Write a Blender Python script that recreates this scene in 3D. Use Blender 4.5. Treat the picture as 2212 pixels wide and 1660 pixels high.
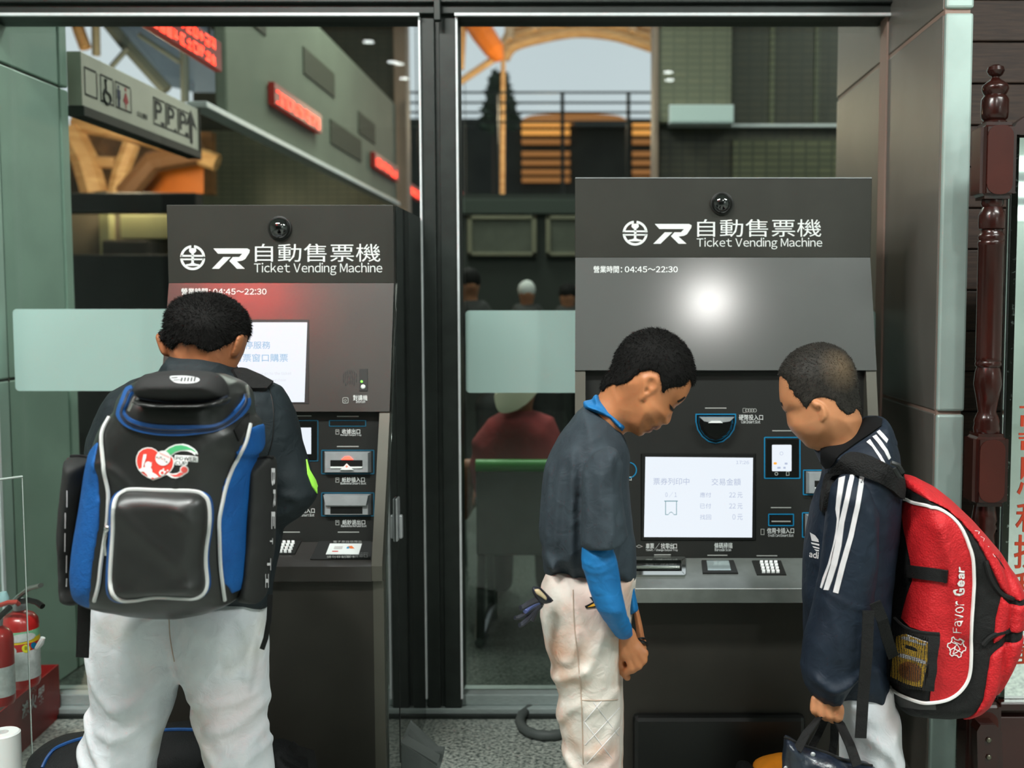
import bpy, bmesh, math, random
import numpy as np
from mathutils import Vector, Matrix
from mathutils.bvhtree import BVHTree
from mathutils.geometry import delaunay_2d_cdt

random.seed(7); np.random.seed(7)
scene = bpy.context.scene
for o in list(bpy.data.objects): bpy.data.objects.remove(o)

# ---------------------------------------------------------------- camera
FPX, PX0, PY0 = 2300.0, 1276.0, 813.0
TH = math.atan(FPX/33500.0)
CAMZ = 1.27
cam_d = bpy.data.cameras.new('camera'); cam = bpy.data.objects.new('camera', cam_d)
scene.collection.objects.link(cam); scene.camera = cam
cam.location = (0, 0, CAMZ); cam.rotation_euler = (math.pi/2-TH, 0, 0)
cam_d.sensor_fit = 'HORIZONTAL'; cam_d.sensor_width = 36
cam_d.lens = FPX/2212*36
cam_d.shift_x = -(PX0-1106)/2212; cam_d.shift_y = -(830-PY0)/2212
cam_d.clip_start = .05; cam_d.clip_end = 200
cam_d.dof.use_dof = True; cam_d.dof.focus_distance = 2.3; cam_d.dof.aperture_fstop = 2.8

# ---------------------------------------------------------------- world, exposure
vs = scene.view_settings
vs.view_transform = 'Standard'; vs.look = 'None'; vs.gamma = 1; vs.use_curve_mapping = False
vs.exposure = 0.0
world = bpy.data.worlds.new('overcast_sky'); scene.world = world; world.use_nodes = True
wn = world.node_tree.nodes; wl = world.node_tree.links
bgn = wn['Background']
tc = wn.new('ShaderNodeTexCoord'); wnz = wn.new('ShaderNodeTexNoise'); wnz.inputs['Scale'].default_value = 2.5
wr = wn.new('ShaderNodeValToRGB')
wr.color_ramp.elements[0].position = .3; wr.color_ramp.elements[0].color = (.64, .70, .76, 1)
wr.color_ramp.elements[1].position = .7; wr.color_ramp.elements[1].color = (.74, .79, .84, 1)
wl.new(tc.outputs['Generated'], wnz.inputs['Vector']); wl.new(wnz.outputs['Fac'], wr.inputs['Fac'])
wl.new(wr.outputs['Color'], bgn.inputs['Color']); bgn.inputs['Strength'].default_value = 1.0

def area_light(name, loc, size, power, color=(1, 1, 1), target=None, shape='DISK', size_y=None, spread=math.pi):
    d = bpy.data.lights.new(name, 'AREA'); d.shape = shape; d.size = size
    if size_y: d.size_y = size_y
    d.energy = power; d.color = color; d.spread = spread
    o = bpy.data.objects.new(name, d); scene.collection.objects.link(o); o.location = loc
    t = Vector(target) if target else Vector(loc)+Vector((0, 0, -1))
    o.rotation_euler = (t-Vector(loc)).to_track_quat('-Z', 'Y').to_euler()
    return o
# downlight whose reflection glows on the right-hand machine, and the hall's ceiling lamps
area_light('hall_downlight', (.71, -.42, 3.25), .15, 38, (1, .99, .95))
area_light('hall_downlight', (-.75, .7, 3.24), .3, 45, (1, 1, .95))
area_light('hall_panel_light', (-1.5, .75, 3.27), 1.4, 105, (.95, 1, .97), shape='RECTANGLE', size_y=.35)
area_light('hall_panel_light', (2.0, .75, 3.27), 1.4, 95, (.95, 1, .97), shape='RECTANGLE', size_y=.35)
area_light('hall_panel_light', (3.9, -4.3, 3.27), .9, 70, (.95, 1, .97), shape='RECTANGLE', size_y=.9)  # lamp added to brighten the far wall that the mirror shows
area_light('concourse_fill', (-.2, 4.7, 4.1), 1.0, 60, (.95, 1, .92))  # unseen fill lamps added to brighten the room behind the glass
area_light('concourse_fill', (-1.0, 7.0, 4.1), 1.2, 62, (.95, 1, .9))
area_light('concourse_fill', (2.6, 6.3, 4.1), 1.2, 44, (.95, 1, .9))

# ---------------------------------------------------------------- helpers
CT, ST = math.cos(TH), math.sin(TH)
CAMV = Vector((0, 0, CAMZ))
def ray(px, py):
    u = (px-PX0)/FPX; v = -(py-PY0)/FPX
    return Vector((u, CT+v*ST, v*CT-ST))
def P(px, py, Y):
    d = ray(px, py); return CAMV+d*(Y/d.y)
def PZ(px, py, Z):
    d = ray(px, py); return CAMV+d*((Z-CAMZ)/d.z)
def XX(px, Y, py=830): return P(px, py, Y).x
def ZZ(py, Y): return P(1276, py, Y).z

def lin(c):
    c = c/255.0
    return c/12.92 if c <= .04045 else ((c+.055)/1.055)**2.4
def C(r, g, b): return (lin(r), lin(g), lin(b), 1)

MATS = {}
def mat(name, col=(.5, .5, .5, 1), rough=.5, metal=0., spec=.5, var=0., vscale=8., bump=0., bscale=60.,
        col2=None, ramp=(.4, .6), emit=None, estr=0., sss=0., coat=0., sheen=0., stretch=None, aniso=0., detail=4.):
    if name in MATS: return MATS[name]
    m = bpy.data.materials.new(name); m.use_nodes = True
    n = m.node_tree.nodes; l = m.node_tree.links; b = n['Principled BSDF']
    b.inputs['Base Color'].default_value = col
    b.inputs['Roughness'].default_value = rough; b.inputs['Metallic'].default_value = metal
    b.inputs['Specular IOR Level'].default_value = spec
    if coat: b.inputs['Coat Weight'].default_value = coat; b.inputs['Coat Roughness'].default_value = .12
    if sheen: b.inputs['Sheen Weight'].default_value = sheen; b.inputs['Sheen Roughness'].default_value = .4
    if aniso: b.inputs['Anisotropic'].default_value = aniso
    if sss:
        b.inputs['Subsurface Weight'].default_value = sss
        b.inputs['Subsurface Radius'].default_value = (.012, .005, .003); b.inputs['Subsurface Scale'].default_value = .5
    if emit is not None:
        b.inputs['Emission Color'].default_value = emit; b.inputs['Emission Strength'].default_value = estr
    tcn = None
    def coords():
        nonlocal tcn
        if tcn is None:
            g = n.new('ShaderNodeNewGeometry'); mp = n.new('ShaderNodeMapping')
            if stretch: mp.inputs['Scale'].default_value = stretch
            l.new(g.outputs['Position'], mp.inputs['Vector']); tcn = mp.outputs['Vector']
        return tcn
    if var or col2 is not None:
        nz = n.new('ShaderNodeTexNoise'); nz.inputs['Scale'].default_value = vscale; nz.inputs['Detail'].default_value = detail
        l.new(coords(), nz.inputs['Vector'])
        r = n.new('ShaderNodeValToRGB'); e = r.color_ramp.elements
        e[0].position, e[1].position = ramp
        c2 = col2 if col2 is not None else tuple(min(1, x*(1+var)) for x in col[:3])+(1,)
        c1 = col if col2 is not None else tuple(x*(1-var) for x in col[:3])+(1,)
        e[0].color = c1; e[1].color = c2
        l.new(nz.outputs['Fac'], r.inputs['Fac']); l.new(r.outputs['Color'], b.inputs['Base Color'])
    if bump:
        nb = n.new('ShaderNodeTexNoise'); nb.inputs['Scale'].default_value = bscale; nb.inputs['Detail'].default_value = 3
        l.new(coords(), nb.inputs['Vector'])
        bp = n.new('ShaderNodeBump'); bp.inputs['Strength'].default_value = bump; bp.inputs['Distance'].default_value = .003
        l.new(nb.outputs['Fac'], bp.inputs['Height']); l.new(bp.outputs['Normal'], b.inputs['Normal'])
    MATS[name] = m; return m

def weave(name, col, col2, rough=.8, scale=500., bump=.25, sheen=.0, spec=.3, kind='CHECKER'):
    """woven cloth: fine regular cell relief over a soft colour noise"""
    m = mat(name, col, rough, 0, spec, col2=col2, vscale=14., ramp=(.3, .7), sheen=sheen)
    n = m.node_tree.nodes; l = m.node_tree.links; b = n['Principled BSDF']
    g = n.new('ShaderNodeNewGeometry'); v = n.new('ShaderNodeTexVoronoi'); v.inputs['Scale'].default_value = scale
    l.new(g.outputs['Position'], v.inputs['Vector'])
    bp = n.new('ShaderNodeBump'); bp.inputs['Strength'].default_value = bump; bp.inputs['Distance'].default_value = .002
    l.new(v.outputs['Distance'], bp.inputs['Height'])
    nz = n.new('ShaderNodeTexNoise'); nz.inputs['Scale'].default_value = 34.; nz.inputs['Detail'].default_value = 2.5; nz.inputs['Distortion'].default_value = 1.2
    l.new(g.outputs['Position'], nz.inputs['Vector'])
    b2 = n.new('ShaderNodeBump'); b2.inputs['Strength'].default_value = .4; b2.inputs['Distance'].default_value = .006
    l.new(nz.outputs['Fac'], b2.inputs['Height']); l.new(bp.outputs['Normal'], b2.inputs['Normal']); l.new(b2.outputs['Normal'], b.inputs['Normal'])
    return m

WORIG = {}
col_main = scene.collection
def empty(name, loc, label=None, cat=None, group=None):
    o = bpy.data.objects.new(name, None); col_main.objects.link(o); o.location = loc; o.empty_display_size = .1
    WORIG[o] = Vector(loc); tag(o, label, cat, group); return o
def tag(o, label=None, cat=None, group=None, kind=None):
    if label: o['label'] = label
    if cat: o['category'] = cat
    if group: o['group'] = group
    if kind: o['kind'] = kind
    return o
def mkobj(name, verts, faces, m, parent=None, smooth=False, label=None, cat=None, group=None, kind=None, mats=None, midx=None):
    v = np.asarray([tuple(p) for p in verts] if not isinstance(verts, np.ndarray) else verts, dtype=np.float64)
    lo, hi = v.min(0), v.max(0)
    c = Vector(((lo[0]+hi[0])/2, (lo[1]+hi[1])/2, lo[2]))
    v = v-np.array(c)
    me = bpy.data.meshes.new(name)
    me.from_pydata(v.tolist(), [], faces.tolist() if isinstance(faces, np.ndarray) else faces)
    for mm in (mats or [m]): me.materials.append(mm)
    if midx is not None: me.polygons.foreach_set('material_index', np.asarray(midx, dtype=np.int32))
    if smooth: me.polygons.foreach_set('use_smooth', np.ones(len(me.polygons), dtype=bool))
    me.update()
    o = bpy.data.objects.new(name, me); col_main.objects.link(o); o.location = c; WORIG[o] = c
    if parent is not None:
        o.parent = parent; o.matrix_parent_inverse = Matrix.Translation(-WORIG[parent])
    tag(o, label, cat, group, kind); return o
def copy_child(src, parent, loc):
    """a further piece sharing src's mesh"""
    o = src.copy(); col_main.objects.link(o); o.location = loc; WORIG[o] = Vector(loc)
    o.parent = parent; o.matrix_parent_inverse = Matrix.Translation(-WORIG[parent]); return o

class G:
    """collects shapes into one mesh"""
    def __init__(s): s.v = []; s.f = []; s.mi = []; s.cur = 0
    def add(s, v, f):
        k = len(s.v); s.v += [tuple(p) for p in v]; s.f += [tuple(i+k for i in q) for q in f]; s.mi += [s.cur]*len(f); return s
    def box(s, x0, x1, y0, y1, z0, z1, bev=0.):
        if x0 > x1: x0, x1 = x1, x0
        if y0 > y1: y0, y1 = y1, y0
        if z0 > z1: z0, z1 = z1, z0
        if bev <= 0:
            v = [(x0, y0, z0), (x1, y0, z0), (x1, y1, z0), (x0, y1, z0), (x0, y0, z1), (x1, y0, z1), (x1, y1, z1), (x0, y1, z1)]
            return s.add(v, [(0, 3, 2, 1), (4, 5, 6, 7), (0, 1, 5, 4), (1, 2, 6, 5), (2, 3, 7, 6), (3, 0, 4, 7)])
        bm = bmesh.new(); bmesh.ops.create_cube(bm, size=1)
        for q in bm.verts: q.co = Vector(((x0+x1)/2+q.co.x*(x1-x0), (y0+y1)/2+q.co.y*(y1-y0), (z0+z1)/2+q.co.z*(z1-z0)))
        bmesh.ops.bevel(bm, geom=list(bm.edges), offset=bev, segments=2, affect='EDGES', profile=.5)
        return s.bm(bm)
    def bm(s, bm):
        bm.verts.index_update(); s.add([v.co for v in bm.verts], [[v.index for v in f.verts] for f in bm.faces]); bm.free(); return s
    def prism_x(s, poly, x0, x1):
        """poly in (y,z), extruded along x"""
        n = len(poly); v = [(x0, y, z) for y, z in poly]+[(x1, y, z) for y, z in poly]
        f = [tuple(range(n)), tuple(range(2*n-1, n-1, -1))]+[(i, i+n, (i+1) % n+n, (i+1) % n) for i in range(n)]
        return s.add(v, f)
    def prism_y(s, poly, y0, y1):
        n = len(poly); v = [(x, y0, z) for x, z in poly]+[(x, y1, z) for x, z in poly]
        f = [tuple(range(n)), tuple(range(2*n-1, n-1, -1))]+[(i, i+n, (i+1) % n+n, (i+1) % n) for i in range(n)]
        return s.add(v, f)
    def prism_z(s, poly, z0, z1):
        n = len(poly); v = [(x, y, z0) for x, y in poly]+[(x, y, z1) for x, y in poly]
        f = [tuple(range(n)), tuple(range(2*n-1, n-1, -1))]+[(i, i+n, (i+1) % n+n, (i+1) % n) for i in range(n)]
        return s.add(v, f)
    def tube(s, pts, r, seg=10, cap=True, flat=None, upv=(0, 0, 1)):
        """swept circle (or flat=(a,b) ellipse) along pts; r may be a list"""
        pts = [Vector(p) for p in pts]; n = len(pts); rings = []; up = Vector(upv)
        for i, p in enumerate(pts):
            t = (pts[min(i+1, n-1)]-pts[max(i-1, 0)]).normalized()
            a = up.cross(t)
            if a.length < 1e-4: a = Vector((1, 0, 0)).cross(t)
            a.normalize(); b = t.cross(a)
            rr = r[i] if isinstance(r, (list, tuple)) else r
            fa, fb = flat if flat else (1, 1)
            rings.append([p+a*math.cos(2*math.pi*k/seg)*rr*fa+b*math.sin(2*math.pi*k/seg)*rr*fb for k in range(seg)])
        v = [q for rg in rings for q in rg]; f = []
        for i in range(n-1):
            for k in range(seg): f.append((i*seg+k, i*seg+(k+1) % seg, (i+1)*seg+(k+1) % seg, (i+1)*seg+k))
        if cap: f.append(tuple(range(seg-1, -1, -1))); f.append(tuple((n-1)*seg+k for k in range(seg)))
        return s.add(v, f)
    def strip(s, pts, w, t, side):
        """flat webbing along pts; width along side vectors, thickness t"""
        pts = [Vector(p) for p in pts]; n = len(pts); v = []; f = []
        for i, p in enumerate(pts):
            tg = (pts[min(i+1, n-1)]-pts[max(i-1, 0)]).normalized()
            sd = Vector(side[i] if isinstance(side, list) else side); sd = (sd-tg*sd.dot(tg)).normalized(); nn = tg.cross(sd)
            ww = w[i] if isinstance(w, list) else w
            v += [p-sd*ww/2-nn*t/2, p+sd*ww/2-nn*t/2, p+sd*ww/2+nn*t/2, p-sd*ww/2+nn*t/2]
        for i in range(n-1):
            for k in range(4): f.append((i*4+k, i*4+(k+1) % 4, i*4+4+(k+1) % 4, i*4+4+k))
        f += [(3, 2, 1, 0), tuple((n-1)*4+k for k in range(4))]
        return s.add(v, f)
    def lathe(s, prof, c, seg=24, axis='z'):
        """prof list of (r, h) around vertical axis at c"""
        c = Vector(c); v = []; f = []; n = len(prof)
        for r, h in prof:
            for k in range(seg):
                a = 2*math.pi*k/seg; q = (math.cos(a)*r, math.sin(a)*r, h)
                if axis == 'y': q = (q[0], h, q[1])
                if axis == 'x': q = (h, q[0], q[1])
                v.append(c+Vector(q))
        for i in range(n-1):
            for k in range(seg): f.append((i*seg+k, i*seg+(k+1) % seg, (i+1)*seg+(k+1) % seg, (i+1)*seg+k))
        f.append(tuple(range(seg-1, -1, -1))); f.append(tuple((n-1)*seg+k for k in range(seg)))
        return s.add(v, f)
    def ball(s, c, r, sub=2, sc=(1, 1, 1)):
        bm = bmesh.new(); bmesh.ops.create_icosphere(bm, subdivisions=sub, radius=1)
        for q in bm.verts: q.co = Vector((c[0]+q.co.x*r*sc[0], c[1]+q.co.y*r*sc[1], c[2]+q.co.z*r*sc[2]))
        return s.bm(bm)
    def build(s, name, m, parent=None, smooth=False, **k):
        mats = m if isinstance(m, list) else None
        o = mkobj(name, s.v, s.f, None if mats else m, parent, smooth, mats=mats, midx=s.mi if mats else None, **k)
        bm = bmesh.new(); bm.from_mesh(o.data); bmesh.ops.recalc_face_normals(bm, faces=bm.faces); bm.to_mesh(o.data); bm.free()
        if smooth: 
            try: o.data.set_sharp_from_angle(angle=math.radians(40))
            except Exception: pass
        return o

# ---- printing on surfaces: outlines are laid out flat, then wrapped onto the real surface they are printed on
def bvh_of(objs):
    V = []; F = []
    for o in objs:
        k = len(V); w = WORIG[o]
        V += [v.co+w for v in o.data.vertices]; F += [[i+k for i in p.vertices] for p in o.data.polygons]
    return BVHTree.FromPolygons(V, F, all_triangles=False)
def wrap(bv, px, py, off):
    d = ray(px, py).normalized(); h = bv.ray_cast(CAMV, d)
    if h[0] is None: return None
    n = h[1]
    if n.dot(d) > 0: n = -n
    return h[0]+n*off
def decal(name, polys, bv, m, parent, off=.0012, step=7., label=None, fallback=None):
    """polys: list of px outlines (each a list of (px,py)); conforms to the surface bv"""
    V = []; F = []
    for poly in polys:
        poly = [(float(a), float(b)) for a, b in poly]
        dense = []
        for i, p in enumerate(poly):
            q = poly[(i+1) % len(poly)]; L = math.hypot(q[0]-p[0], q[1]-p[1]); n = max(1, int(L/step))
            dense += [(p[0]+(q[0]-p[0])*k/n, p[1]+(q[1]-p[1])*k/n) for k in range(n)]
        xs = [p[0] for p in dense]; ys = [p[1] for p in dense]
        pts = [Vector(p) for p in dense]; nb = len(pts)
        for gx in np.arange(min(xs)+step/2, max(xs), step):
            for gy in np.arange(min(ys)+step/2, max(ys), step): pts.append(Vector((gx, gy)))
        vo, eo, fo, *_ = delaunay_2d_cdt(pts, [(i, (i+1) % nb) for i in range(nb)], [list(range(nb))], 1, 1e-4)
        k = len(V); w3 = [wrap(bv, p.x, p.y, off) for p in vo]
        good = [w for w in w3 if w is not None]
        if not good: continue
        for i, w in enumerate(w3):
            if w is None: w3[i] = min(good, key=lambda g: 0) if fallback is None else P(vo[i].x, vo[i].y, fallback)
        ok = [wrap(bv, p.x, p.y, off) is not None or fallback is not None for p in vo]
        V += w3; F += [[i+k for i in f] for f in fo if all(ok[i] for i in f)]
    if not F: return None
    return mkobj(name, V, F, m, parent, label=label)
_txt_cache = {}
_WIDE = {c: chr(ord(c)+0xFEE0) for c in map(chr, range(33, 127)) if c not in '|'}
def text_flat(s, bold=0.):
    """flat lettering; Latin letters are set glyph by glyph from the sans-serif full-width forms"""
    key = ('set', s, bold)
    if key in _txt_cache: return _txt_cache[key]
    if not any(c in _WIDE for c in s): return glyphs(s, bold)
    V = []; F = []; x = 0.
    for c in s:
        if c == ' ': x += .24; continue
        v, f = glyphs(_WIDE.get(c, c), bold); lo = min(p[0] for p in v); hi = max(p[0] for p in v); k = len(V)
        V += [(p[0]-lo+x, p[1]) for p in v]; F += [[i+k for i in q] for q in f]; x += hi-lo+(.085 if ord(c) < 128 else .06)
    _txt_cache[key] = (V, F); return V, F
def glyphs(s, bold=0.):
    key = (s, bold)
    if key in _txt_cache: return _txt_cache[key]
    cu = bpy.data.curves.new('t', 'FONT'); cu.body = s; cu.size = 1; cu.resolution_u = 2; cu.offset = bold
    to = bpy.data.objects.new('t', cu); col_main.objects.link(to)
    dg = bpy.context.evaluated_depsgraph_get(); me = to.evaluated_get(dg).to_mesh()
    V = [(v.co.x, v.co.y) for v in me.vertices]; F = [list(p.vertices) for p in me.polygons]
    to.evaluated_get(dg).to_mesh_clear(); bpy.data.objects.remove(to); bpy.data.curves.remove(cu)
    _txt_cache[key] = (V, F); return V, F
def text_decal(name, s, x0, x1, ytop, ybot, bv, m, parent, off=.0012, bold=0., basis=None, label=None):
    """fit string s into the px box; basis = (origin, xvec, yvec) in px overrides the box for turned lettering"""
    V, F = text_flat(s, bold)
    if not V: return None
    a = np.array(V); lo, hi = a.min(0), a.max(0); a = (a-lo)/(hi-lo)
    if basis:
        o0, xv, yv = [np.array(b, float) for b in basis]; pp = o0+a[:, :1]*xv+a[:, 1:]*yv
    else:
        pp = np.stack([x0+a[:, 0]*(x1-x0), ybot+a[:, 1]*(ytop-ybot)], 1)
    W = [wrap(bv, p[0], p[1], off) for p in pp]
    F = [f for f in F if all(W[i] is not None for i in f)]
    W = [w if w is not None else Vector((0, 0, 0)) for w in W]
    if not F: return None
    used = sorted({i for f in F for i in f}); mp = {u: k for k, u in enumerate(used)}
    return mkobj(name, [W[u] for u in used], [[mp[i] for i in f] for f in F], m, parent, label=label)
def ring(poly_o, w):
    """rectangle-ish outline -> list of 4+ strips (outline of width w px)"""
    n = len(poly_o); c = (sum(p[0] for p in poly_o)/n, sum(p[1] for p in poly_o)/n); inn = []
    for i in range(n):
        p0, p1, p2 = np.array(poly_o[i-1], float), np.array(poly_o[i], float), np.array(poly_o[(i+1) % n], float)
        e1 = p1-p0; e2 = p2-p1; n1 = np.array([-e1[1], e1[0]])/np.hypot(*e1); n2 = np.array([-e2[1], e2[0]])/np.hypot(*e2)
        if np.dot(n1, np.array(c)-p1) < 0: n1 = -n1
        if np.dot(n2, np.array(c)-p1) < 0: n2 = -n2
        b = n1+n2; b = b/np.hypot(*b); inn.append(tuple(p1+b*w/max(.4, np.dot(b, n1))))
    return [[poly_o[i], poly_o[(i+1) % n], inn[(i+1) % n], inn[i]] for i in range(n)]
def rrect(x0, y0, x1, y1, r, seg=4):
    pts = []
    for cx, cy, a0 in ((x1-r, y1-r, 0), (x0+r, y1-r, 90), (x0+r, y0+r, 180), (x1-r, y0+r, 270)):
        for k in range(seg+1):
            a = math.radians(a0+90*k/seg); pts.append((cx+r*math.cos(a), cy+r*math.sin(a)))
    return pts
def circ(x, y, r, n=20, ry=None):
    return [(x+r*math.cos(2*math.pi*k/n), y+(ry or r)*math.sin(2*math.pi*k/n)) for k in range(n)]
def smoothline(pts, n=8, closed=False):
    """Catmull-Rom through 2D/3D points"""
    p = [np.array(q, float) for q in pts]; out = []; m = len(p)
    for i in range(m if closed else m-1):
        p0, p1, p2, p3 = (p[(i-1) % m], p[i], p[(i+1) % m], p[(i+2) % m]) if closed else (p[max(i-1, 0)], p[i], p[i+1], p[min(i+2, m-1)])
        for k in range(n):
            t = k/n; out.append(.5*((2*p1)+(-p0+p2)*t+(2*p0-5*p1+4*p2-p3)*t*t+(-p0+3*p1-3*p2+p3)*t**3))
    if not closed: out.append(p[-1])
    return [tuple(q) for q in out]
# ================================================================ the setting
YW = 3.26
def granite(name, c0, c1, c2, rough=.35):
    m = mat(name, c0, rough, 0, .5)
    n = m.node_tree.nodes; l = m.node_tree.links; b = n['Principled BSDF']
    g = n.new('ShaderNodeNewGeometry'); v = n.new('ShaderNodeTexVoronoi'); v.inputs['Scale'].default_value = 140
    nz = n.new('ShaderNodeTexNoise'); nz.inputs['Scale'].default_value = 90; nz.inputs['Detail'].default_value = 6
    l.new(g.outputs['Position'], v.inputs['Vector']); l.new(g.outputs['Position'], nz.inputs['Vector'])
    r = n.new('ShaderNodeValToRGB'); e = r.color_ramp.elements
    e[0].position = .36; e[0].color = c2; e[1].position = .62; e[1].color = c0
    x = r.color_ramp.elements.new(.48); x.color = c1
    mx = n.new('ShaderNodeMix'); mx.data_type = 'RGBA'; mx.blend_type = 'MULTIPLY'; mx.inputs['Factor'].default_value = .45
    l.new(nz.outputs['Fac'], r.inputs['Fac']); bw = n.new('ShaderNodeRGBToBW'); l.new(v.outputs['Color'], bw.inputs[0]); l.new(r.outputs['Color'], mx.inputs[6]); l.new(bw.outputs[0], mx.inputs[7])
    l.new(mx.outputs[2], b.inputs['Base Color']); return m
m_gran = granite('granite_floor', C(204, 210, 200), C(170, 178, 170), C(96, 106, 102))
m_gran2 = granite('granite_floor_inside', C(112, 122, 114), C(88, 98, 92), C(48, 56, 54), .3)
m_ceil = mat('ceiling_paint', C(196, 206, 200), .8, var=.06, vscale=2)
m_hallwall = mat('hall_wall_paint', C(200, 210, 204), .7, var=.08, vscale=1.5)
m_alu_dark = mat('dark_anodised_frame', C(40, 46, 43), .42, .3, .5, var=.12, vscale=20)
m_strip = mat('pale_gasket_strip', C(225, 230, 232), .4, .1, .5, var=.04, vscale=30)
m_sill = mat('brushed_sill_metal', C(168, 180, 178), .4, .2, .5, var=.12, vscale=40, stretch=(1, 20, 20))
m_sage = mat('sage_panel', C(150, 176, 162), .42, .05, .5, var=.05, vscale=6, bump=.05, bscale=300)
m_joint = mat('panel_joint', C(70, 74, 68), .7)
m_pillar = mat('taupe_metal_panel', C(116, 112, 106), .42, .3, .5, var=.06, vscale=5, bump=.04, bscale=400)
m_pillar_front = mat('mint_metal_edge', C(178, 198, 192), .33, .25, .5, var=.05, vscale=7)
m_plank = mat('dark_stained_plank', C(78, 58, 48), .55, 0, .4, col2=C(56, 42, 36), vscale=9, ramp=(.35, .65), stretch=(1.2, 8, 22), bump=.25, bscale=40)

def struct(g, name, m, parent=None, **k):
    o = g.build(name, m, parent, **k)
    if parent is None: o['kind'] = 'structure'
    return o
struct(G().box(-5, 5, -6, YW, -.06, 0), 'floor', m_gran)
struct(G().box(-6, 6, YW, 10.6, -.06, -.002), 'floor', m_gran2)
struct(G().box(-5, 5, -6, 3.2, 3.3, 3.4), 'ceiling', m_ceil)
struct(G().box(-5, 2.9, -6.1, -6, 0, 3.4), 'wall_behind', mat('hall_dark_wall', C(74, 80, 74), .7, var=.1, vscale=1.2))  # unseen stretch of wall, kept dark to dim its reflection in the windows
struct(G().box(2.9, 5, -6.1, -6, 0, 3.4), 'wall_behind', m_hallwall)  # unseen stretch of wall, kept pale so the mirror looks bright
struct(G().box(-5.1, -5, -6, 3.3, 0, 3.4), 'wall_left', m_hallwall)
struct(G().box(5, 5.1, -6, 3.3, 0, 3.4), 'wall_right', m_hallwall)
m_int = mat('concourse_wall', C(66, 66, 54), .8, var=.12, vscale=3)
struct(G().box(-6.1, -6, 3.3, 10.6, 0, 4.4), 'wall_inside_left', m_int)
struct(G().box(6, 6.1, 3.3, 10.6, 0, 4.4), 'wall_inside_right', m_int)
struct(G().box(-6, 6, 3.2, 10.6, 4.3, 4.4), 'ceiling', m_int)

# ---- glazing: two big windows in a dark frame
m_glass = bpy.data.materials.new('window_glass'); m_glass.use_nodes = True
n = m_glass.node_tree.nodes; l = m_glass.node_tree.links; n.clear()
o_ = n.new('ShaderNodeOutputMaterial'); mx = n.new('ShaderNodeMixShader'); tr = n.new('ShaderNodeBsdfTransparent'); gl = n.new('ShaderNodeBsdfGlossy')
fr = n.new('ShaderNodeFresnel'); fr.inputs['IOR'].default_value = 1.45
tr.inputs['Color'].default_value = (.92, .96, .94, 1); gl.inputs['Roughness'].default_value = .0
l.new(fr.outputs[0], mx.inputs[0]); l.new(tr.outputs[0], mx.inputs[1]); l.new(gl.outputs[0], mx.inputs[2]); l.new(mx.outputs[0], o_.inputs[0])
m_frost = bpy.data.materials.new('frosted_film'); m_frost.use_nodes = True
n = m_frost.node_tree.nodes; l = m_frost.node_tree.links; b = n['Principled BSDF']
b.inputs['Base Color'].default_value = C(192, 222, 216); b.inputs['Roughness'].default_value = .45
trl = n.new('ShaderNodeBsdfTranslucent'); trl.inputs['Color'].default_value = C(190, 220, 214)
mx = n.new('ShaderNodeMixShader'); mx.inputs[0].default_value = .22
l.new(b.outputs[0], mx.inputs[1]); l.new(trl.outputs[0], mx.inputs[2]); l.new(mx.outputs[0], n['Material Output'].inputs[0])

zt, zb = ZZ(49, 3.24), ZZ(1495, 3.24)
XL0, XL1 = -1.786, XX(917, 3.24, 300)
XR0, XR1 = XX(991, 3.24, 300), XX(1904, 3.24, 300)
def window(name, x0, x1):
    w = empty(name, ((x0+x1)/2, YW, 0)); w['kind'] = 'structure'
    G().box(x0, x1, YW-.004, YW+.004, zb-.01, zt+.01).build('glass_pane', m_glass, w)
    f = G()
    G().box(x0, x1, 3.16, 3.173, zt, zt+.008).build('gasket_strip', m_strip, w)
    G().box(x0-.0, x0+.006, 3.178, 3.192, zb, zt).build('gasket_strip', m_strip, w)
    if x1 < 0: G().box(x1-.006, x1, 3.178, 3.192, zb, zt).build('gasket_strip', m_strip, w)
    return w
w1 = window('window_1', XL0, XL1); w2 = window('window_2', XR0, XR1)
def frost(w, x0, x1, yt, yb):
    z0, z1 = ZZ(yb, YW-.005), ZZ(yt, YW-.005)
    pts = rrect(x0+.004, z0, x1-.004, z1, .012)
    G().prism_y(pts, YW-.0065, YW-.0045).build('frosted_band', m_frost, w)
frost(w1, XX(30, YW, 760), XL1-.01, 668, 845); frost(w2, XR0+.01, XR1, 671, 849)
# frame members
struct(G().box(XL0-.4, XR1+.1, 3.17, 3.32, zt+.0075, ZZ(8, 3.17), .003), 'trim_1', m_alu_dark)
struct(G().box(XL0-.4, XR1+.1, 3.15, 3.32, ZZ(8, 3.15)+.004, 3.4, .003), 'trim_2', m_alu_dark)
g = G()
g.box(XL1, XX(941, 3.2, 300), 3.19, 3.32, 0.03, zt+.02, .002)
g.box(XX(941, 3.2, 300), XX(951, 3.2, 300), 3.205, 3.32, 0.03, zt+.02)
g.box(XX(951, 3.2, 300), XR0, 3.19, 3.32, 0.03, zt+.02, .002)
struct(g, 'trim_3', m_alu_dark)
struct(G().box(XX(938, 3.15, 10), XX(952, 3.15, 10), 3.135, 3.16, ZZ(46, 3.15), 3.3, .002), 'trim_4', m_alu_dark)
g = G(); g.box(XL0, XR1, 3.19, 3.3, 0, .028, .003); g.box(XL0, XR1, 3.215, 3.3, .028, zb, .003)
struct(g, 'trim_5', m_sill)
g = G(); g.box(XL0, XR1, 3.175, 3.192, 0, .012, .002)
struct(g, 'baseboard_window', m_alu_dark)

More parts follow.
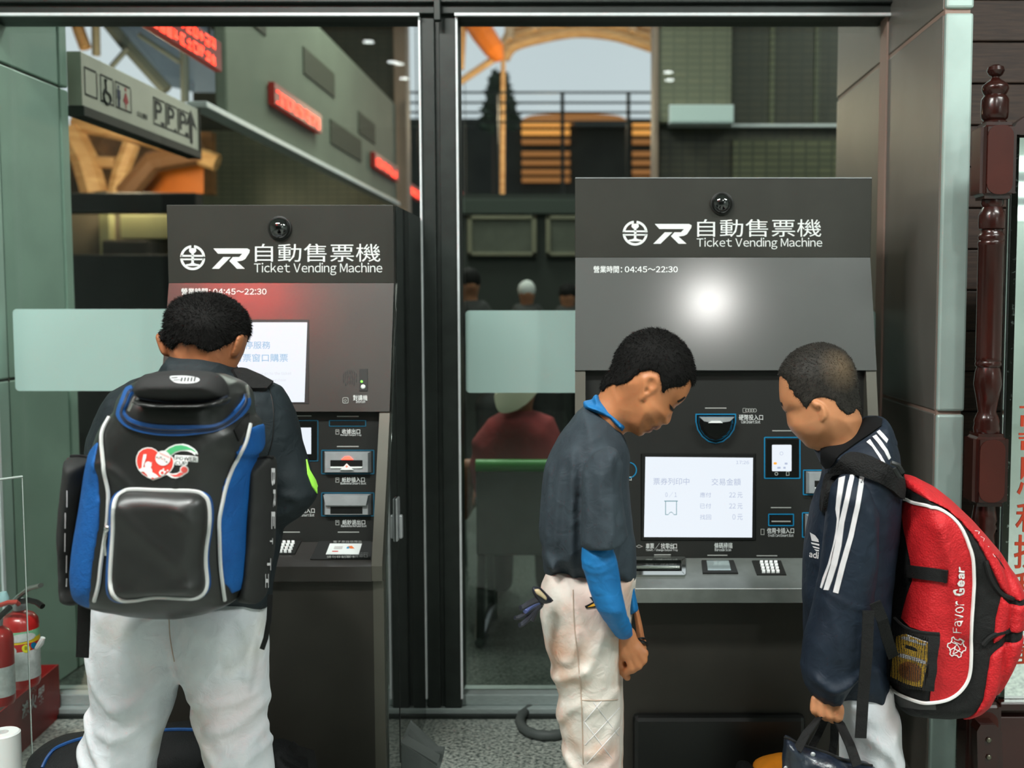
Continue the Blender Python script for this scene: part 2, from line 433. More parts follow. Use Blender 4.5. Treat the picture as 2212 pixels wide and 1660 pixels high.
# ---- left pillar: sage panels running past the glass
wl_ = empty('wall_pillar_left', (-2.1, 3.25, 0)); wl_['kind'] = 'structure'
zj1, zj2 = ZZ(132, 3.26), ZZ(838, 2.95)
G().box(-2.55, XL0-.006, 2.87, 3.65, 0, 3.4).build('joint_core', m_joint, wl_)
for a, b_ in ((0, zj2-.004), (zj2+.004, zj1-.004), (zj1+.004, 3.4)):
    G().box(-2.56, XL0, 2.86, 3.63, a, b_, .004).build('panel', m_sage, wl_)
    G().box(-2.56, XL0+.004, 3.636, 3.69, a, b_, .006).build('corner_trim', m_sage, wl_)
# ---- right pillar
XP = XX(1904, YW, 125); XP2 = XX(2098, 2.68, 300)
wr_ = empty('wall_pillar_right', (XP+.03, 3.2, 0)); wr_['kind'] = 'structure'
zg1, zg2 = ZZ(22, 2.68), ZZ(893, 2.68)
m_joint_r = mat('pink_joint_sealant', C(150, 124, 112), .6)
G().box(XP+.003, XP2-.006, 2.69, 3.83, 0, 3.4).build('joint_core', m_joint_r, wr_)
G().box(XP-.005, XP+.004, 3.185, 3.262, 0, 3.4, .003).build('corner_bead', m_joint_r, wr_)
for a, b_ in ((0, zg2-.004), (zg2+.005, zg1-.006), (zg1+.006, 3.4)):
    G().box(XP, XP2-.002, 2.70, 3.84, a, b_, .003).build('panel', m_pillar, wr_)
    G().box(XP+.002, XP2, 2.68, 2.698, a, b_, .006).build('edge_panel', m_pillar_front, wr_)
    if a < zg2:
        for s in (.25, .5, .75): pass
# ---- plank wall behind the mirror
wp = empty('wall_planks', (1.6, 3.05, 0)); wp['kind'] = 'structure'
G().box(XP2-.01, 3.2, 3.03, 3.1, 0, 3.3).build('backing', m_joint, wp)
zp = ZZ(90, 3.0); step = (ZZ(90, 3.0)-ZZ(715, 3.0))/7
k0 = int(zp/step); first = None
z0 = zp-k0*step
g = G().box(XP2+.002, 3.2, 3.0, 3.03, z0+.002, z0+step-.002, .003); first = g.build('plank', m_plank, wp)
for k in range(1, int((3.25-z0)/step)): copy_child(first, wp, WORIG[first]+Vector((0, 0, k*step)))
# ================================================================ ticket machines
m_head = mat('machine_header_paint', C(52, 52, 47), .45, .2, .4, var=.05, vscale=10, bump=.06, bscale=500)
m_plate = mat('machine_satin_plate', C(60, 62, 60), .5, .5, .5, var=.05, vscale=4, bump=.05, bscale=450, coat=.6)
m_plate.node_tree.nodes['Principled BSDF'].inputs['Coat Roughness'].default_value = .17
m_plate1 = mat('machine_brown_plate', C(48, 44, 40), .5, .4, .5, var=.05, vscale=4, bump=.05, bscale=450, coat=1.)
m_plate1.node_tree.nodes['Principled BSDF'].inputs['Coat Roughness'].default_value = .19
m_ctrl = mat('machine_control_panel', C(28, 29, 27), .5, 0, .4, var=.06, vscale=12, bump=.04, bscale=600)
m_body = mat('machine_body_paint', C(46, 44, 39), .5, .1, .35, var=.1, vscale=6)
m_cheek = mat('machine_cheek_paint', C(90, 88, 80), .4, .5, .5, var=.05, vscale=6)
m_gloss = mat('machine_glossy_side', C(22, 24, 23), .03, 0, 1.0)
m_side = mat('machine_polished_side', C(120, 126, 123), .03, .9)
m_shelf = mat('machine_shelf_steel', C(120, 125, 121), .35, .45, .5, var=.08, vscale=20, bump=.06, bscale=300)
m_white = mat('white_print', C(226, 230, 228), .5)
m_dim = mat('grey_print', C(150, 152, 148), .6)
m_cyan = mat('cyan_outline', C(16, 116, 158), .4)
m_cyan1 = mat('dim_cyan_outline', C(24, 84, 108), .4)
m_silver = mat('silver_bezel', C(172, 176, 178), .35, .4, .5, var=.05, vscale=40)
m_slot = mat('slot_black', C(14, 15, 14), .4)
m_screen = mat('lit_screen', C(40, 42, 44), .3, emit=(.82, .88, .95, 1), estr=1.)
m_screen_txt = mat('screen_grey_print', C(30, 32, 40), .5, emit=C(176, 186, 210), estr=1.)
m_screen_txt2 = mat('screen_blue_print', C(20, 30, 40), .5, emit=C(130, 176, 212), estr=1.)
m_led_green = mat('green_indicator', C(60, 200, 40), .3, emit=(.15, 1, .05, 1), estr=4)
m_led_red = mat('red_indicator', C(240, 40, 30), .3, emit=(1, .05, .03, 1), estr=6)
m_key = mat('keypad_key', C(236, 238, 236), .4)
m_chrome = mat('chrome_tray', C(190, 195, 190), .12, 1.)
m_dome = mat('black_dome', C(8, 9, 9), .04, 0, .9, coat=1)
m_orange_mark = mat('orange_mark', C(230, 140, 40), .5, emit=C(230, 140, 40), estr=.7)

class Pl:
    """panel plane through profile points a=(y,z) upper and b=(y,z) lower, along x"""
    def __init__(s, a, b):
        s.o = Vector((0, a[0], a[1])); s.t = Vector((0, b[0]-a[0], b[1]-a[1])).normalized(); s.n = Vector((0, s.t.z, -s.t.y))
        if s.n.y > 0: s.n = -s.n
    def hit(s, px, py):
        d = ray(px, py); return CAMV+d*((s.o-CAMV).dot(s.n)/d.dot(s.n))
    def slab(s, g, quad, d0, d1, inset=0.):
        """prism over a px outline, from height d0 to d1 off the panel; inset shrinks the outer face (m)"""
        pts = [s.hit(*q) for q in quad]; n = len(pts); c = sum(pts, Vector())/n
        lo = [p+s.n*d0 for p in pts]; hi = [p+(c-p).normalized()*inset+s.n*d1 for p in pts]
        f = [tuple(range(n-1, -1, -1)), tuple(range(n, 2*n))]+[(i, (i+1) % n, (i+1) % n+n, i+n) for i in range(n)]
        g.add(lo+hi, f); return g
def rect(x0, y0, x1, y1): return [(x0, y0), (x1, y0), (x1, y1), (x0, y1)]

def machine(label, hx0, hx1, yt, yh, yl, yc, ysf, ylip, x_low0, low_y, upper_mat, group=None):
    """hx0/hx1: header edges in px; yt top, yh header bottom, yl ledge, yc panel bottom, ysf shelf front, ylip lip bottom"""
    Yh, Yl, Ycp0, Ycp1, Yf = 2.75, 2.668, 2.69, 2.675, 2.545
    x0 = XX(hx0, Yh, 500); x1 = XX(hx1, Yh, 500); ck = .026
    zt, zh, zl = ZZ(yt, Yh), ZZ(yh, Yh), ZZ(yl, Yl); zc = ZZ(yc, Ycp1); zs = ZZ(ysf, Yf); zlip = ZZ(ylip, Yf)
    root = empty('ticket_machine', ((x0+x1)/2, 2.9, 0), label, 'ticket machine')
    YB = 3.17
    g = G().prism_x([(YB, 0), (YB, zt), (Yh+.008, zt), (Yh+.008, zh), (Ycp0+.03, zl), (Ycp1+.03, zc), (low_y, zlip), (low_y, 0)], x0+ck, x1-ck)
    body = g.build('body', m_body, root)
    for a, b in ((x0, x0+ck), (x1-ck, x1)):
        G().prism_x([(YB, 0), (YB, zt), (Yh+.004, zt), (Yh+.004, zh), (Yl+.001, zl), (Yf, zs), (Yf, zlip), (low_y, zlip), (low_y, 0)], a, b).build('side_cheek', m_cheek, root)
    hp = G().box(x0-.001, x1+.001, Yh-.004, Yh+.02, zh, zt, .0015).build('header_panel', m_head, root)
    pu = Pl((Yh, zh), (Yl, zl))
    n = pu.n*.004
    q = [Vector((x0, Yh, zh-.001)), Vector((x1, Yh, zh-.001)), Vector((x1, Yl, zl)), Vector((x0, Yl, zl))]
    up = G().add([p+n for p in q]+[p-n*3 for p in q], [(3, 2, 1, 0), (4, 5, 6, 7), (0, 1, 5, 4), (1, 2, 6, 5), (2, 3, 7, 6), (3, 0, 4, 7)]).build('upper_plate', upper_mat, root)
    pc = Pl((Ycp0, zl), (Ycp1, zc))
    q = [Vector((x0+ck, Ycp0, zl)), Vector((x1-ck, Ycp0, zl)), Vector((x1-ck, Ycp1, zc)), Vector((x0+ck, Ycp1, zc))]
    n = pc.n*.001
    cp = G().add([p+n for p in q]+[p-n*14 for p in q], [(3, 2, 1, 0), (4, 5, 6, 7), (0, 1, 5, 4), (1, 2, 6, 5), (2, 3, 7, 6), (3, 0, 4, 7)]).build('control_panel', m_ctrl, root)
    sh = G().prism_x([(Ycp1, zc), (Yf-.004, zs), (Yf-.004, zlip), (Yf+.02, zlip), (Yf+.02, zs-.02), (Ycp1, zc-.02)], x0+ck, x1-ck).build('shelf', m_shelf if upper_mat is m_plate else m_plate1, root)
    psh = Pl((Ycp1, zc), (Yf-.004, zs))
    return dict(root=root, x0=x0, x1=x1, pu=pu, pc=pc, ps=psh, ph=Pl((Yh-.004, zt), (Yh-.004, zh)), hp=hp, up=up, cp=cp, sh=sh, body=body,
                bh=bvh_of([hp]), bu=bvh_of([up]), bc=bvh_of([cp]), bs=bvh_of([sh]), zt=zt)

def railway_logo(M, cx, cy, r, x_r0, x_r1, yr0, yr1):
    """round emblem with a rail section, and the slanted TR wordmark"""
    root = M['root']; polys = []
    def arc(a0, a1, ro, ri, n=14):
        o = [(cx+ro*math.cos(math.radians(a0+(a1-a0)*k/n)), cy-ro*math.sin(math.radians(a0+(a1-a0)*k/n))) for k in range(n+1)]
        i = [(cx+ri*math.cos(math.radians(a0+(a1-a0)*k/n)), cy-ri*math.sin(math.radians(a0+(a1-a0)*k/n))) for k in range(n+1)]
        return o+i[::-1]
    polys += [arc(97, 176, r, r*.8), arc(4, 83, r, r*.8), arc(184, 356, r, r*.8, 24)]
    u = r
    bar = lambda x0, y0, x1, y1: rect(cx+x0*u, cy+y0*u, cx+x1*u, cy+y1*u)
    polys += [bar(-.93, -.22, .93, -.07), bar(-.93, .07, .93, .2)]
    polys.append([(cx+a*u, cy+b*u) for a, b in ((-.26, -.76), (.26, -.76), (.3, -.52), (.18, -.38), (.1, -.36), (.1, .42), (.3, .5), (.5, .52), (.62, .66), (-.62, .66), (-.5, .52), (-.3, .5), (-.1, .42), (-.1, -.36), (-.18, -.38), (-.3, -.52))])
    decal('emblem', polys, M['bh'], m_white, M['hp'], step=6)
    w, h = x_r1-x_r0, yr1-yr0
    q = lambda pts: [(x_r0+a*w, yr0+b*h) for a, b in pts]
    polys = [q([(.04, 0), (.93, 0), (1., .07), (.99, .2), (.88, .52), (.8, .6), (.66, .64), (.87, 1), (.66, 1), (.46, .62), (.55, .42), (.72, .42), (.8, .26), (.16, .26)]),
             q([(.3, .42), (.5, .42), (.19, 1), (0, 1)])]
    decal('wordmark', polys, M['bh'], m_white, M['hp'], step=6)

# ---------------- right-hand machine
M2 = machine('wide grey ticket machine beside the right pillar, between the two boys in profile', 1243, 1880, 386, 557, 801, 1206, 1272, 1302, 1366, 2.63, m_plate)
R2 = M2['root']
railway_logo(M2, 1372, 504, 27, 1411, 1494, 484, 527)
text_decal('lettering', '自動售票機', 1506, 1774, 474, 512, M2['bh'], m_white, M2['hp'])
text_decal('lettering', 'Ticket Vending Machine', 1505, 1776, 514, 539, M2['bh'], m_white, M2['hp'])
text_decal('lettering', '營業時間', 1282, 1337, 575, 590, M2['bu'], m_white, M2['up'], bold=.006)
text_decal('lettering', ': 04:45～22:30', 1341, 1464, 576, 589, M2['bu'], m_white, M2['up'], bold=.006)
def dome(M, px, py, r):
    p = M['ph'].hit(px, py); rr = r*2.75/FPX
    G().ball((p.x, p.y-.004, p.z), rr, 3, (1, .85, 1)).build('camera_dome', m_dome, M['root'], smooth=True)
    G().lathe([(rr*1.08, 0), (rr*1.08, -.006), (rr*.9, -.008)], (p.x, p.y, p.z), 28, 'y').build('dome_ring', m_ctrl, M['root'], smooth=True)
dome(M2, 1559, 440, 22.5)
G().box(M2['x0'], M2['x1'], 2.7445, 2.765, M2['zt'], M2['zt']+.0022).build('top_edge', m_silver, R2)  # bright strip imitates the highlight along the header's top edge
zs2 = ZZ(1272, 2.545)
G().tube([(M2['x0']+.027, 2.5415, zs2), (M2['x1']-.027, 2.5415, zs2)], .0016, 8).build('shelf_highlight', mat('edge_highlight', C(210, 214, 212), .25, .5), R2)  # pale rod added as the highlight along the shelf front
# lower cabinet face with its foot recess
zf = P(1366, 1540, 2.63).z
G().box(XX(1367, 2.63, 1600), XX(1735, 2.63, 1600), 2.60, 2.64, .03, zf, .012).build('kick_panel', m_slot, R2)
pc = M2['pc']; bc = M2['bc']
def outline(M, quad, w, m, name='cyan_outline', bv=None, off=.0016):
    return decal(name, ring(quad, w), bv or M['bc'], m, M['root'], off=off, step=20)
def lines(M, segs, bv=None):
    for x0, x1, y in segs: decal('guide_bar', [rect(x0, y-1.2, x1, y+1.2)], bv or M['bc'], m_dim, M['root'], step=30)
# main screen
def screen(M, quad, bez, m=m_screen, name='screen'):
    pl = M['pc']; xs = [q[0] for q in quad]; ys = [q[1] for q in quad]
    x0, x1, y0, y1 = min(xs), max(xs), min(ys), max(ys)
    g = G(); pl.slab(g, rect(x0-bez, y0-bez, x1+bez, y1+bez), .0012, .004, .003); fr = g.build(name+'_bezel', m_slot, M['root'])
    g = G(); pl.slab(g, quad, .0035, .0052); s = g.build(name, m, M['root']); return s
s2 = screen(M2, [(1394, 987), (1626, 989), (1624, 1161), (1391, 1160)], 7); b2 = bvh_of([s2])
T = m_screen_txt
for t, a, b_, c, d in (('票券列印中', 1411, 1489, 1033, 1048), ('交易金額', 1537, 1600, 1034, 1049), ('0 / 1', 1437, 1462, 1063, 1075), ('應付', 1512, 1536, 1064, 1075), ('已付', 1512, 1536, 1088, 1099),
                       ('找回', 1512, 1536, 1112, 1123), ('22 元', 1575, 1604, 1064, 1076), ('22 元', 1575, 1604, 1088, 1100), ('0 元', 1582, 1604, 1111, 1124), ('17:26', 1590, 1618, 996, 1003)):
    text_decal('screen_lettering', t, a, b_, c, d, b2, T, s2, off=.0008)
decal('ticket_icon', [rect(1435, 1082, 1464, 1084), rect(1437, 1084, 1438.5, 1113), rect(1460.5, 1084, 1462, 1113), rect(1437, 1111.5, 1443, 1113), rect(1456, 1111.5, 1462, 1113)]+
      [[(1443+k*2.2, 1112-6*math.sin(math.pi*k/6)), (1443+(k+1)*2.2, 1112-6*math.sin(math.pi*(k+1)/6)), (1443+(k+1)*2.2, 1113.5-6*math.sin(math.pi*(k+1)/6)), (1443+k*2.2, 1113.5-6*math.sin(math.pi*k/6))] for k in range(6)], b2, mat('screen_teal_print', C(30, 40, 44), .5, emit=C(110, 150, 160), estr=1.), s2, off=.0008, step=30)
# coin cup
cup = [(1502, 894), (1590, 894), (1590, 912), (1586, 929), (1576, 944), (1562, 955), (1546, 959), (1530, 955), (1516, 944), (1506, 929), (1502, 912)]
outline(M2, cup, 2.6, m_cyan, 'coin_cup_outline')
g = G(); inner = [(1546+(x-1546)*.9, 926+(y-926)*.88) for x, y in cup]; pc.slab(g, inner, .001, .028, .012); g.build('coin_cup', m_dome, R2)
g = G(); pc.slab(g, [(1508, 900), (1584, 900), (1575, 909), (1546, 914), (1517, 909)], .02, .03, .002); g.build('coin_cup_rim', m_silver, R2)
g = G(); pc.slab(g, [(1527, 912), (1534, 908), (1553, 908), (1558, 912)], .028, .033); g.build('coin_slot', m_white, R2)
lines(M2, [(1523, 1569, 882), (1668, 1712, 931), (1665, 1709, 1097), (1413, 1449, 1199), (1528, 1571, 1200), (1634, 1679, 1201)])
text_decal('lettering', '硬幣投入口', 1596, 1648, 896, 908, bc, m_white, R2)
text_decal('lettering', 'Coin Insert Slot', 1601, 1642, 908, 915, bc, m_white, R2)
decal('coin_icon', ring(rrect(1604, 882, 1612, 892, 2), 1)+sum([ring(circ(1614+k*5.4, 887, 4.4, 12), 1.2) for k in range(4)], []), bc, m_dim, R2, step=10)
# card reader display
outline(M2, rrect(1650, 944, 1729, 1035, 3), 2.6, m_cyan)
g = G(); pc.slab(g, rect(1655, 949, 1724, 1031), .0012, .004); g.build('reader_glass', m_gloss, R2)
g = G(); pc.slab(g, rrect(1667, 961, 1709, 1018, 2), .004, .0052); rs = g.build('reader_screen', m_screen, R2); brs = bvh_of([rs])
decal('reader_mark', [rrect(1671, 999, 1678, 1004, 2)], brs, m_orange_mark, R2, off=.0007)
decal('reader_mark', ring(circ(1688, 980, 4, 10), .8)+[rect(1695, 1000, 1701, 1004), rect(1679, 1009, 1686, 1013), rect(1692, 1009, 1697, 1013)], brs, T, R2, off=.0007)
decal('reader_print', ring(circ(1677, 1024, 4, 10), 1.4)+ring(rect(1698, 1019, 1705, 1028), 1.2), bvh_of([bpy.data.objects['reader_glass']]), m_dim, R2, off=.0008)
# banknote slots (mostly behind the boy)
def slot_module(M, x0, y0, x1, y1, mc, kind):
    pl = M['pc']; outline(M, rrect(x0, y0, x1, y1, 2), 2.4, mc)
    w, h = x1-x0, y1-y0
    g = G(); pl.slab(g, rect(x0+w*.06, y0+h*.07, x1-w*.06, y1-h*.07), .001, .016, .006); sbz = g.build('slot_bezel', m_silver, M['root'])
    g = G()
    if kind == 'in': pl.slab(g, rect(x0+w*.2, y0+h*.4, x1-w*.2, y0+h*.66), .0155, .0165)
    else: pl.slab(g, rect(x0+w*.2, y0+h*.56, x1-w*.2, y0+h*.86), .0155, .0165)
    g.build('slot_mouth', m_slot, sbz)
    if kind == 'in':
        g = G(); pl.slab(g, [(x0+w*.2, y0+h*.66), (x1-w*.2, y0+h*.66), (x1-w*.21, y0+h*.72), (x0+w*.21, y0+h*.72)], .0162, .019); g.build('slot_lip', m_white, sbz)
    else:
        g = G(); pl.slab(g, [(x0+w*.07, y0+h*.08), (x1-w*.07, y0+h*.08), (x1-w*.11, y0+h*.5), (x0+w*.11, y0+h*.5)], .0158, .024, .002); g.build('slot_hood', m_silver, sbz)
slot_module(M2, 1734, 1015, 1848, 1070, m_cyan, 'in'); slot_module(M2, 1732, 1107, 1846, 1162, m_cyan, 'out')
outline(M2, rrect(1659, 1110, 1715, 1137, 2), 2.4, m_cyan)
g = G(); pc.slab(g, rect(1664, 1114, 1710, 1133), .0012, .004, .001); g.build('card_slot', m_slot, R2)
g = G(); pc.slab(g, rect(1666, 1125, 1707, 1127.5), .004, .006); g.build('card_slot_lip', m_dim, R2)
text_decal('lettering', '信用卡插入口', 1657, 1715, 1141, 1153, bc, m_white, R2)
text_decal('lettering', 'Credit Card Insert Slot', 1659, 1714, 1154, 1160, bc, m_white, R2)
decal('card_icon', ring(rect(1643, 1143, 1651, 1156), 1.2), bc, m_dim, R2)
text_decal('lettering', '車票 / 找零出口', 1395, 1462, 1174, 1186, bc, m_white, R2)
text_decal('lettering', 'Ticket / Change Output Tray', 1395, 1464, 1186, 1192, bc, m_white, R2)
text_decal('lettering', '條碼掃描', 1543, 1582, 1173, 1185, bc, m_white, R2)
text_decal('lettering', 'Barcode Scan', 1544, 1579, 1185, 1191, bc, m_white, R2)
decal('tray_icon', ring([(1373, 1181), (1380, 1177), (1389, 1181), (1380, 1184)], 1.2), bc, m_dim, R2)
decal('round_outline', ring(circ(1358, 1016, 18), 2.4), bc, m_cyan, R2); text_decal('lettering', '投票口', 1338, 1364, 1029, 1039, bc, m_white, R2)
# shelf furniture: ticket tray, barcode window, keypad
ps = M2['ps']; bs = M2['bs']
g = G()
for a in ring(rrect(1330, 1207, 1481, 1247, 4, 2), 8): ps.slab(g, a, .0, .006)
g.build('ticket_tray_rim', m_chrome, R2)
g = G(); ps.slab(g, rect(1340, 1213, 1472, 1240), .0002, .0012); g.build('ticket_tray', m_dome, R2)
pts = [ps.hit(1345, 1231)+ps.n*.006, ps.hit(1468, 1231)+ps.n*.006]
G().tube(pts, .006, 12, upv=(0, 1, 0)).build('tray_roller', m_chrome, R2, smooth=True)
g = G(); ps.slab(g, [(1515, 1213), (1585, 1213), (1595, 1241), (1518, 1241)], 0, .004, .001); g.build('scanner_frame', m_ctrl, R2)
g = G(); ps.slab(g, [(1526, 1215), (1574, 1215), (1579, 1236), (1529, 1236)], .004, .0048); g.build('scanner_window', mat('scanner_glass', C(170, 185, 185), .08, .6), R2)
def keypad(M, quad, key0, dx, dy, skew, kw, kh, cols=4, rows=4):
    pl = M['ps']; g = G(); pl.slab(g, quad, 0, .003, .001); kp = g.build('keypad_plate', m_ctrl, M['root'])
    for r in range(rows):
        for c in range(cols):
            x = key0[0]+c*dx+r*skew; y = key0[1]+r*dy
            g = G(); pl.slab(g, rect(x, y, x+kw, y+kh), .003, .007, .001); g.build('key', m_key, kp)
keypad(M2, [(1624, 1213), (1687, 1213), (1699, 1244), (1635, 1244)], (1641, 1216), 10.2, 6.6, 1.6, 7.5, 5)

# ---------------- left-hand machine
M1 = machine('narrow brown-grey ticket machine with glossy black side, in front of the boy with blue backpack', 363, 850, 443, 612, 890, 1171, 1224, 1256, 600, 2.56, m_plate1)
R1 = M1['root']
railway_logo(M1, 416.5, 557, 27, 458, 540, 537, 581)
text_decal('lettering', '自動售票機', 551, 822, 527, 566, M1['bh'], m_white, M1['hp'])
text_decal('lettering', 'Ticket Vending Machine', 549, 826, 568, 595, M1['bh'], m_white, M1['hp'])
text_decal('lettering', '營業時間', 392, 449, 623, 638, M1['bu'], m_white, M1['up'], bold=.006)
text_decal('lettering', ': 04:45～22:30', 452, 576, 624, 637, M1['bu'], m_white, M1['up'], bold=.006)
dome(M1, 605, 493, 23.5)
bu1 = M1['bu']
pu = M1['pu']
def uslab(quad, a, b, name, m, inset=0.):
    g = G(); pu.slab(g, quad, a, b, inset); return g.build(name, m, R1)
uslab(rect(418, 692, 668, 873), .0042, .0055, 'screen_bezel', m_slot)
s1 = uslab([(424, 698), (665, 698), (659, 870), (420, 870)], .0055, .007, 'screen', m_screen); b1 = bvh_of([s1])
for t, a, b_, c, d in (('暫停服務', 511, 584, 738, 754), ('請至售票窗口購票', 465, 622, 765, 782)):
    text_decal('screen_lettering', t, a, b_, c, d, b1, m_screen_txt2, s1, off=.0008)
for t, a, b_, c, d in (('Please go to the ticket', 545, 630, 804, 812), ('window to purchase', 550, 618, 818, 826)):
    text_decal('screen_lettering', t, a, b_, c, d, b1, mat('faint_screen_print', C(40, 40, 40), .5, emit=C(214, 216, 222), estr=1.), s1, off=.0008)
for a in range(6):
    x, y = 769+15*math.cos(math.radians(30+60*a)), 692+15*math.sin(math.radians(30+60*a))
    decal('speaker_hole', [circ(x, y, 1.8, 8)], bu1, m_slot, R1, off=.0006)
decal('speaker_hole', [circ(769, 692, 1.8, 8)], bu1, m_slot, R1, off=.0006)
for k in range(7):
    x = 742+k*4.6; hh = 21*math.sqrt(max(.05, 1-((x-756)/18)**2))
    decal('intercom_slit', [rect(x-1.2, 821-hh+j*11, x+1.2, 821-hh+j*11+8) for j in range(int(2*hh/11))], bu1, m_slot, R1, off=.0006)
uslab(rect(777, 798, 795, 846), .004, .006, 'intercom_plate', m_ctrl, .0005)
p = pu.hit(785.5, 837); G().ball(p+pu.n*.006, .0062, 2, (1, .5, 1)).build('call_button', m_white, R1, smooth=True)
uslab(circ(782.5, 825.5, 2.2, 10), .006, .0075, 'indicator', m_led_green)
text_decal('lettering', '對講機', 763, 794, 854, 866, bu1, m_white, R1); text_decal('lettering', 'Intercom', 769, 789, 866, 871, bu1, m_white, R1)
decal('intercom_icon', ring(rrect(740, 859, 753, 872, 3), 1.3)+ring(circ(746, 866, 3, 8), 1), bu1, m_dim, R1)
bc1 = M1['bc']
lines(M1, [(636, 673, 899), (728, 775, 900), (728, 775, 965), (601, 648, 1150), (730, 776, 1150)])
outline(M1, rrect(711, 908, 791, 922, 1), 1.8, m_cyan1)
g = G(); M1['pc'].slab(g, rect(714, 911, 788, 919), .001, .002); g.build('receipt_slot', m_slot, R1)
outline(M1, rrect(600, 908, 688, 997, 2), 1.8, m_cyan1)
g = G(); M1['pc'].slab(g, rect(604, 911, 684, 993), .0012, .004); g.build('reader_glass', m_gloss, R1)
g = G(); M1['pc'].slab(g, rect(628, 924, 673, 981), .004, .0052); g.build('reader_screen', m_screen, R1)
slot_module(M1, 694, 972, 809, 1025, m_cyan1, 'in'); slot_module(M1, 694, 1064, 809, 1116, m_cyan1, 'out')
g = G(); M1['pc'].slab(g, [(741, 992), (748, 986), (758, 985), (766, 992)], .0165, .018); g.build('lit_arrow', m_led_red, R1)
g = G(); M1['pc'].slab(g, [(738, 1014), (752, 1000), (767, 1014)], .0165, .021, .001); g.build('slot_arrow', m_white, R1)
G().ball(M1['pc'].hit(753, 1006)+M1['pc'].n*.02, .003, 2).build('indicator', m_led_red, R1, smooth=True)
for t, e, yy, x0, x1 in (('收據出口', 'Receipt Output Tray', 927, 739, 778), ('紙鈔插入口', 'Banknote Insert Slot', 1031, 739, 788), ('紙鈔退出口', 'Banknote Refund Slot', 1123, 740, 789)):
    text_decal('lettering', t, x0, x1, yy, yy+11, bc1, m_white, R1); text_decal('lettering', e, x0-3, x1+3, yy+11, yy+16, bc1, m_white, R1)
    decal('slot_icon', ring(rect(725, yy+1, 733, yy+12), 1.2)+[rect(727, yy+4, 731, yy+6)], bc1, m_dim, R1)
text_decal('lettering', '信用卡插入口', 622, 680, 1098, 1109, bc1, m_white, R1); text_decal('lettering', 'Credit Card Insert Slot', 624, 679, 1110, 1116, bc1, m_white, R1)
keypad(M1, [(582, 1170), (652, 1170), (637, 1199), (560, 1199)], (601, 1173), 9.6, 6.3, -2.4, 7, 5)
ps1 = M1['ps']
g = G(); ps1.slab(g, [(690, 1168), (803, 1168), (801, 1210), (670, 1210)], 0, .002); cr = g.build('card_pad', m_gloss, R1)
g = G(); ps1.slab(g, [(713, 1177), (782, 1177), (775, 1200), (704, 1200)], .002, .003); cl = g.build('card_pad_label', m_white, R1)
bcl = bvh_of([cl])
decal('pad_print', [[(723, 1181), (741, 1181), (739, 1187), (721, 1187)]], bcl, mat('grey_mark', C(190, 188, 186)), R1, off=.0006)
decal('pad_print', [[(751, 1181), (760, 1180), (766, 1186), (756, 1186)]], bcl, mat('orange_print', C(230, 120, 60)), R1, off=.0006)
decal('pad_print', [[(750, 1182), (755, 1182), (754, 1186), (748, 1186)]], bcl, mat('blue_print', C(70, 150, 190)), R1, off=.0006)
decal('pad_print', [[(718, 1191), (731, 1191), (730, 1193), (717, 1193)]], bcl, mat('red_print', C(200, 60, 50)), R1, off=.0006)
bcr = bvh_of([cr])
text_decal('lettering', '電子票證感應區', 720, 782, 1169, 1174, bcr, m_dim, R1); text_decal('lettering', '請勿移動票卡', 706, 768, 1202, 1207, bcr, m_dim, R1)
# glossy right-hand side with its seam and lock
zside = M1['zt']
x1 = M1['x1']
G().prism_x([(3.17, .0), (3.17, zside-.0), (2.775, zside), (2.775, ZZ(612, 2.75)), (2.58, ZZ(1230, 2.55)), (2.585, 0.0)], x1+.0002, x1+.004).build('side_panel', m_side, R1)
G().box(x1+.0035, x1+.0052, 2.73, 2.734, .06, zside-.02).build('side_seam', m_slot, R1)
zl0, zl1 = ZZ(1168, 2.72), ZZ(1075, 2.72)
g = G(); g.box(x1+.004, x1+.010, 2.70, 2.74, zl0, zl1, .003); g.box(x1+.01, x1+.02, 2.712, 2.728, zl0+.005, zl1-.045, .004)
g.build('door_lock', m_silver, R1)
# ================================================================ concourse behind the glass
m_fascia = mat('fascia_sage', C(112, 120, 104), .7, var=.05, vscale=3)
m_vent = mat('fascia_vent', C(70, 70, 56), .8)
m_led = mat('led_red', C(200, 30, 20), .4, emit=(1, .07, .035, 1), estr=2.6)
m_ledbox = mat('led_housing', C(70, 18, 14), .4, emit=(.5, .02, .01, 1), estr=.25)
m_signface = mat('sign_face', C(196, 194, 180), .5, var=.04, vscale=5)
m_signframe = mat('sign_frame', C(36, 38, 34), .5)
m_signprint = mat('sign_print', C(36, 38, 40), .6)
m_signred = mat('sign_print_red', C(170, 60, 66), .6)
m_signblue = mat('sign_print_blue', C(44, 46, 80), .6)
def tilewall(name, c1, c2, mortar, scale, rough=.5):
    m = mat(name, c1, rough)
    n = m.node_tree.nodes; l = m.node_tree.links; b = n['Principled BSDF']
    g = n.new('ShaderNodeNewGeometry'); sp = n.new('ShaderNodeSeparateXYZ'); cb = n.new('ShaderNodeCombineXYZ'); ad = n.new('ShaderNodeMath')
    l.new(g.outputs['Position'], sp.inputs[0]); l.new(sp.outputs['X'], ad.inputs[0]); l.new(sp.outputs['Y'], ad.inputs[1])
    l.new(ad.outputs[0], cb.inputs['X']); l.new(sp.outputs['Z'], cb.inputs['Y'])
    t = n.new('ShaderNodeTexBrick'); t.inputs['Scale'].default_value = scale; t.offset = 0
    t.inputs['Color1'].default_value = c1; t.inputs['Color2'].default_value = c2; t.inputs['Mortar'].default_value = mortar
    t.inputs['Mortar Size'].default_value = .035; t.inputs['Brick Width'].default_value = .5; t.inputs['Row Height'].default_value = .25
    l.new(cb.outputs[0], t.inputs['Vector']); l.new(t.outputs['Color'], b.inputs['Base Color']); return m
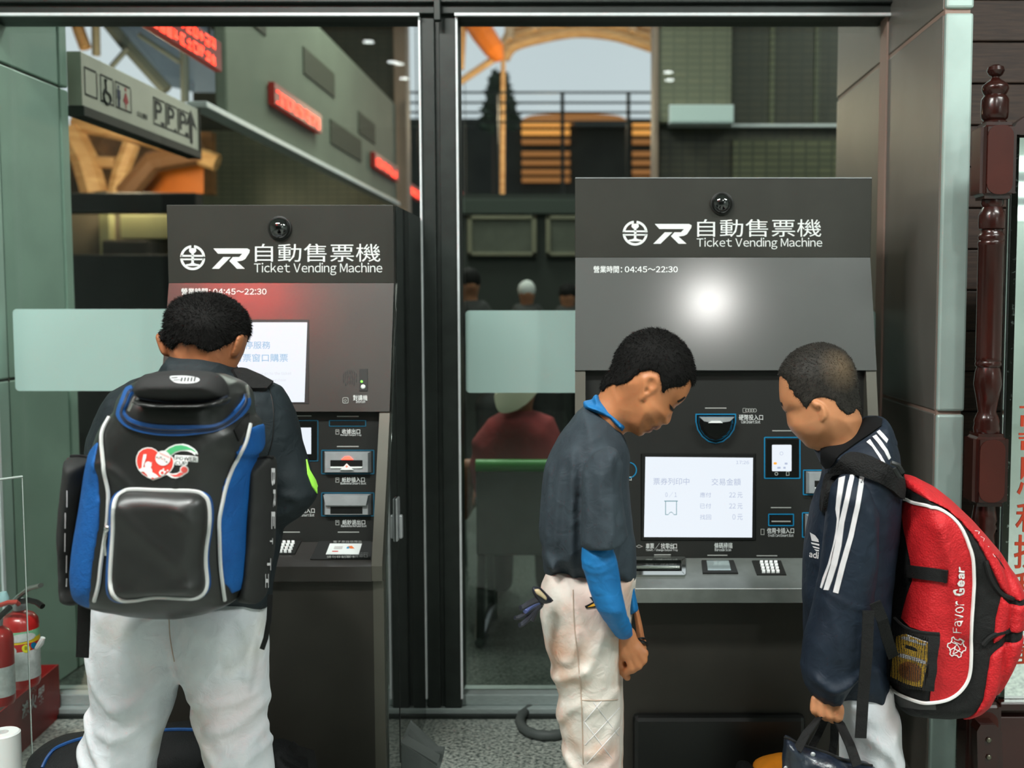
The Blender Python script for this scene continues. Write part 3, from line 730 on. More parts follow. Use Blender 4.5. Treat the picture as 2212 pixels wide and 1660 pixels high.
m_tile = tilewall('olive_tile', C(104, 104, 76), C(92, 94, 70), C(66, 68, 52), 5.)
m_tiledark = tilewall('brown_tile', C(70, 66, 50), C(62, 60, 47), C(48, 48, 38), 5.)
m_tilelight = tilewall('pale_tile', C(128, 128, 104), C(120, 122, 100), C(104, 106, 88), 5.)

m_timber = mat('warm_timber', C(214, 172, 118), .6, 0, .3, col2=C(180, 132, 82), vscale=6, ramp=(.3, .7), stretch=(1, 1, 6))
XF = -1.75
def yf(px): return -XF*FPX/(PX0-px)          # depth at which the fascia line passes column px
# counter fascia running away from the window
zf0, zf1 = 2.145, 3.05
fas = empty('counter_fascia', (XF-.3, 6.5, zf0), 'long grey-green fascia above the counters with red display boards', 'fascia')
G().box(XF-.06, XF, yf(503), 9.7, zf0+.03, zf1, .01).build('fascia_board', m_fascia, fas)
G().box(XF-.06, XF+.03, yf(440)+.03, 9.7, zf0, zf0+.03, .005).build('lower_trim', m_strip, fas)
for px0, px1, k in ((545, 586, .62), (665, 730, .58), (720, 785, .22), (780, 815, .45)):
    G().box(XF+.001, XF+.008, yf(px0), yf(px1), zf0+.9*k, zf0+.9*k+.16).build('vent', m_vent, fas)
# dark red display boards along the fascia
for i, (pa, pb, ya, yb, rows, lab) in enumerate(((300, 475, 20, 92, 2, 'red two-line dot display board nearest the glass, top left'), (588, 690, 180, 238, 1, 'red one-line dot display board in the middle of the fascia'),
        (805, 857, 340, 364, 1, 'red dot display board just left of the pink column'), (868, 905, 392, 412, 1, 'small red dot display board crossing the pink column'), (990, 1007, 424, 438, 1, 'tiny far red dot display board right of the mullion'))):
    y0, y1 = yf(pa), yf(pb)
    zt_ = P(pa, ya, y0).z; hh = .135 if rows == 2 else .12
    if i == 0: zt_ = P(475, 92, y1).z
    if i == 1: zt_ = P(690, 248, y1).z
    if i == 2: zt_ = P(857, 364, y1).z
    if i == 3: zt_ = P(905, 410, y1).z
    if i == 4: zt_ = P(1007, 426, y1).z
    d = empty('display_board', (XF+.03, (y0+y1)/2, zt_-hh), lab, 'display', 'red dot displays over the counters')
    G().box(XF+.005, XF+.04, y0, y1, zt_-hh, zt_, .004).build('housing', m_ledbox, d)
    if i > 2 or i == 0: 
        for yy in (y0+.1, y1-.1): G().tube([(XF+.02, yy, zt_), (XF+.02, yy, 4.3)], .006, 6).build('hanger_rod', m_signframe, d)
    rnd = random.Random(i)
    for r in range(rows):
        zc = zt_-hh*(r+.5)/rows if rows > 1 else zt_-hh*.6
        y = y0+.04; g = G(); k = 0
        while y < y1-.09:
            w = .05; s = .06 if rows == 1 else .04
            for _ in range(5):
                a = rnd.choice('hhv'); 
                if a == 'h': q = zc-s/2+rnd.choice((0, .33, .66, 1))*s; g.box(XF+.04, XF+.043, y, y+w, q-.005, q+.005)
                else: q = y+rnd.choice((0, .5, 1))*w; g.box(XF+.04, XF+.043, q-.005, q+.005, zc-s/2, zc+s/2)
            y += .072; k += 1
        g.build('glowing_glyphs', m_led, d)
# direction sign hanging below the fascia
y1 = yf(440)*1.0; y0 = 3.72
zt_, zb_ = P(440, 234, y1).z, P(440, 343, y1).z
zt_ = min(zt_, zf0-.012)
sg = empty('direction_sign', (XF, (y0+y1)/2, zb_), 'grey hanging sign with toilet and parking symbols and an arrow', 'sign')
sf = G().box(XF-.05, XF, y0, y1, zb_+.035, zt_, .003).build('sign_face', m_signface, sg)
G().box(XF-.055, XF+.006, y0, y1+.005, zb_, zb_+.035, .003).build('lower_frame', m_signframe, sg)
G().box(XF-.055, XF+.006, y1, y1+.012, zb_, zt_, .002).build('end_frame', m_signframe, sg)
for yy in (y0+.2, y1-.2): G().tube([(XF-.03, yy, zt_), (XF-.03, yy, zf0-.001)], .008, 6).build('hanger_rod', m_signframe, sg)
bsg = bvh_of([sf])
def onsign(yl, zl, w, h):  # sign-plane rect -> px outline
    def px(y, z):
        v = Vector((XF, y, z))-CAMV; a = v.dot(Vector((1, 0, 0))); f_ = v.dot(Vector((0, CT, -ST))); u_ = v.dot(Vector((0, ST, CT)))
        return (PX0+FPX*a/f_, PY0-FPX*u_/f_)
    return [px(yl, zl+h), px(yl+w, zl+h), px(yl+w, zl), px(yl, zl)]
H = zt_-zb_-.035; zb2 = zb_+.035
def sgpoly(name, pts, m):   # pts in sign units (y metres from y0, z fraction)
    V = [Vector((XF+.0015, y0+a, zb2+b*H)) for a, b in pts]; return mkobj(name, V, [list(range(len(V)))], m, sg)
def sgtext(s, a, w, b, h, m, bold=.02):
    V, F = text_flat(s, bold); q = np.array(V); lo, hi = q.min(0), q.max(0); q = (q-lo)/(hi-lo)
    return mkobj('sign_lettering', [Vector((XF+.0016, y0+a+t[0]*w, zb2+(b+t[1]*h)*H)) for t in q], F, m, sg)
L = y1-y0
def sgframe(a, w, b, h):
    t = .006
    for r in ((a, b, w, t/H), (a, b+h, w, t/H), (a, b, t, h), (a+w, b, t, h)): sgpoly('symbol_frame', [(r[0], r[1]), (r[0]+r[2], r[1]), (r[0]+r[2], r[1]+r[3]), (r[0], r[1]+r[3])], m_signprint)
sgframe(.02, .09, .22, .5); sgframe(.14, .1, .22, .5); sgframe(.26, .13, .22, .5)
g = G(); g.tube([(XF+.002, y0+.19+.028*math.cos(t), zb2+.36*H+.028*math.sin(t)) for t in np.linspace(2.2, 6.5, 16)], .004, 6, upv=(1, 0, 0)); g.tube([(XF+.002, y0+.18, zb2+.62*H), (XF+.002, y0+.182, zb2+.45*H), (XF+.002, y0+.21, zb2+.42*H), (XF+.002, y0+.222, zb2+.3*H)], .004, 6, upv=(1, 0, 0)); g.ball((XF+.001, y0+.18, zb2+.66*H), .008, 1)
g.build('wheelchair_symbol', m_signprint, sg)
g = G(); g.box(XF, XF+.002, y0+.275, y0+.302, zb2+.42*H, zb2+.6*H); g.box(XF, XF+.002, y0+.281, y0+.296, zb2+.26*H, zb2+.44*H); g.ball((XF, y0+.289, zb2+.65*H), .009, 1, (.2, 1, 1)); g.build('man_symbol', m_signblue, sg)
sgpoly('woman_symbol', [(.325, .42), (.345, .6), (.352, .6), (.372, .42), (.352, .36), (.35, .25), (.346, .25), (.344, .36)], m_signred)
g = G(); g.ball((XF, y0+.349, zb2+.66*H), .009, 1, (.2, 1, 1)); g.build('woman_symbol', m_signred, sg)
sgtext('公廁', .44, .1, .22, .12, m_signprint)
for k in range(3):
    sgtext('P', .615+k*.13, .075, .32, .42, m_signprint, .03); sgtext('▲' if k == 1 else '▬', .675+k*.13, .035, .22, .09, m_signprint)
    sgframe(.6+k*.13, .12, .2, .56)
a0 = L-.12
sgpoly('arrow', [(a0+.015, .1), (a0+.045, .1), (a0+.045, .56), (a0+.1, .46), (a0+.03, .9), (a0-.04, .46), (a0+.015, .56)], m_signprint)

# steel roof and sky gaps left of the fascia
rf_ = empty('steel_roof', (XX(330, 8.2), 8.2, 2.9), 'blue-grey sloping steel roof with dark beams above the hanging sign', 'roof')
YS_ = 8.2
V = [P(a, b, YS_+c) for a, b, c in ((236, 30, 0), (345, 30, .4), (470, 90, .8), (505, 200, .8), (420, 200, .5), (345, 182, 0))]
nV = len(V); mkobj('roof_sheet', V+[v+Vector((0, .05, .08)) for v in V], [list(range(nV)), list(range(2*nV-1, nV-1, -1))]+[[i, (i+1) % nV, (i+1) % nV+nV, i+nV] for i in range(nV)], mat('roof_blue_grey', C(136, 148, 164), .6, var=.05, vscale=2), rf_)
m_rbeam = mat('roof_beam', C(88, 92, 84), .6)
G().tube([P(210, 20, YS_-.1), P(270, 95, YS_-.1), P(360, 195, YS_-.1)], .05, 6).build('beam', m_rbeam, rf_)
G().tube([P(206, 20, YS_-.2), P(208, 120, YS_-.2)], .03, 6).build('post', mat('tan_post', C(140, 128, 100), .6), rf_)
G().tube([P(240, 145, YS_-.2), P(275, 105, YS_-.2)], .02, 6).build('brace', m_rbeam, rf_)
G().tube([P(160, 30, YS_), P(172, 70, YS_), P(185, 105, YS_)], .045, 6).build('timber_strut', m_timber, rf_)
G().tube([P(300, 75, YS_-.3), P(390, 135, YS_-.3)], .02, 6).build('brace', m_rbeam, rf_)
G().tube([P(398, 95, YS_-.3), P(400, 220, YS_-.3)], .03, 6).build('post', m_rbeam, rf_)

# far walls either side of the opening to the street
YFW = 10.2
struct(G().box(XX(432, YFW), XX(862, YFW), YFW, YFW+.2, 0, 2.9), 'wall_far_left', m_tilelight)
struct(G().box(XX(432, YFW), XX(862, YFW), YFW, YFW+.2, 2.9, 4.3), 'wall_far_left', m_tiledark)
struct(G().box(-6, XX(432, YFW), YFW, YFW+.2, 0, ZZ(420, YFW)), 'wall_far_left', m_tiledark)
m_pink = mat('pink_beige_column', C(150, 128, 112), .6, var=.06, vscale=3)
cpx = empty('column', (XX(875, 9.9), 9.9, 0), 'slim pink-beige column left of the street opening', 'column')
G().box(XX(863, 9.9), XX(889, 9.9), 9.8, 10.0, 0, 4.3, .01).build('shaft', m_pink, cpx)
G().box(XX(860, 9.9), XX(892, 9.9), 9.78, 10.02, 0, .12, .01).build('base', m_pink, cpx)
YR = 8.2
wr2 = struct(G().box(XX(1410, YR), 6, YR, YR+.2, 0, 4.3), 'wall_far_right', m_tiledark)
struct(G().box(XX(1412, YR), XX(1570, YR), YR-.12, YR, ZZ(265, YR-.1), 4.3, .01), 'trim_6', m_tilelight)
struct(G().box(XX(1570, YR), XX(1842, YR), YR-.06, YR, ZZ(275, YR-.05), ZZ(268, YR-.05), .005), 'trim_7', m_strip)
struct(G().box(XX(1578, YR), XX(1830, YR), YR-.03, YR, .4, ZZ(300, YR-.05)), 'trim_8', m_tile)
for px in (1660, 1755): struct(G().box(XX(px-5, YR), XX(px+5, YR), YR-.02, YR, ZZ(272, YR), 4.2), 'trim_9', m_tile)
struct(G().box(XX(1408, YR), XX(1418, YR), YR-.14, YR+.3, 0, 4.3, .01), 'trim_10', m_pink)
lb = empty('light_box', (XX(1511, 8), 8.0, ZZ(265, 8)), 'pale rectangular light box on the far tiled wall', 'light box')
G().box(XX(1445, 8), XX(1578, 8), 7.96, 8.07, ZZ(265, 7.98), ZZ(228, 7.98), .01).build('diffuser', mat('light_box_face', C(170, 185, 180), .4, emit=C(150, 170, 165), estr=.55), lb)
G().box(XX(1443, 8), XX(1580, 8), 8.0, 8.2, ZZ(267, 8), ZZ(226, 8), .004).build('housing', m_strip, lb)
# street side: canopy arches, railing, tree, slatted lit building
m_orange = mat('orange_panel', C(226, 118, 20), .5, var=.08, vscale=4)
m_steel = mat('black_rail_paint', C(22, 30, 27), .5)
YC = 15.
def pline(pts, Y): return [P(a, b, Y) for a, b in pts]
cn = empty('canopy_roof', (XX(1150, YC), YC, 0), 'warm timber canopy with arched ribs over the street opening', 'canopy')
arch = smoothline([(1090, 128), (1110, 101), (1170, 83), (1245, 71), (1320, 77), (1375, 92), (1415, 106)], 5)
G().tube(pline(arch, YC), .07, 8).build('arch_rib', m_timber, cn, smooth=True)
G().tube(pline([(x, y-19) for x, y in arch], YC+.6), .07, 8).build('arch_rib', m_timber, cn, smooth=True)
G().tube(pline([(x, y-36) for x, y in arch], YC+1.2), .07, 8).build('arch_rib', m_timber, cn, smooth=True)
for a in range(4, len(arch)-1, 5): G().tube([P(*arch[a], YC)+Vector((0, 0, .1)), P(arch[a][0]+4, arch[a][1]-60, YC+2)], .06, 6).build('purlin', m_timber, cn)
deck = [P(x, y-22, YC+1) for x, y in arch]; deck2 = [P(x, y-140, YC+4) for x, y in arch]
mkobj('roof_deck', deck+deck2+[p+Vector((0, 0, .1)) for p in deck+deck2], [[i, i+1, len(arch)+i+1, len(arch)+i] for i in range(len(arch)-1)]+[[2*len(arch)+i, 2*len(arch)+i+1, 3*len(arch)+i+1, 3*len(arch)+i] for i in range(len(arch)-1)], m_timber, cn)
G().tube(pline([(1010, 30), (1042, 70), (1068, 108), (1080, 130)], YC-.5), [.13, .16, .14, .06], 8).build('orange_brace', m_orange, cn)
G().tube(pline([(1078, 120), (992, 178)], YC-.4), .05, 6).build('strut', m_timber, cn)
G().tube(pline([(1000, 40), (994, 150)], YC-.4), .06, 6).build('strut', m_timber, cn)
G().tube(pline([(1083, 100), (1087, 125), (1083, 700)], YC-.2), .035, 6).build('post', m_timber, cn)
m_warm = bpy.data.lights.new('canopy_lamp', 'POINT'); m_warm.energy = 150; m_warm.color = (1, .78, .52); m_warm.shadow_soft_size = .2
ol = bpy.data.objects.new('canopy_lamp', m_warm); col_main.objects.link(ol); ol.location = P(1180, 250, YC-1.6)
YRL = 12.
rl = empty('railing', (XX(1150, YRL), YRL, 0), 'black horizontal-bar railing across the street opening', 'railing')
for y in (200, 222, 243, 264): G().tube([P(800, y, YRL), P(1430, y, YRL)], .013, 6).build('rail', m_steel, rl)
for x in (930, 1076, 1216, 1356): G().box(XX(x-4, YRL), XX(x+4, YRL), YRL-.02, YRL+.02, 0, ZZ(198, YRL)).build('post', m_steel, rl)
m_darkbld = mat('dark_facade', C(30, 34, 28), .8, var=.2, vscale=2)
m_litwin = mat('lit_window', C(210, 150, 80), .5, emit=C(226, 150, 70), estr=.9)
m_litwin2 = mat('dim_lit_window', C(150, 100, 60), .5, emit=C(170, 108, 50), estr=.55)
YB_ = 22.
bl = empty('street_building', (XX(1200, YB_), YB_, 0), 'dark building across the street with warm lit slatted windows', 'building')
G().box(XX(700, YB_), XX(1500, YB_), YB_, YB_+2, -2, ZZ(256, YB_)).build('wall', m_darkbld, bl)
g = G(); cv = smoothline([(1125, 262), (1150, 249), (1245, 244), (1330, 249), (1356, 260)], 4)
V = pline(cv, YB_-.1)+[P(cv[-1][0], 268, YB_-.1), P(cv[0][0], 268, YB_-.1)]
mkobj('arched_roof_light', [v for v in V]+[v+Vector((0, .4, 0)) for v in V], [list(range(len(V))), list(range(len(V), 2*len(V)))]+[[i, (i+1) % len(V), (i+1) % len(V)+len(V), i+len(V)] for i in range(len(V))], m_litwin2, bl)
for k, (y, e) in enumerate(((270, 1), (288, 1), (308, 0), (334, 0), (353, 0), (373, 0), (390, 0))):
    mm = m_litwin if e else m_litwin2
    G().box(XX(1130, YB_), XX(1213, YB_), YB_-.12, YB_-.02, ZZ(y+5, YB_), ZZ(y-5, YB_)).build('window', mm, bl)
    G().box(XX(1220, YB_), XX(1232, YB_), YB_-.12, YB_-.02, ZZ(y+5, YB_), ZZ(y-5, YB_)).build('window', mm, bl)
    G().box(XX(1364, YB_), XX(1425, YB_), YB_-.12, YB_-.02, ZZ(y+5, YB_), ZZ(y-5, YB_)).build('window', mm, bl)
G().box(XX(1240, YB_), XX(1360, YB_), YB_-.3, YB_, ZZ(277, YB_), ZZ(266, YB_)).build('parapet', mat('parapet_grey', C(62, 66, 66), .7), bl)
tr_ = empty('street_tree', (XX(1078, 19), 19, 0), 'dark conical tree behind the railing', 'tree')
G().tube([(XX(1078, 19), 19, 0), P(1078, 240, 19)], .12, 8).build('trunk', mat('bark', C(50, 40, 30), .9), tr_)
g = G(); rnd = random.Random(3)
for k in range(420):
    t = rnd.random(); y = 165+t*110; w = 8+34*t; x = 1078+rnd.uniform(-w, w); p = P(x, y, 19+rnd.uniform(-.4, .4)*w/20)
    a, b_ = Vector((rnd.gauss(0, 1), rnd.gauss(0, 1), rnd.gauss(0, 1))).normalized()*.17, Vector((rnd.gauss(0, 1), rnd.gauss(0, 1), rnd.gauss(0, 1))).normalized()*.1
    g.add([p-a, p+b_, p+a, p-b_], [(0, 1, 2, 3)])
g.build('foliage', mat('dark_foliage', C(42, 60, 48), .8, var=.3, vscale=6), tr_, kind='stuff')
struct(G().box(-14, 12, 10.6, 30, -.3, -.1), 'ground', mat('street_asphalt', C(60, 62, 60), .9, var=.1))
# timber seen under the sign at far left
cn2 = empty('timber_roof', (XX(300, 9), 9, 2), 'warm lit timber roof frame seen below the hanging sign', 'roof frame')
YT = 8.6
def beam(pts, w, m, nm='beam'): G().tube(pline(pts, YT), w, 8).build(nm, m, cn2)
beam([(150, 280), (185, 350), (205, 420)], .11, m_timber); beam([(250, 420), (262, 370), (285, 310)], .07, m_timber)
beam([(190, 350), (250, 352)], .05, m_timber); beam([(270, 420), (330, 350), (440, 330)], .09, mat('shaded_timber', C(120, 82, 50), .7))  # the last beam has its shade put into a darker timber colour
beam([(160, 265), (200, 272), (330, 300), (470, 352)], .07, m_timber)
mkobj('orange_panel', [P(280, 418, YT+.3), P(440, 418, YT+.3), P(440, 338, YT+.3), P(340, 372, YT+.3)]+[P(280, 418, YT+.4), P(440, 418, YT+.4), P(440, 338, YT+.4), P(340, 372, YT+.4)], [[0, 1, 2, 3], [7, 6, 5, 4], [0, 1, 5, 4], [1, 2, 6, 5], [2, 3, 7, 6], [3, 0, 4, 7]], m_orange, cn2)
G().box(XX(120, YT+.6), XX(470, YT+.6), YT+.6, YT+.7, ZZ(420, YT+.6), ZZ(285, YT+.6)).build('back_panel', mat('umber_board', C(150, 104, 60), .7, col2=C(90, 66, 44), vscale=2.5, ramp=(.42, .6)), cn2)
lw = bpy.data.lights.new('timber_lamp', 'POINT'); lw.energy = 55; lw.color = (1, .82, .58); lw.shadow_soft_size = .15
ol = bpy.data.objects.new('timber_lamp', lw); col_main.objects.link(ol); ol.location = P(260, 330, YT-1.1)
m_black = mat('counter_black', C(20, 22, 19), .6, var=.15, vscale=3); m_cream = mat('cream_panel', C(176, 172, 124), .6, var=.06, vscale=4)
ct = empty('ticket_counter', (XX(300, 7.6), 7.6, 0), 'dark counter with a cream lit back panel, left of the left machine', 'counter')
YK = 7.4
G().box(XX(120, YK), XX(432, YK), YK, YK+.15, ZZ(460, YK), ZZ(416, YK), .01).build('head_beam', m_black, ct)
G().box(XX(120, YK), XX(432, YK), YK+.3, YK+.35, 0, ZZ(462, YK+.3)).build('back_board', mat('counter_umber', C(88, 78, 60), .7, var=.1, vscale=2), ct)
G().box(XX(240, YK), XX(362, YK), YK+.22, YK+.3, ZZ(515, YK+.2), ZZ(464, YK+.2), .004).build('cream_panel', m_cream, ct)
G().box(XX(196, YK), XX(218, YK), YK+.2, YK+.3, ZZ(552, YK+.2), ZZ(462, YK+.2), .004).build('side_strip', m_cream, ct)
G().box(XX(235, YK), XX(335, YK), YK-.05, YK+.15, ZZ(560, YK), ZZ(519, YK), .02).build('terminal', mat('terminal_brown', C(60, 50, 38), .6), ct)
G().box(XX(120, YK), XX(880, YK), YK-.15, YK+.3, 0, ZZ(552, YK), .01).build('counter_front', m_black, ct)
# cream framed hatch panels seen right of the mullion
hp_ = empty('hatch_panel', (XX(1120, 7.5), 7.5, 0), 'framed cream hatch panels above the dark waiting area, right of the mullion', 'panel')
YH = 7.6
G().box(XX(985, YH), XX(1262, YH), YH+.05, YH+.12, 0, ZZ(418, YH)).build('backing', mat('hatch_dark', C(38, 44, 38), .8), hp_)
m_hatch = mat('hatch_cream', C(112, 110, 90), .6, var=.05); m_hatch_in = mat('hatch_inner', C(78, 82, 70), .7, var=.1)
for x0, x1 in ((1012, 1160), (1180, 1262)):
    G().box(XX(x0, YH), XX(x1, YH), YH+.02, YH+.05, ZZ(553, YH), ZZ(466, YH)).build('hatch_inner', m_hatch_in, hp_)
    for a in (rect(x0, 466, x1, 474), rect(x0, 545, x1, 553), rect(x0, 466, x0+10, 553), rect(x1-10, 466, x1, 553)):
        G().box(XX(a[0][0], YH), XX(a[1][0], YH), YH, YH+.05, ZZ(a[2][1], YH), ZZ(a[0][1], YH), .003).build('hatch_frame', m_hatch, hp_)
G().box(XX(985, YH), XX(1262, YH), YH, YH+.04, ZZ(462, YH), ZZ(430, YH), .004).build('lintel', mat('lintel_green', C(48, 58, 50), .7), hp_)
# waiting bench with green top edge, in front of the seated traveller
m_bench = mat('bench_perforated_steel', C(62, 70, 66), .4, .6, var=.08, vscale=12); m_green = mat('bench_green_edge', C(52, 150, 52), .45); m_benchframe = mat('bench_chrome', C(120, 128, 126), .25, .9)
def bench(name, x0, x1, Y, label):
    zt_ = ZZ(996, Y); r = empty(name, ((x0+x1)/2, Y+.2, 0), label, 'bench', 'waiting benches')
    G().box(x0, x1, Y, Y+.03, zt_-.36, zt_-.035, .008).build('backrest', m_bench, r)
    G().tube([(x0, Y+.012, zt_-.02), (x1, Y+.012, zt_-.02)], .024, 10).build('top_edge', m_green, r, smooth=True)
    G().box(x0, x1, Y+.02, Y+.03, zt_-.13, zt_-.035).build('green_band', m_green, r)
    G().box(x0, x1, Y+.05, Y+.48, .38, .41, .01).build('seat', m_bench, r)
    for x in (x0+.02, x1-.02):
        G().tube([(x, Y+.02, zt_-.03), (x, Y+.03, .36), (x, Y-.08, .03)], .018, 8).build('frame', m_benchframe, r, smooth=True)
        G().tube([(x, Y+.3, .38), (x, Y+.38, .03)], .018, 8).build('leg', m_benchframe, r, smooth=True)
        G().tube([(x, Y-.1, .018), (x, Y+.4, .018)], .018, 8).build('foot_bar', m_benchframe, r, smooth=True)
    return r
bench('waiting_bench', XX(1026, 3.95), XX(1300, 3.95), 3.95, 'steel waiting bench with green top edge behind the maroon-coated traveller')
bench('waiting_bench', XX(820, 4.6), XX(985, 4.6), 4.6, 'steel waiting bench with green top edge, mostly hidden by the mullion')
# ================================================================ sculpting: implicit volumes -> one continuous mesh
def poly_xz(poly, Y): return np.array([(p.x, p.z) for p in (P(a, b, Y) for a, b in poly)], dtype=np.float32)
def sd_poly(pz, X, Z):
    """signed distance (negative inside) to a closed outline, on arrays X, Z"""
    d2 = np.full(np.broadcast(X, Z).shape, 1e9, np.float32); ins = np.zeros(d2.shape, bool); n = len(pz)
    for i in range(n):
        ax, az = pz[i]; bx, bz = pz[(i+1) % n]; ex, ez = bx-ax, bz-az
        t = np.clip(((X-ax)*ex+(Z-az)*ez)/max(ex*ex+ez*ez, 1e-12), 0, 1)
        d2 = np.minimum(d2, (X-ax-t*ex)**2+(Z-az-t*ez)**2)
        if az != bz:
            c = ((az > Z) != (bz > Z)) & (X < (bx-ax)*(Z-az)/(bz-az)+ax); ins ^= c
    d = np.sqrt(d2); return np.where(ins, -d, d)
def line_dist(pl, X, Z):
    d2 = np.full(np.broadcast(X, Z).shape, 1e9, np.float32)
    for i in range(len(pl)-1):
        ax, az = pl[i]; bx, bz = pl[i+1]; ex, ez = bx-ax, bz-az
        t = np.clip(((X-ax)*ex+(Z-az)*ez)/max(ex*ex+ez*ez, 1e-12), 0, 1)
        d2 = np.minimum(d2, (X-ax-t*ex)**2+(Z-az-t*ez)**2)
    return np.sqrt(d2)
def smin(a, b, k):
    h = np.clip(.5+.5*(b-a)/k, 0, 1); return b+(a-b)*h-k*h*(1-h)
def smax(a, b, k): return -smin(-a, -b, k)
class Grid:
    def __init__(s, lo, hi, h, zf=None):
        s.xs = np.arange(lo[0], hi[0], h, dtype=np.float32); s.ys = np.arange(lo[1], hi[1], h, dtype=np.float32)
        if zf:      # zf: list of (z0, z1, step) from the bottom up
            s.zs = np.concatenate([np.arange(a, b, st, dtype=np.float32) for a, b, st in zf])
        else: s.zs = np.arange(lo[2], hi[2], h, dtype=np.float32)
        s.X = s.xs[:, None, None]; s.Y = s.ys[None, :, None]; s.Z = s.zs[None, None, :]
        s.X2, s.Z2 = s.xs[:, None], s.zs[None, :]
    def wob(s, amp, freq, seed=0, st=(1, 1, 1)):
        """soft cloth ripple"""
        r = np.random.RandomState(seed); out = 0
        wx = .35*np.sin(s.X*freq*.7+r.rand()*6+s.Z*freq*.5*st[2]); 
        for k in range(4):
            d = r.normal(size=3)*np.array(st); d = d/np.linalg.norm(d)*freq*(1+.5*k)
            out = out+np.sin(d[0]*s.X+d[1]*s.Y+d[2]*s.Z+r.rand()*6.28+wx*2)*(1/(1+.6*k))
        return (out*amp/2.2).astype(np.float32)
    def gauss(s, px, py, Y, sig, sigz=None):
        p = P(px, py, Y); k = Y/FPX
        return np.exp(-((s.X2-p.x)**2/(2*(sig*k)**2)+(s.Z2-p.z)**2/(2*((sigz or sig)*k)**2)))
    def inflate(s, poly, Y, Tf, R, Tb=None, yc=None, grow=0., tmod=None, ridges=(), cut=None, closed_smooth=0):
        """round solid whose outline is poly (px, at depth Y): half-depth Tf toward the camera, Tb away"""
        if closed_smooth: poly = smoothline(poly, closed_smooth, True)
        d = sd_poly(poly_xz(poly, Y), s.X2, s.Z2)-grow
        Tb = Tb or Tf; yc_ = Y if yc is None else yc
        if isinstance(yc_, np.ndarray): yc_ = yc_[:, None, :]
        dy = s.Y-yc_
        tm = 1 if tmod is None else tmod[:, None, :]
        sc = np.where(dy < 0, R/(Tf*tm), R/(Tb*tm)).astype(np.float32)
        f = np.sqrt(np.maximum(d+R, 0)[:, None, :]**2+(dy*sc)**2)-R
        if ridges:
            h = 0
            for pl, A, sg in ridges:
                h = h+A*np.exp(-line_dist(poly_xz(smoothline(pl, 4), Y), s.X2, s.Z2)**2/(2*(sg*Y/FPX)**2))
            f = f-np.where(dy < .02, 1, 0)*h[:, None, :]
        if cut:     # straight hem: keep what lies above the px line
            (ax, az), (bx, bz) = poly_xz(cut, Y); nx_, nz_ = -(bz-az), bx-ax; L = math.hypot(nx_, nz_); s_ = 1 if nz_ > 0 else -1
            f = smax(f, (-(s.X-ax)*nx_-(s.Z-az)*nz_)*s_/L+0*f, .004)
        return f.astype(np.float32)
    def chain(s, pts, rad, k=.01, sy=1.):
        out = None
        for i in range(len(pts)-1):
            a, b = np.array(pts[i]), np.array(pts[i+1]); e = b-a; L = max((e*e).sum(), 1e-12)
            t = np.clip(((s.X-a[0])*e[0]+(s.Y-a[1])*e[1]+(s.Z-a[2])*e[2])/L, 0, 1)
            d = np.sqrt((s.X-a[0]-t*e[0])**2+((s.Y-a[1]-t*e[1])/sy)**2+(s.Z-a[2]-t*e[2])**2)-(rad[i]+(rad[i+1]-rad[i])*t)
            out = d if out is None else smin(out, d, k)
        return out.astype(np.float32)
    def ell(s, c, r):
        return ((np.sqrt(((s.X-c[0])/r[0])**2+((s.Y-c[1])/r[1])**2+((s.Z-c[2])/r[2])**2)-1)*min(r)).astype(np.float32)
    def mesh(s, f, smooth=2, lam=.5):
        ins = f < 0
        cnt = np.zeros(tuple(n-1 for n in f.shape), np.int8)
        sl = lambda i: slice(i, -1 if i == 0 else None)
        for i in (0, 1):
            for j in (0, 1):
                for k in (0, 1): cnt += ins[sl(i), sl(j), sl(k)]
        act = (cnt > 0) & (cnt < 8); idx = np.argwhere(act); vid = np.full(act.shape, -1, np.int64); vid[act] = np.arange(len(idx))
        I, J, K = idx.T; acc = np.zeros((len(idx), 3)); num = np.zeros(len(idx))
        cs = [(a, b, c) for a in (0, 1) for b in (0, 1) for c in (0, 1)]
        for a in cs:
            for ax in range(3):
                if a[ax]: continue
                b = list(a); b[ax] = 1
                fa = f[I+a[0], J+a[1], K+a[2]]; fb = f[I+b[0], J+b[1], K+b[2]]; m = (fa < 0) != (fb < 0)
                t = np.where(m, fa/np.where(fa == fb, 1, fa-fb), 0)
                pa = np.stack([s.xs[I+a[0]], s.ys[J+a[1]], s.zs[K+a[2]]], 1); pb = np.stack([s.xs[I+b[0]], s.ys[J+b[1]], s.zs[K+b[2]]], 1)
                acc += np.where(m[:, None], pa+(pb-pa)*t[:, None], 0); num += m
        V = acc/num[:, None]; Q = []
        for ax in range(3):
            o1, o2 = (ax+1) % 3, (ax+2) % 3
            a = [slice(1, -1)]*3; a[ax] = slice(0, -1); b = list(a); b[ax] = slice(1, None)
            A, B = ins[tuple(a)], ins[tuple(b)]
            for fl, m in ((0, A & ~B), (1, ~A & B)):
                e = np.argwhere(m)
                if not len(e): continue
                e[:, o1] += 1; e[:, o2] += 1
                c = []
                for d1, d2 in ((-1, -1), (0, -1), (0, 0), (-1, 0)):
                    q = e.copy(); q[:, o1] += d1; q[:, o2] += d2; c.append(vid[q[:, 0], q[:, 1], q[:, 2]])
                if fl: c = c[::-1]
                Q.append(np.stack(c, 1))
        Q = np.concatenate(Q)
        Q = Q[(Q >= 0).all(1)]
        E = np.concatenate([Q[:, [0, 1]], Q[:, [1, 2]], Q[:, [2, 3]], Q[:, [3, 0]]]); n = len(V)
        deg = np.bincount(E[:, 0], minlength=n)+np.bincount(E[:, 1], minlength=n)
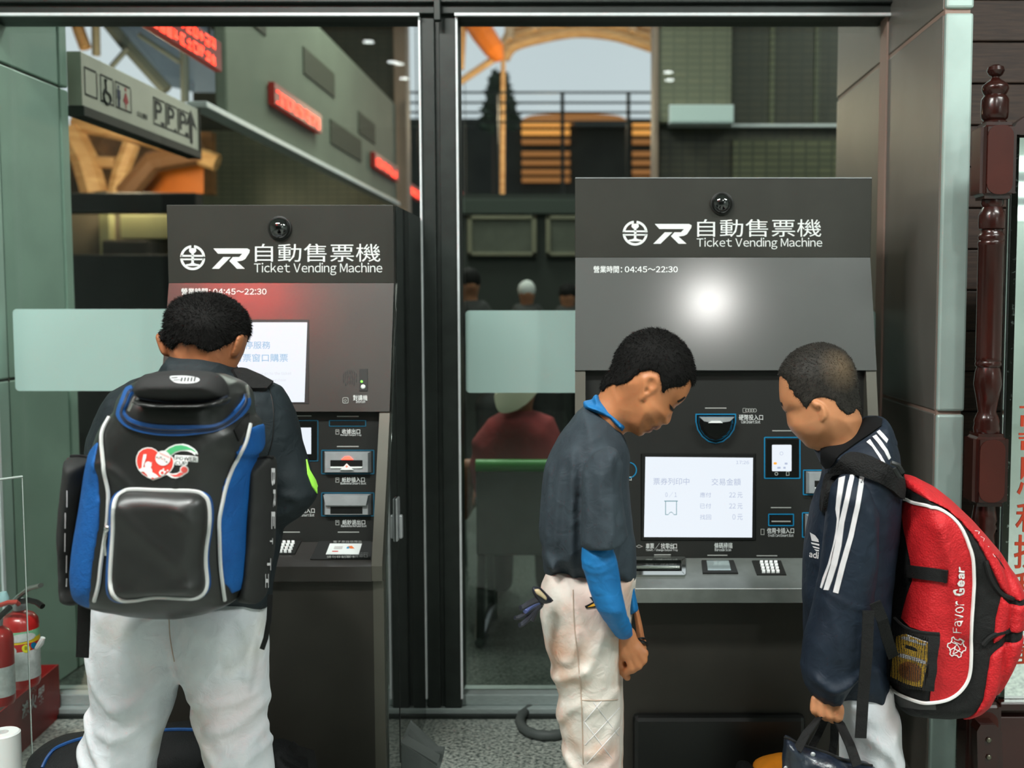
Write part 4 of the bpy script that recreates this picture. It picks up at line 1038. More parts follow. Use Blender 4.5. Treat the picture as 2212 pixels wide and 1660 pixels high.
        for _ in range(smooth):
            S = np.stack([np.bincount(E[:, 0], V[E[:, 1], c], n)+np.bincount(E[:, 1], V[E[:, 0], c], n) for c in range(3)], 1)
            V = V+lam*(S/np.maximum(deg, 1)[:, None]-V)
        return V, Q
    def obj(s, name, f, m, parent=None, smooth=2, **k):
        V, Q = s.mesh(f, smooth); return mkobj(name, V, Q, m, parent, True, **k)
def bounds(polys, Y, dy0, dy1, pad=.03):
    a = np.concatenate([poly_xz(p, Y) for p in polys]); return (a[:, 0].min()-pad, dy0-pad, a[:, 1].min()-pad), (a[:, 0].max()+pad, dy1+pad, a[:, 1].max()+pad)
def patch(name, poly, bv, m, parent, off=.004, thick=.004, step=7., label=None):
    """raised piece of cloth/webbing lying on a surface, with edges"""
    poly = [(float(a), float(b)) for a, b in poly]; dense = []
    for i, p in enumerate(poly):
        q = poly[(i+1) % len(poly)]; L = math.hypot(q[0]-p[0], q[1]-p[1]); n = max(1, int(L/step))
        dense += [(p[0]+(q[0]-p[0])*k/n, p[1]+(q[1]-p[1])*k/n) for k in range(n)]
    xs = [p[0] for p in dense]; ys = [p[1] for p in dense]; pts = [Vector(p) for p in dense]; nb = len(pts)
    for gx in np.arange(min(xs)+step/2, max(xs), step):
        for gy in np.arange(min(ys)+step/2, max(ys), step): pts.append(Vector((gx, gy)))
    vo, eo, fo, *_ = delaunay_2d_cdt(pts, [(i, (i+1) % nb) for i in range(nb)], [list(range(nb))], 1, 1e-4)
    top = [wrap(bv, p.x, p.y, off) for p in vo]; low = [wrap(bv, p.x, p.y, off-thick) for p in vo]
    fo = [list(f) for f in fo if all(top[i] is not None for i in f)]
    if not fo: return None
    used = sorted({i for f in fo for i in f}); mp = {u: k for k, u in enumerate(used)}; n = len(used)
    V = [top[u] for u in used]+[low[u] for u in used]; F = [[mp[i] for i in f] for f in fo]
    ec = {}
    for f in F:
        for a, b in zip(f, f[1:]+f[:1]): ec[(min(a, b), max(a, b))] = ec.get((min(a, b), max(a, b)), 0)+1
    F2 = [f[::-1] for f in F]  # wound toward the camera
    F2 += [[a, b, b+n, a+n] for (a, b), c in ec.items() if c == 1]
    o = mkobj(name, V, F2, m, parent, True, label=label)
    bm = bmesh.new(); bm.from_mesh(o.data); bmesh.ops.recalc_face_normals(bm, faces=bm.faces); bm.to_mesh(o.data); bm.free()
    try: o.data.set_sharp_from_angle(angle=math.radians(50))
    except Exception: pass
    return o
def region_shell(name, main, region, Y, h, m, parent, off=.003, smooth=2, wob=None):
    """panel of another cloth wrapped right round a sculpted body: the part of its skin inside a px region"""
    lo, hi = bounds([main['poly']], main['Y'], main['Y']-main['Tf']-.02, main['Y']+(main.get('Tb') or main['Tf'])+.02)
    g = Grid(lo, hi, h); f = g.inflate(**main)
    if wob: f = f+g.wob(wob[0], wob[1], 11)
    d = sd_poly(poly_xz(region, Y), g.X2, g.Z2)[:, None, :].astype(np.float32)
    return g.obj(name, smax(f-off, d+0*f, .003), m, parent, smooth)
def pxtube(name, pts, bv, r, m, parent, off=None, flat=None, n=6, closed=False, seg=6):
    """cord or piping laid on a surface along px points"""
    sp = smoothline(pts, n, closed); q = [wrap(bv, a, b, r*.5 if off is None else off) for a, b in sp]; q = [v for v in q if v is not None]
    if closed: q.append(q[0])
    if len(q) < 2: return None
    return G().tube(q, r, seg, flat=flat, upv=(0, 1, 0)).build(name, m, parent, smooth=True)
def hair_strands(V, Q, n, length, flow, rnd, keep=None, spread=.35):
    """short tapered hairs growing from a scalp mesh"""
    tri = np.concatenate([Q[:, [0, 1, 2]], Q[:, [0, 2, 3]]]); a, b, c = V[tri[:, 0]], V[tri[:, 1]], V[tri[:, 2]]
    nr = np.cross(b-a, c-a); ar = np.linalg.norm(nr, axis=1)+1e-12; nr = nr/ar[:, None]
    pick = rnd.choice(len(tri), n, p=ar/ar.sum()); u = rnd.rand(n, 2); fl = u.sum(1) > 1; u[fl] = 1-u[fl]
    p = a[pick]+(b[pick]-a[pick])*u[:, :1]+(c[pick]-a[pick])*u[:, 1:]; nn = nr[pick]
    if keep is not None: k = keep(p); p = p[k]; nn = nn[k]
    n = len(p); fd = flow(p); fd = fd-nn*(fd*nn).sum(1, keepdims=True)
    d = nn*.75+fd+rnd.normal(size=(n, 3))*spread; d /= np.linalg.norm(d, axis=1, keepdims=True)
    L = length*(.6+.7*rnd.rand(n, 1)); sd = np.cross(d, rnd.normal(size=(n, 3))); sd /= np.linalg.norm(sd, axis=1, keepdims=True)
    w = .0005
    VV = np.concatenate([p-sd*w, p+sd*w, p+d*L]); i = np.arange(n); FF = np.stack([i, i+n, i+2*n], 1); return VV, FF
# ================================================================ people: materials
def skin_mat(name, c1, c2):
    return mat(name, c1, .48, 0, .4, col2=c2, vscale=22, ramp=(.3, .7), sss=.12, bump=.06, bscale=700)
m_skin2 = skin_mat('skin_tan', C(184, 122, 80), C(170, 108, 70)); m_skin3 = skin_mat('skin_light_tan', C(194, 134, 94), C(180, 120, 82)); m_skin1 = skin_mat('skin_brown', C(168, 108, 72), C(150, 94, 62))
m_hair = mat('black_hair', C(13, 12, 11), .75, 0, .15, var=.25, vscale=120)
m_hair3 = mat('buzzed_hair', C(38, 35, 31), .65, 0, .25, var=.25, vscale=150)
m_lash = mat('lash', C(20, 16, 14), .5); m_lip = mat('lip', C(140, 82, 66), .4)
m_shirt = weave('charcoal_jersey', C(52, 62, 69), C(42, 50, 57), .75, 700, .15)
m_bluecloth = weave('blue_compression_cloth', C(26, 112, 172), C(20, 96, 152), .6, 800, .12)
m_pants = weave('white_twill', C(214, 218, 222), C(196, 200, 205), .8, 900, .15)
m_jacket1 = weave('teal_black_softshell', C(27, 36, 40), C(20, 28, 32), .7, 700, .1)
m_jacket3 = weave('navy_taffeta', C(22, 34, 48), C(17, 27, 40), .62, 900, .08, spec=.3)
m_collar3 = mat('black_lining', C(12, 12, 13), .9, 0, .2)
m_stripe = mat('white_tape', C(206, 204, 206), .7, var=.04, vscale=60); m_neon = mat('neon_panel', C(168, 246, 84), .6)
m_shoe = mat('dark_shoe', C(34, 34, 38), .6)
# stained off-white baseball trousers
m_pants2 = weave('stained_twill', C(208, 202, 194), C(196, 186, 174), .8, 900, .15)
def stains(m, c, scale, lo, hi, seed):
    n = m.node_tree.nodes; l = m.node_tree.links; b = n['Principled BSDF']; src = b.inputs['Base Color'].links[0].from_socket
    g = n.new('ShaderNodeNewGeometry'); mp = n.new('ShaderNodeMapping'); mp.inputs['Location'].default_value = (seed, seed*2, 0); nz = n.new('ShaderNodeTexNoise'); nz.inputs['Scale'].default_value = scale; nz.inputs['Detail'].default_value = 5
    l.new(g.outputs['Position'], mp.inputs[0]); l.new(mp.outputs[0], nz.inputs['Vector'])
    r = n.new('ShaderNodeMapRange'); r.inputs['From Min'].default_value = lo; r.inputs['From Max'].default_value = hi; l.new(nz.outputs['Fac'], r.inputs['Value'])
    mx = n.new('ShaderNodeMix'); mx.data_type = 'RGBA'; mx.inputs[7].default_value = c; l.new(r.outputs[0], mx.inputs[0]); l.new(src, mx.inputs[6]); l.new(mx.outputs[2], b.inputs['Base Color'])
stains(m_pants2, C(186, 138, 108), 9, .52, .75, 3); stains(m_pants2, C(200, 168, 160), 5, .5, .7, 8)
stains(m_pants, C(214, 196, 196), 4, .52, .75, 5); stains(m_pants, C(186, 182, 168), 6, .55, .8, 9)

def shoes(parent, xs, Y, toe, m=m_shoe):
    for x in xs:
        g = G(); n = 10; sec = []
        for i in range(n+1):
            t = i/n; w = .036*(.75+.35*math.sin(t*math.pi*.8)); h = .085*(1-t)**.8+.035; h = h if t < .95 else .02
            c = Vector((x, Y, 0))+Vector(toe)*(t*.21-.06); sd = Vector((-toe[1], toe[0], 0))
            sec.append([c-sd*w, c-sd*w*.9+Vector((0, 0, h*.7)), c+Vector((0, 0, h)), c+sd*w*.9+Vector((0, 0, h*.7)), c+sd*w])
        v = [q for s_ in sec for q in s_]; f = []
        for i in range(n):
            for k in range(5): f.append((i*5+k, i*5+(k+1) % 5, i*5+5+(k+1) % 5, i*5+5+k))
        f += [(0, 1, 2, 3, 4), tuple(n*5+k for k in (4, 3, 2, 1, 0))]
        g.add(v, f); g.build('shoe', m, parent, smooth=True)
def make_hair(g, fh, hairpoly, Y, m, parent, n, length, flow, thick=.004, seed=1, extra=None):
    d = sd_poly(poly_xz(hairpoly, Y), g.X2, g.Z2)[:, None, :]
    jit = g.wob(.0025, 260, seed)
    f = smax(fh-thick, (d+jit).astype(np.float32), .004)
    V, Q = g.mesh(f, 2)
    if extra is not None: V2 = extra(V)
    rnd = np.random.RandomState(seed); SV, SF = hair_strands(V, Q, n, length, flow, rnd)
    nv = len(V); tri = np.concatenate([Q[:, [0, 1, 2]], Q[:, [0, 2, 3]]])
    return mkobj('hair', np.concatenate([V, SV]), np.concatenate([tri, SF+nv]), m, parent, True)

# ---------------------------------------------------------------- boy in charcoal jersey (profile, facing right)
YB2 = 2.12
head2 = [(1312, 830), (1319, 808), (1327, 783), (1334, 762), (1349, 741), (1366, 726), (1391, 716), (1414, 713), (1437, 718), (1458, 729), (1477, 746), (1489, 765), (1496, 786), (1499, 806), (1497, 824),
         (1492, 836), (1487, 849), (1478, 862), (1470, 870), (1459, 878), (1452, 886), (1451, 893), (1449, 902), (1446, 911), (1440, 916), (1428, 912), (1426, 917), (1425, 923), (1417, 928), (1408, 924), (1408, 931), (1401, 935), (1393, 934), (1389, 940), (1380, 943), (1371, 938), (1362, 929), (1352, 915), (1345, 895), (1335, 870)]
neck2 = [(1313, 822), (1292, 856), (1262, 895), (1290, 960), (1340, 950), (1356, 920), (1385, 890), (1370, 830)]
ear2 = [(1382, 810), (1394, 803), (1409, 803), (1418, 811), (1419, 822), (1415, 834), (1405, 843), (1396, 849), (1389, 857), (1383, 860), (1379, 855), (1381, 842), (1380, 825)]
shirt2 = [(1262, 878), (1247, 892), (1235, 909), (1218, 930), (1205, 947), (1193, 968), (1184, 987), (1178, 1006), (1173, 1027), (1170, 1053), (1166, 1095), (1164, 1135), (1166, 1160), (1173, 1177), (1170, 1190), (1173, 1211), (1175, 1232), (1190, 1242), (1198, 1243), (1207, 1235), (1212, 1226), (1223, 1229), (1232, 1238), (1249, 1247), (1266, 1255), (1291, 1258), (1343, 1251), (1372, 1250), (1375, 1240), (1374, 1200), (1372, 1169), (1367, 1126), (1362, 1084), (1358, 1042), (1360, 994), (1358, 975), (1351, 950), (1343, 935), (1318, 902), (1290, 884)]
sleeve2 = [(1315, 962), (1334, 970), (1340, 995), (1338, 1042), (1346, 1095), (1354, 1137), (1361, 1170), (1364, 1225), (1254, 1235), (1255, 1178), (1256, 1105), (1259, 1038), (1264, 1004), (1282, 978)]
arm2 = [(1258, 1150), (1256, 1181), (1258, 1200), (1266, 1228), (1272, 1253), (1281, 1276), (1291, 1301), (1302, 1324), (1318, 1352), (1329, 1375), (1336, 1385), (1347, 1387), (1358, 1384), (1367, 1376), (1365, 1362), (1358, 1334), (1353, 1313), (1348, 1286), (1341, 1254), (1338, 1233), (1335, 1215), (1330, 1195), (1325, 1172), (1320, 1150)]
farm2 = [(1350, 1230), (1358, 1262), (1366, 1310), (1372, 1345), (1376, 1385), (1394, 1388), (1388, 1352), (1380, 1318), (1370, 1280), (1364, 1235)]
hand2 = [(1333, 1390), (1340, 1382), (1364, 1378), (1376, 1391), (1383, 1405), (1376, 1418), (1364, 1424), (1350, 1428), (1341, 1424), (1336, 1411)]
leg2 = [(1181, 1236), (1168, 1265), (1166, 1313), (1165, 1331), (1171, 1366), (1178, 1400), (1194, 1440), (1195, 1461), (1209, 1498), (1207, 1527), (1210, 1575), (1217, 1602), (1217, 1634), (1223, 1652), (1228, 1720), (1222, 1800), (1226, 1900), (1236, 1955), (1322, 1955), (1328, 1880), (1338, 1800), (1341, 1720), (1341, 1657), (1341, 1591), (1340, 1525), (1339, 1472), (1341, 1440), (1348, 1400), (1356, 1340), (1362, 1290), (1368, 1245), (1300, 1230), (1220, 1222)]
def body2():
    lo, hi = bounds([head2, leg2, shirt2, [(1400, 1470)]], YB2, 1.9, 2.36); px = YB2/FPX
    zH = ZZ(965, YB2); zA, zB = ZZ(1480, YB2), ZZ(1370, YB2)
    g = Grid(lo, hi, .0032, [(0.02, zA, .008), (zA, zB, .003), (zB, zH, .008), (zH, hi[2], .0027)])
    tm = 1-.5*g.gauss(1446, 906, YB2, 8)-.28*g.gauss(1418, 924, YB2, 7)-.12*g.gauss(1384, 938, YB2, 14)+.1*g.gauss(1412, 896, YB2, 20)-.12*g.gauss(1460, 886, YB2, 8)+.04*g.gauss(1420, 800, YB2, 40)
    cheek = 0
    f = g.inflate(head2, YB2, .071, .068, tmod=tm, ridges=[([(1462, 868), (1474, 858)], .0025, 5), ([(1452, 888), (1460, 884)], .0018, 3), ([(1435, 912), (1437, 905)], .002, 4), ([(1400, 880), (1430, 900), (1420, 915)], .003, 14), ([(1360, 905), (1385, 925)], .002, 8)])
    f = smin(f, g.inflate(neck2, YB2, .048, .045), .025)
    # ear with hollow
    e = g.inflate(ear2, YB2, .011, .010, yc=YB2-.068, closed_smooth=3)
    c = P(1403, 824, YB2); e = smax(e, -g.ell((c.x, YB2-.083, c.z), (.0095, .015, .0125)), .002)
    c = P(1394, 838, YB2); e = smax(e, -g.ell((c.x, YB2-.08, c.z), (.006, .012, .007)), .002)
    f = smin(f, e, .006)
    full = f
    # trunk and legs under the clothes
    f = np.minimum(f, g.inflate(shirt2, YB2, .11, .08, grow=-.018)); f = np.minimum(f, g.inflate(leg2, 2.09, .05, .05, grow=-.018)); f = np.minimum(f, g.inflate(leg2, 2.19, .055, .05, grow=-.016))
    # arms
    zt = g.zs; z0, z1 = ZZ(1150, 2.0), ZZ(1400, 2.0); yc = np.interp(zt, [z1, ZZ(1300, 2.0), z0], [2.045, 1.955, 1.945])[None, :]+0*g.X2
    f = smin(f, g.inflate(arm2, 2.02, .03, .028, yc=yc, grow=-.006), .006)
    f = smin(f, g.inflate(farm2, 2.16, .026, .024), .006)
    h = g.inflate(hand2, 2.05, .016, .014)
    q = lambda a, b, y: tuple(P(a, b, y))
    for pts, r in (([(1380, 1397, 2.042), (1391, 1412, 2.04), (1384, 1424, 2.045), (1366, 1428, 2.06)], .0082), ([(1375, 1406, 2.037), (1389, 1426, 2.037), (1378, 1437, 2.045), (1358, 1436, 2.06)], .0084),
                   ([(1366, 1412, 2.036), (1379, 1438, 2.036), (1366, 1447, 2.045), (1350, 1442, 2.06)], .0082), ([(1356, 1414, 2.038), (1365, 1444, 2.037), (1354, 1452, 2.045), (1344, 1444, 2.06)], .0076),
                   ([(1340, 1405, 2.05), (1339, 1432, 2.055), (1346, 1452, 2.06), (1355, 1464, 2.065)], .0085)):
        h = smin(h, g.chain([q(*t) for t in pts], [r, r*1.05, r*.95, r*.85], .003), .0025)
    h = smin(h, g.chain([q(1352, 1375, 2.045), q(1358, 1400, 2.045)], [.021, .019], .01, .8), .012)
    f = smin(f, h, .008)
    hf = smin(g.inflate([(1375, 1380), (1396, 1384), (1397, 1410), (1388, 1428), (1372, 1425)], 2.15, .016, .012), g.chain([q(1385, 1400, 2.14), q(1386, 1430, 2.13), q(1372, 1436, 2.11)], [.009, .0085, .008], .004), .006)
    f = smin(f, hf, .006)
    return g, f, full
g, f, fh = body2()
boy2 = g.obj('person', f, m_skin2, None, 1, label='boy in charcoal jersey and stained off-white trousers, head bowed, by the right machine', cat='person')
flow = lambda p: np.stack([np.sign(P(1425, 745, YB2).x-p[:, 0])*-.4+0*p[:, 0], 0*p[:, 0], -.8+0*p[:, 0]], 1)
hp2 = [(1300, 850), (1313, 832), (1323, 826), (1338, 829), (1353, 821), (1374, 806), (1382, 799), (1398, 796), (1416, 801), (1421, 812), (1423, 832), (1427, 844), (1433, 838), (1442, 834), (1460, 834), (1470, 832), (1480, 822), (1486, 812), (1490, 824), (1494, 836), (1510, 828), (1520, 780), (1480, 700), (1400, 690), (1320, 720), (1290, 790)]
h2 = make_hair(g, fh, hp2, YB2, m_hair, boy2, 9000, .006, flow, .0035, 2)
bv2 = bvh_of([boy2])
decal('eyelashes', [[(1445, 872), (1449, 876), (1454, 883), (1458, 884), (1452, 889), (1447, 884)]], bv2, m_lash, boy2, off=.0012, step=3)
decal('eyebrow', [[(1462, 866), (1470, 862), (1478, 856), (1480, 859), (1472, 866), (1464, 870)]], bv2, m_lash, boy2, off=.0012, step=3)
decal('lips', [[(1408, 924), (1415, 921), (1422, 919), (1424, 921), (1416, 927), (1409, 926)], [(1406, 927), (1409, 927), (1408, 931), (1399, 934), (1397, 932)]], bv2, m_lip, boy2, off=.0008, step=3)
def cloth(name, polys, h, m, parent, wob=(.003, 40), smooth=3, k=.02, fn=None, **kw):
    """polys: list of dicts(poly,Y,Tf,R,...); joined smoothly"""
    lo = np.min([bounds([q['poly']], q['Y'], q.get('y0', q['Y'])-q['Tf']-.02, q.get('y0', q['Y'])+(q.get('Tb') or q['Tf'])+.02)[0] for q in polys], 0)
    hi = np.max([bounds([q['poly']], q['Y'], q.get('y0', q['Y'])-q['Tf']-.02, q.get('y0', q['Y'])+(q.get('Tb') or q['Tf'])+.02)[1] for q in polys], 0)
    g = Grid(lo, hi, h); f = None
    for q in polys:
        a = {x: y for x, y in q.items() if x not in ('y0', 'k')}
        if callable(a.get('yc')): a['yc'] = a['yc'](g)
        e = g.inflate(**a); f = e if f is None else smin(f, e, q.get('k', k))
    if fn: f = fn(g, f)
    if wob: f = f+g.wob(wob[0], wob[1], 11, wob[2] if len(wob) > 2 else (1, 1, 1))+(g.wob(wob[0]*.45, wob[1]*2.4, 5, (1, 1, 1.4)) if wob[1] < 60 else 0)
    return g.obj(name, f, m, parent, smooth, **kw)
zyc = lambda pa, ya, pb, yb: (lambda g: np.interp(g.zs, [ZZ(pb, yb), ZZ(pa, ya)], [yb, ya])[None, :]+0*g.X2)
cloth('jersey', [dict(poly=shirt2, Y=YB2, Tf=.125, R=.085, ridges=[([(1225, 970), (1212, 1010), (1205, 1090), (1200, 1200)], .007, 7), ([(1240, 960), (1238, 1060), (1236, 1180), (1240, 1230)], .008, 7), ([(1190, 1010), (1183, 1120), (1188, 1200)], .005, 6), ([(1365, 1170), (1362, 1210), (1350, 1245)], .004, 6), ([(1186, 1180), (1205, 1212), (1222, 1222)], .006, 6)]),
                 dict(poly=sleeve2, Y=1.97, Tf=.06, Tb=.09, R=.05, k=.012, yc=1.955, cut=[(1250, 1180), (1362, 1160)], ridges=[([(1262, 1020), (1268, 1090), (1266, 1160)], .005, 6), ([(1318, 980), (1322, 1060), (1322, 1150)], .004, 5), ([(1345, 1000), (1335, 1060), (1342, 1120)], .004, 6)])], .0042, m_shirt, boy2, (.0018, 45, (1, 1, .35)))
cloth('neck_gaiter', [dict(poly=[(1262, 883), (1260, 869), (1269, 866), (1279, 864), (1285, 853), (1291, 852), (1296, 863), (1311, 875), (1328, 891), (1343, 906), (1353, 915), (1351, 922), (1345, 926), (1343, 936), (1330, 918), (1315, 905), (1300, 898), (1280, 892)], Y=YB2, Tf=.064, R=.03, ridges=[([(1285, 860), (1310, 882), (1345, 925)], .003, 3), ([(1268, 872), (1300, 888), (1335, 918)], .003, 3)])], .0028, m_bluecloth, boy2, (.0012, 130))
cloth('arm_sleeve', [dict(poly=arm2, Y=2.02, Tf=.036, R=.034, yc=lambda g: np.interp(g.zs, [ZZ(1400, 2.0), ZZ(1300, 2.0), ZZ(1150, 2.0)], [2.045, 1.955, 1.945])[None, :]+0*g.X2, y0=1.99, ridges=[([(1262, 1190), (1290, 1196), (1322, 1184)], .0025, 4), ([(1262, 1205), (1290, 1208), (1326, 1196)], .0025, 4), ([(1318, 1345), (1340, 1340), (1358, 1328)], .002, 4), ([(1324, 1358), (1345, 1352), (1362, 1342)], .0022, 4), ([(1330, 1370), (1350, 1362), (1364, 1352)], .002, 4)])], .003, m_bluecloth, boy2, (.0008, 90))
cloth('arm_sleeve', [dict(poly=[(1350, 1230), (1356, 1262), (1358, 1330), (1366, 1325), (1380, 1318), (1372, 1280), (1366, 1235)], Y=2.16, Tf=.033, R=.03)], .003, m_bluecloth, boy2, (.001, 90))
cloth('trousers', [dict(poly=leg2, Y=2.08, Tf=.08, R=.075, ridges=[([(1262, 1420), (1220, 1440), (1196, 1450)], .010, 8), ([(1255, 1490), (1225, 1512), (1208, 1540)], .010, 8), ([(1250, 1340), (1235, 1400), (1218, 1404)], .006, 6), ([(1330, 1480), (1290, 1500), (1262, 1510)], .005, 7), ([(1330, 1540), (1300, 1590), (1262, 1600)], .005, 8), ([(1222, 1615), (1245, 1640), (1250, 1660)], .010, 8), ([(1300, 1350), (1280, 1400), (1260, 1440)], .006, 8), ([(1325, 1620), (1290, 1650)], .006, 8)]),
                   dict(poly=[(x+7, y) for x, y in leg2], Y=2.18, Tf=.085, R=.075, k=.03)], .0045, m_pants2, boy2, (.0022, 38, (1, 1, .7)))
tr2 = [o for o in boy2.children if o.name.startswith('trousers')][0]; ptr = bvh_of([tr2])
m_yellow = mat('yellow_patch', C(216, 160, 40), .6)
decal('side_logo', [[(1273, 1291), (1290, 1290), (1300, 1297), (1300, 1311), (1266, 1315), (1263, 1310), (1281, 1301)]], ptr, m_slot, tr2, off=.002)
decal('side_logo', [[(1286, 1302), (1298, 1299), (1298, 1308), (1269, 1312)]], ptr, m_yellow, tr2, off=.003)
m_seam = mat('seam_thread', C(170, 150, 134), .8)
pxtube('side_seam', [(1238, 1275), (1240, 1340), (1246, 1400), (1254, 1480), (1258, 1560), (1260, 1650)], ptr, .0012, m_seam, tr2)
pxtube('knee_seam', [(1256, 1513), (1300, 1514), (1334, 1512)], ptr, .001, m_seam, tr2)
for a, b_ in (((1262, 1560), (1300, 1515)), ((1264, 1610), (1338, 1530)), ((1268, 1650), (1338, 1572)), ((1282, 1518), (1336, 1590)), ((1262, 1560), (1322, 1640))): pxtube('quilt_stitch', [a, b_], ptr, .0007, m_stripe, tr2, n=10)
G().tube([P(1386+11*math.cos(t), 1391+4.5*math.sin(t)+3*math.cos(t), 2.15+.022*math.sin(t)) for t in np.linspace(0, 2*math.pi, 17)], .0035, 8, flat=(1, 1)).build('wristband', m_slot, boy2, smooth=True)
G().tube([P(1383+10*math.cos(t), 1383+3*math.sin(t)-2*math.cos(t), 2.15+.022*math.sin(t)) for t in np.linspace(0, 2*math.pi, 17)], .0022, 8).build('wristband', m_slot, boy2, smooth=True)
shoes(boy2, (), 2.05, (1, 0, 0))
for yy in (2.05, 2.19):
    g_ = Grid((XX(1215, yy, 1950)-.03, yy-.07, 0), (XX(1400, yy, 1950)+.05, yy+.07, .13), .005)
    x0 = XX(1240, yy, 1950); ff = smin(g_.ell((x0+.05, yy, .045), (.05, .038, .06)), g_.ell((x0+.11, yy, .028), (.08, .04, .036)), .02); ff = smax(ff, (-(g_.Z)+.003).astype(np.float32)+0*ff, .004)
    g_.obj('shoe', ff, m_shoe, boy2, 1)
# batting gloves tucked in the back pocket
m_glove = mat('navy_black_glove', C(24, 26, 36), .5, var=.3, vscale=60); m_glove2 = mat('glove_sheen_blue', C(70, 80, 130), .4); m_tan = mat('glove_tan', C(186, 168, 132), .6)
gl_ = empty('batting_glove', P(1150, 1350, 1.99), 'pair of dark batting gloves hanging from a back trouser pocket', 'glove')
Yg = 1.99
for pts, r, m in (([(1176, 1292), (1150, 1302), (1132, 1312), (1124, 1314)], .008, m_glove), ([(1170, 1298), (1150, 1308), (1138, 1318), (1134, 1322)], .007, m_glove2), ([(1172, 1302), (1145, 1320), (1122, 1334), (1112, 1335)], .006, m_glove), ([(1168, 1306), (1148, 1330), (1130, 1348), (1122, 1351)], .007, m_glove), ([(1165, 1305), (1156, 1325), (1148, 1342)], .006, m_glove)):
    G().tube([P(a, b, Yg-.01*i) for i, (a, b) in enumerate(smoothline(pts, 3))][:1] + [P(a, b, Yg-.004*i/3) for i, (a, b) in enumerate(smoothline(pts, 3))][1:], [r*(1-.04*i) for i in range(len(smoothline(pts, 3)))], 8).build('finger', m, gl_, smooth=True)
cloth('cuff', [dict(poly=[(1150, 1266), (1168, 1270), (1186, 1288), (1198, 1300), (1180, 1305), (1164, 1304), (1156, 1290), (1148, 1276)], Y=Yg, Tf=.014, R=.01)], .003, m_glove, gl_, None)
cloth('palm_patch', [dict(poly=[(1153, 1274), (1164, 1272), (1174, 1282), (1183, 1293), (1180, 1299), (1170, 1291), (1158, 1284)], Y=Yg-.012, Tf=.006, R=.006)], .002, m_tan, gl_, None)

# ---------------------------------------------------------------- boy in navy track jacket (facing left)
YB3 = 2.2
head3 = [(1684, 845), (1684, 828), (1686, 803), (1694, 787), (1708, 769), (1728, 754), (1756, 745), (1779, 743), (1801, 748), (1821, 760), (1836, 778), (1845, 800), (1850, 823), (1850, 848), (1848, 872), (1848, 890), (1853, 905), (1840, 935), (1795, 955), (1769, 961), (1760, 966), (1749, 968), (1741, 963), (1735, 954), (1726, 946), (1712, 931), (1705, 919), (1701, 904), (1698, 892), (1692, 886), (1688, 876), (1685, 862)]
neck3 = [(1760, 930), (1790, 860), (1848, 870), (1856, 918), (1870, 960), (1830, 1010), (1780, 1000), (1764, 962)]
ear3 = [(1737, 862), (1746, 858), (1760, 866), (1768, 878), (1770, 890), (1765, 899), (1758, 903), (1755, 891), (1750, 880), (1741, 872)]
jack3 = [(1762, 975), (1778, 960), (1810, 950), (1850, 925), (1873, 911), (1905, 909), (1918, 926), (1925, 942), (1932, 958), (1939, 983), (1944, 1040), (1940, 1100), (1932, 1200), (1916, 1300), (1906, 1400), (1908, 1480), (1918, 1505), (1904, 1512), (1881, 1516), (1851, 1513), (1800, 1508), (1757, 1495), (1741, 1470), (1738, 1400), (1738, 1311), (1735, 1266), (1739, 1200), (1746, 1150), (1755, 1100), (1763, 1072), (1774, 1046), (1783, 1015), (1772, 995)]
slv3 = [(1820, 1026), (1792, 1060), (1780, 1150), (1768, 1260), (1756, 1310), (1738, 1370), (1730, 1440), (1738, 1475), (1754, 1504), (1776, 1516), (1798, 1521), (1815, 1516), (1824, 1502), (1846, 1470), (1863, 1425), (1873, 1370), (1885, 1300), (1894, 1200), (1896, 1110), (1875, 1055), (1845, 1026)]
leg3 = [(1800, 1480), (1812, 1560), (1815, 1660), (1818, 1760), (1830, 1850), (1835, 1925), (1925, 1925), (1932, 1850), (1940, 1760), (1948, 1660), (1950, 1638), (1945, 1610), (1945, 1560), (1930, 1525), (1925, 1480)]
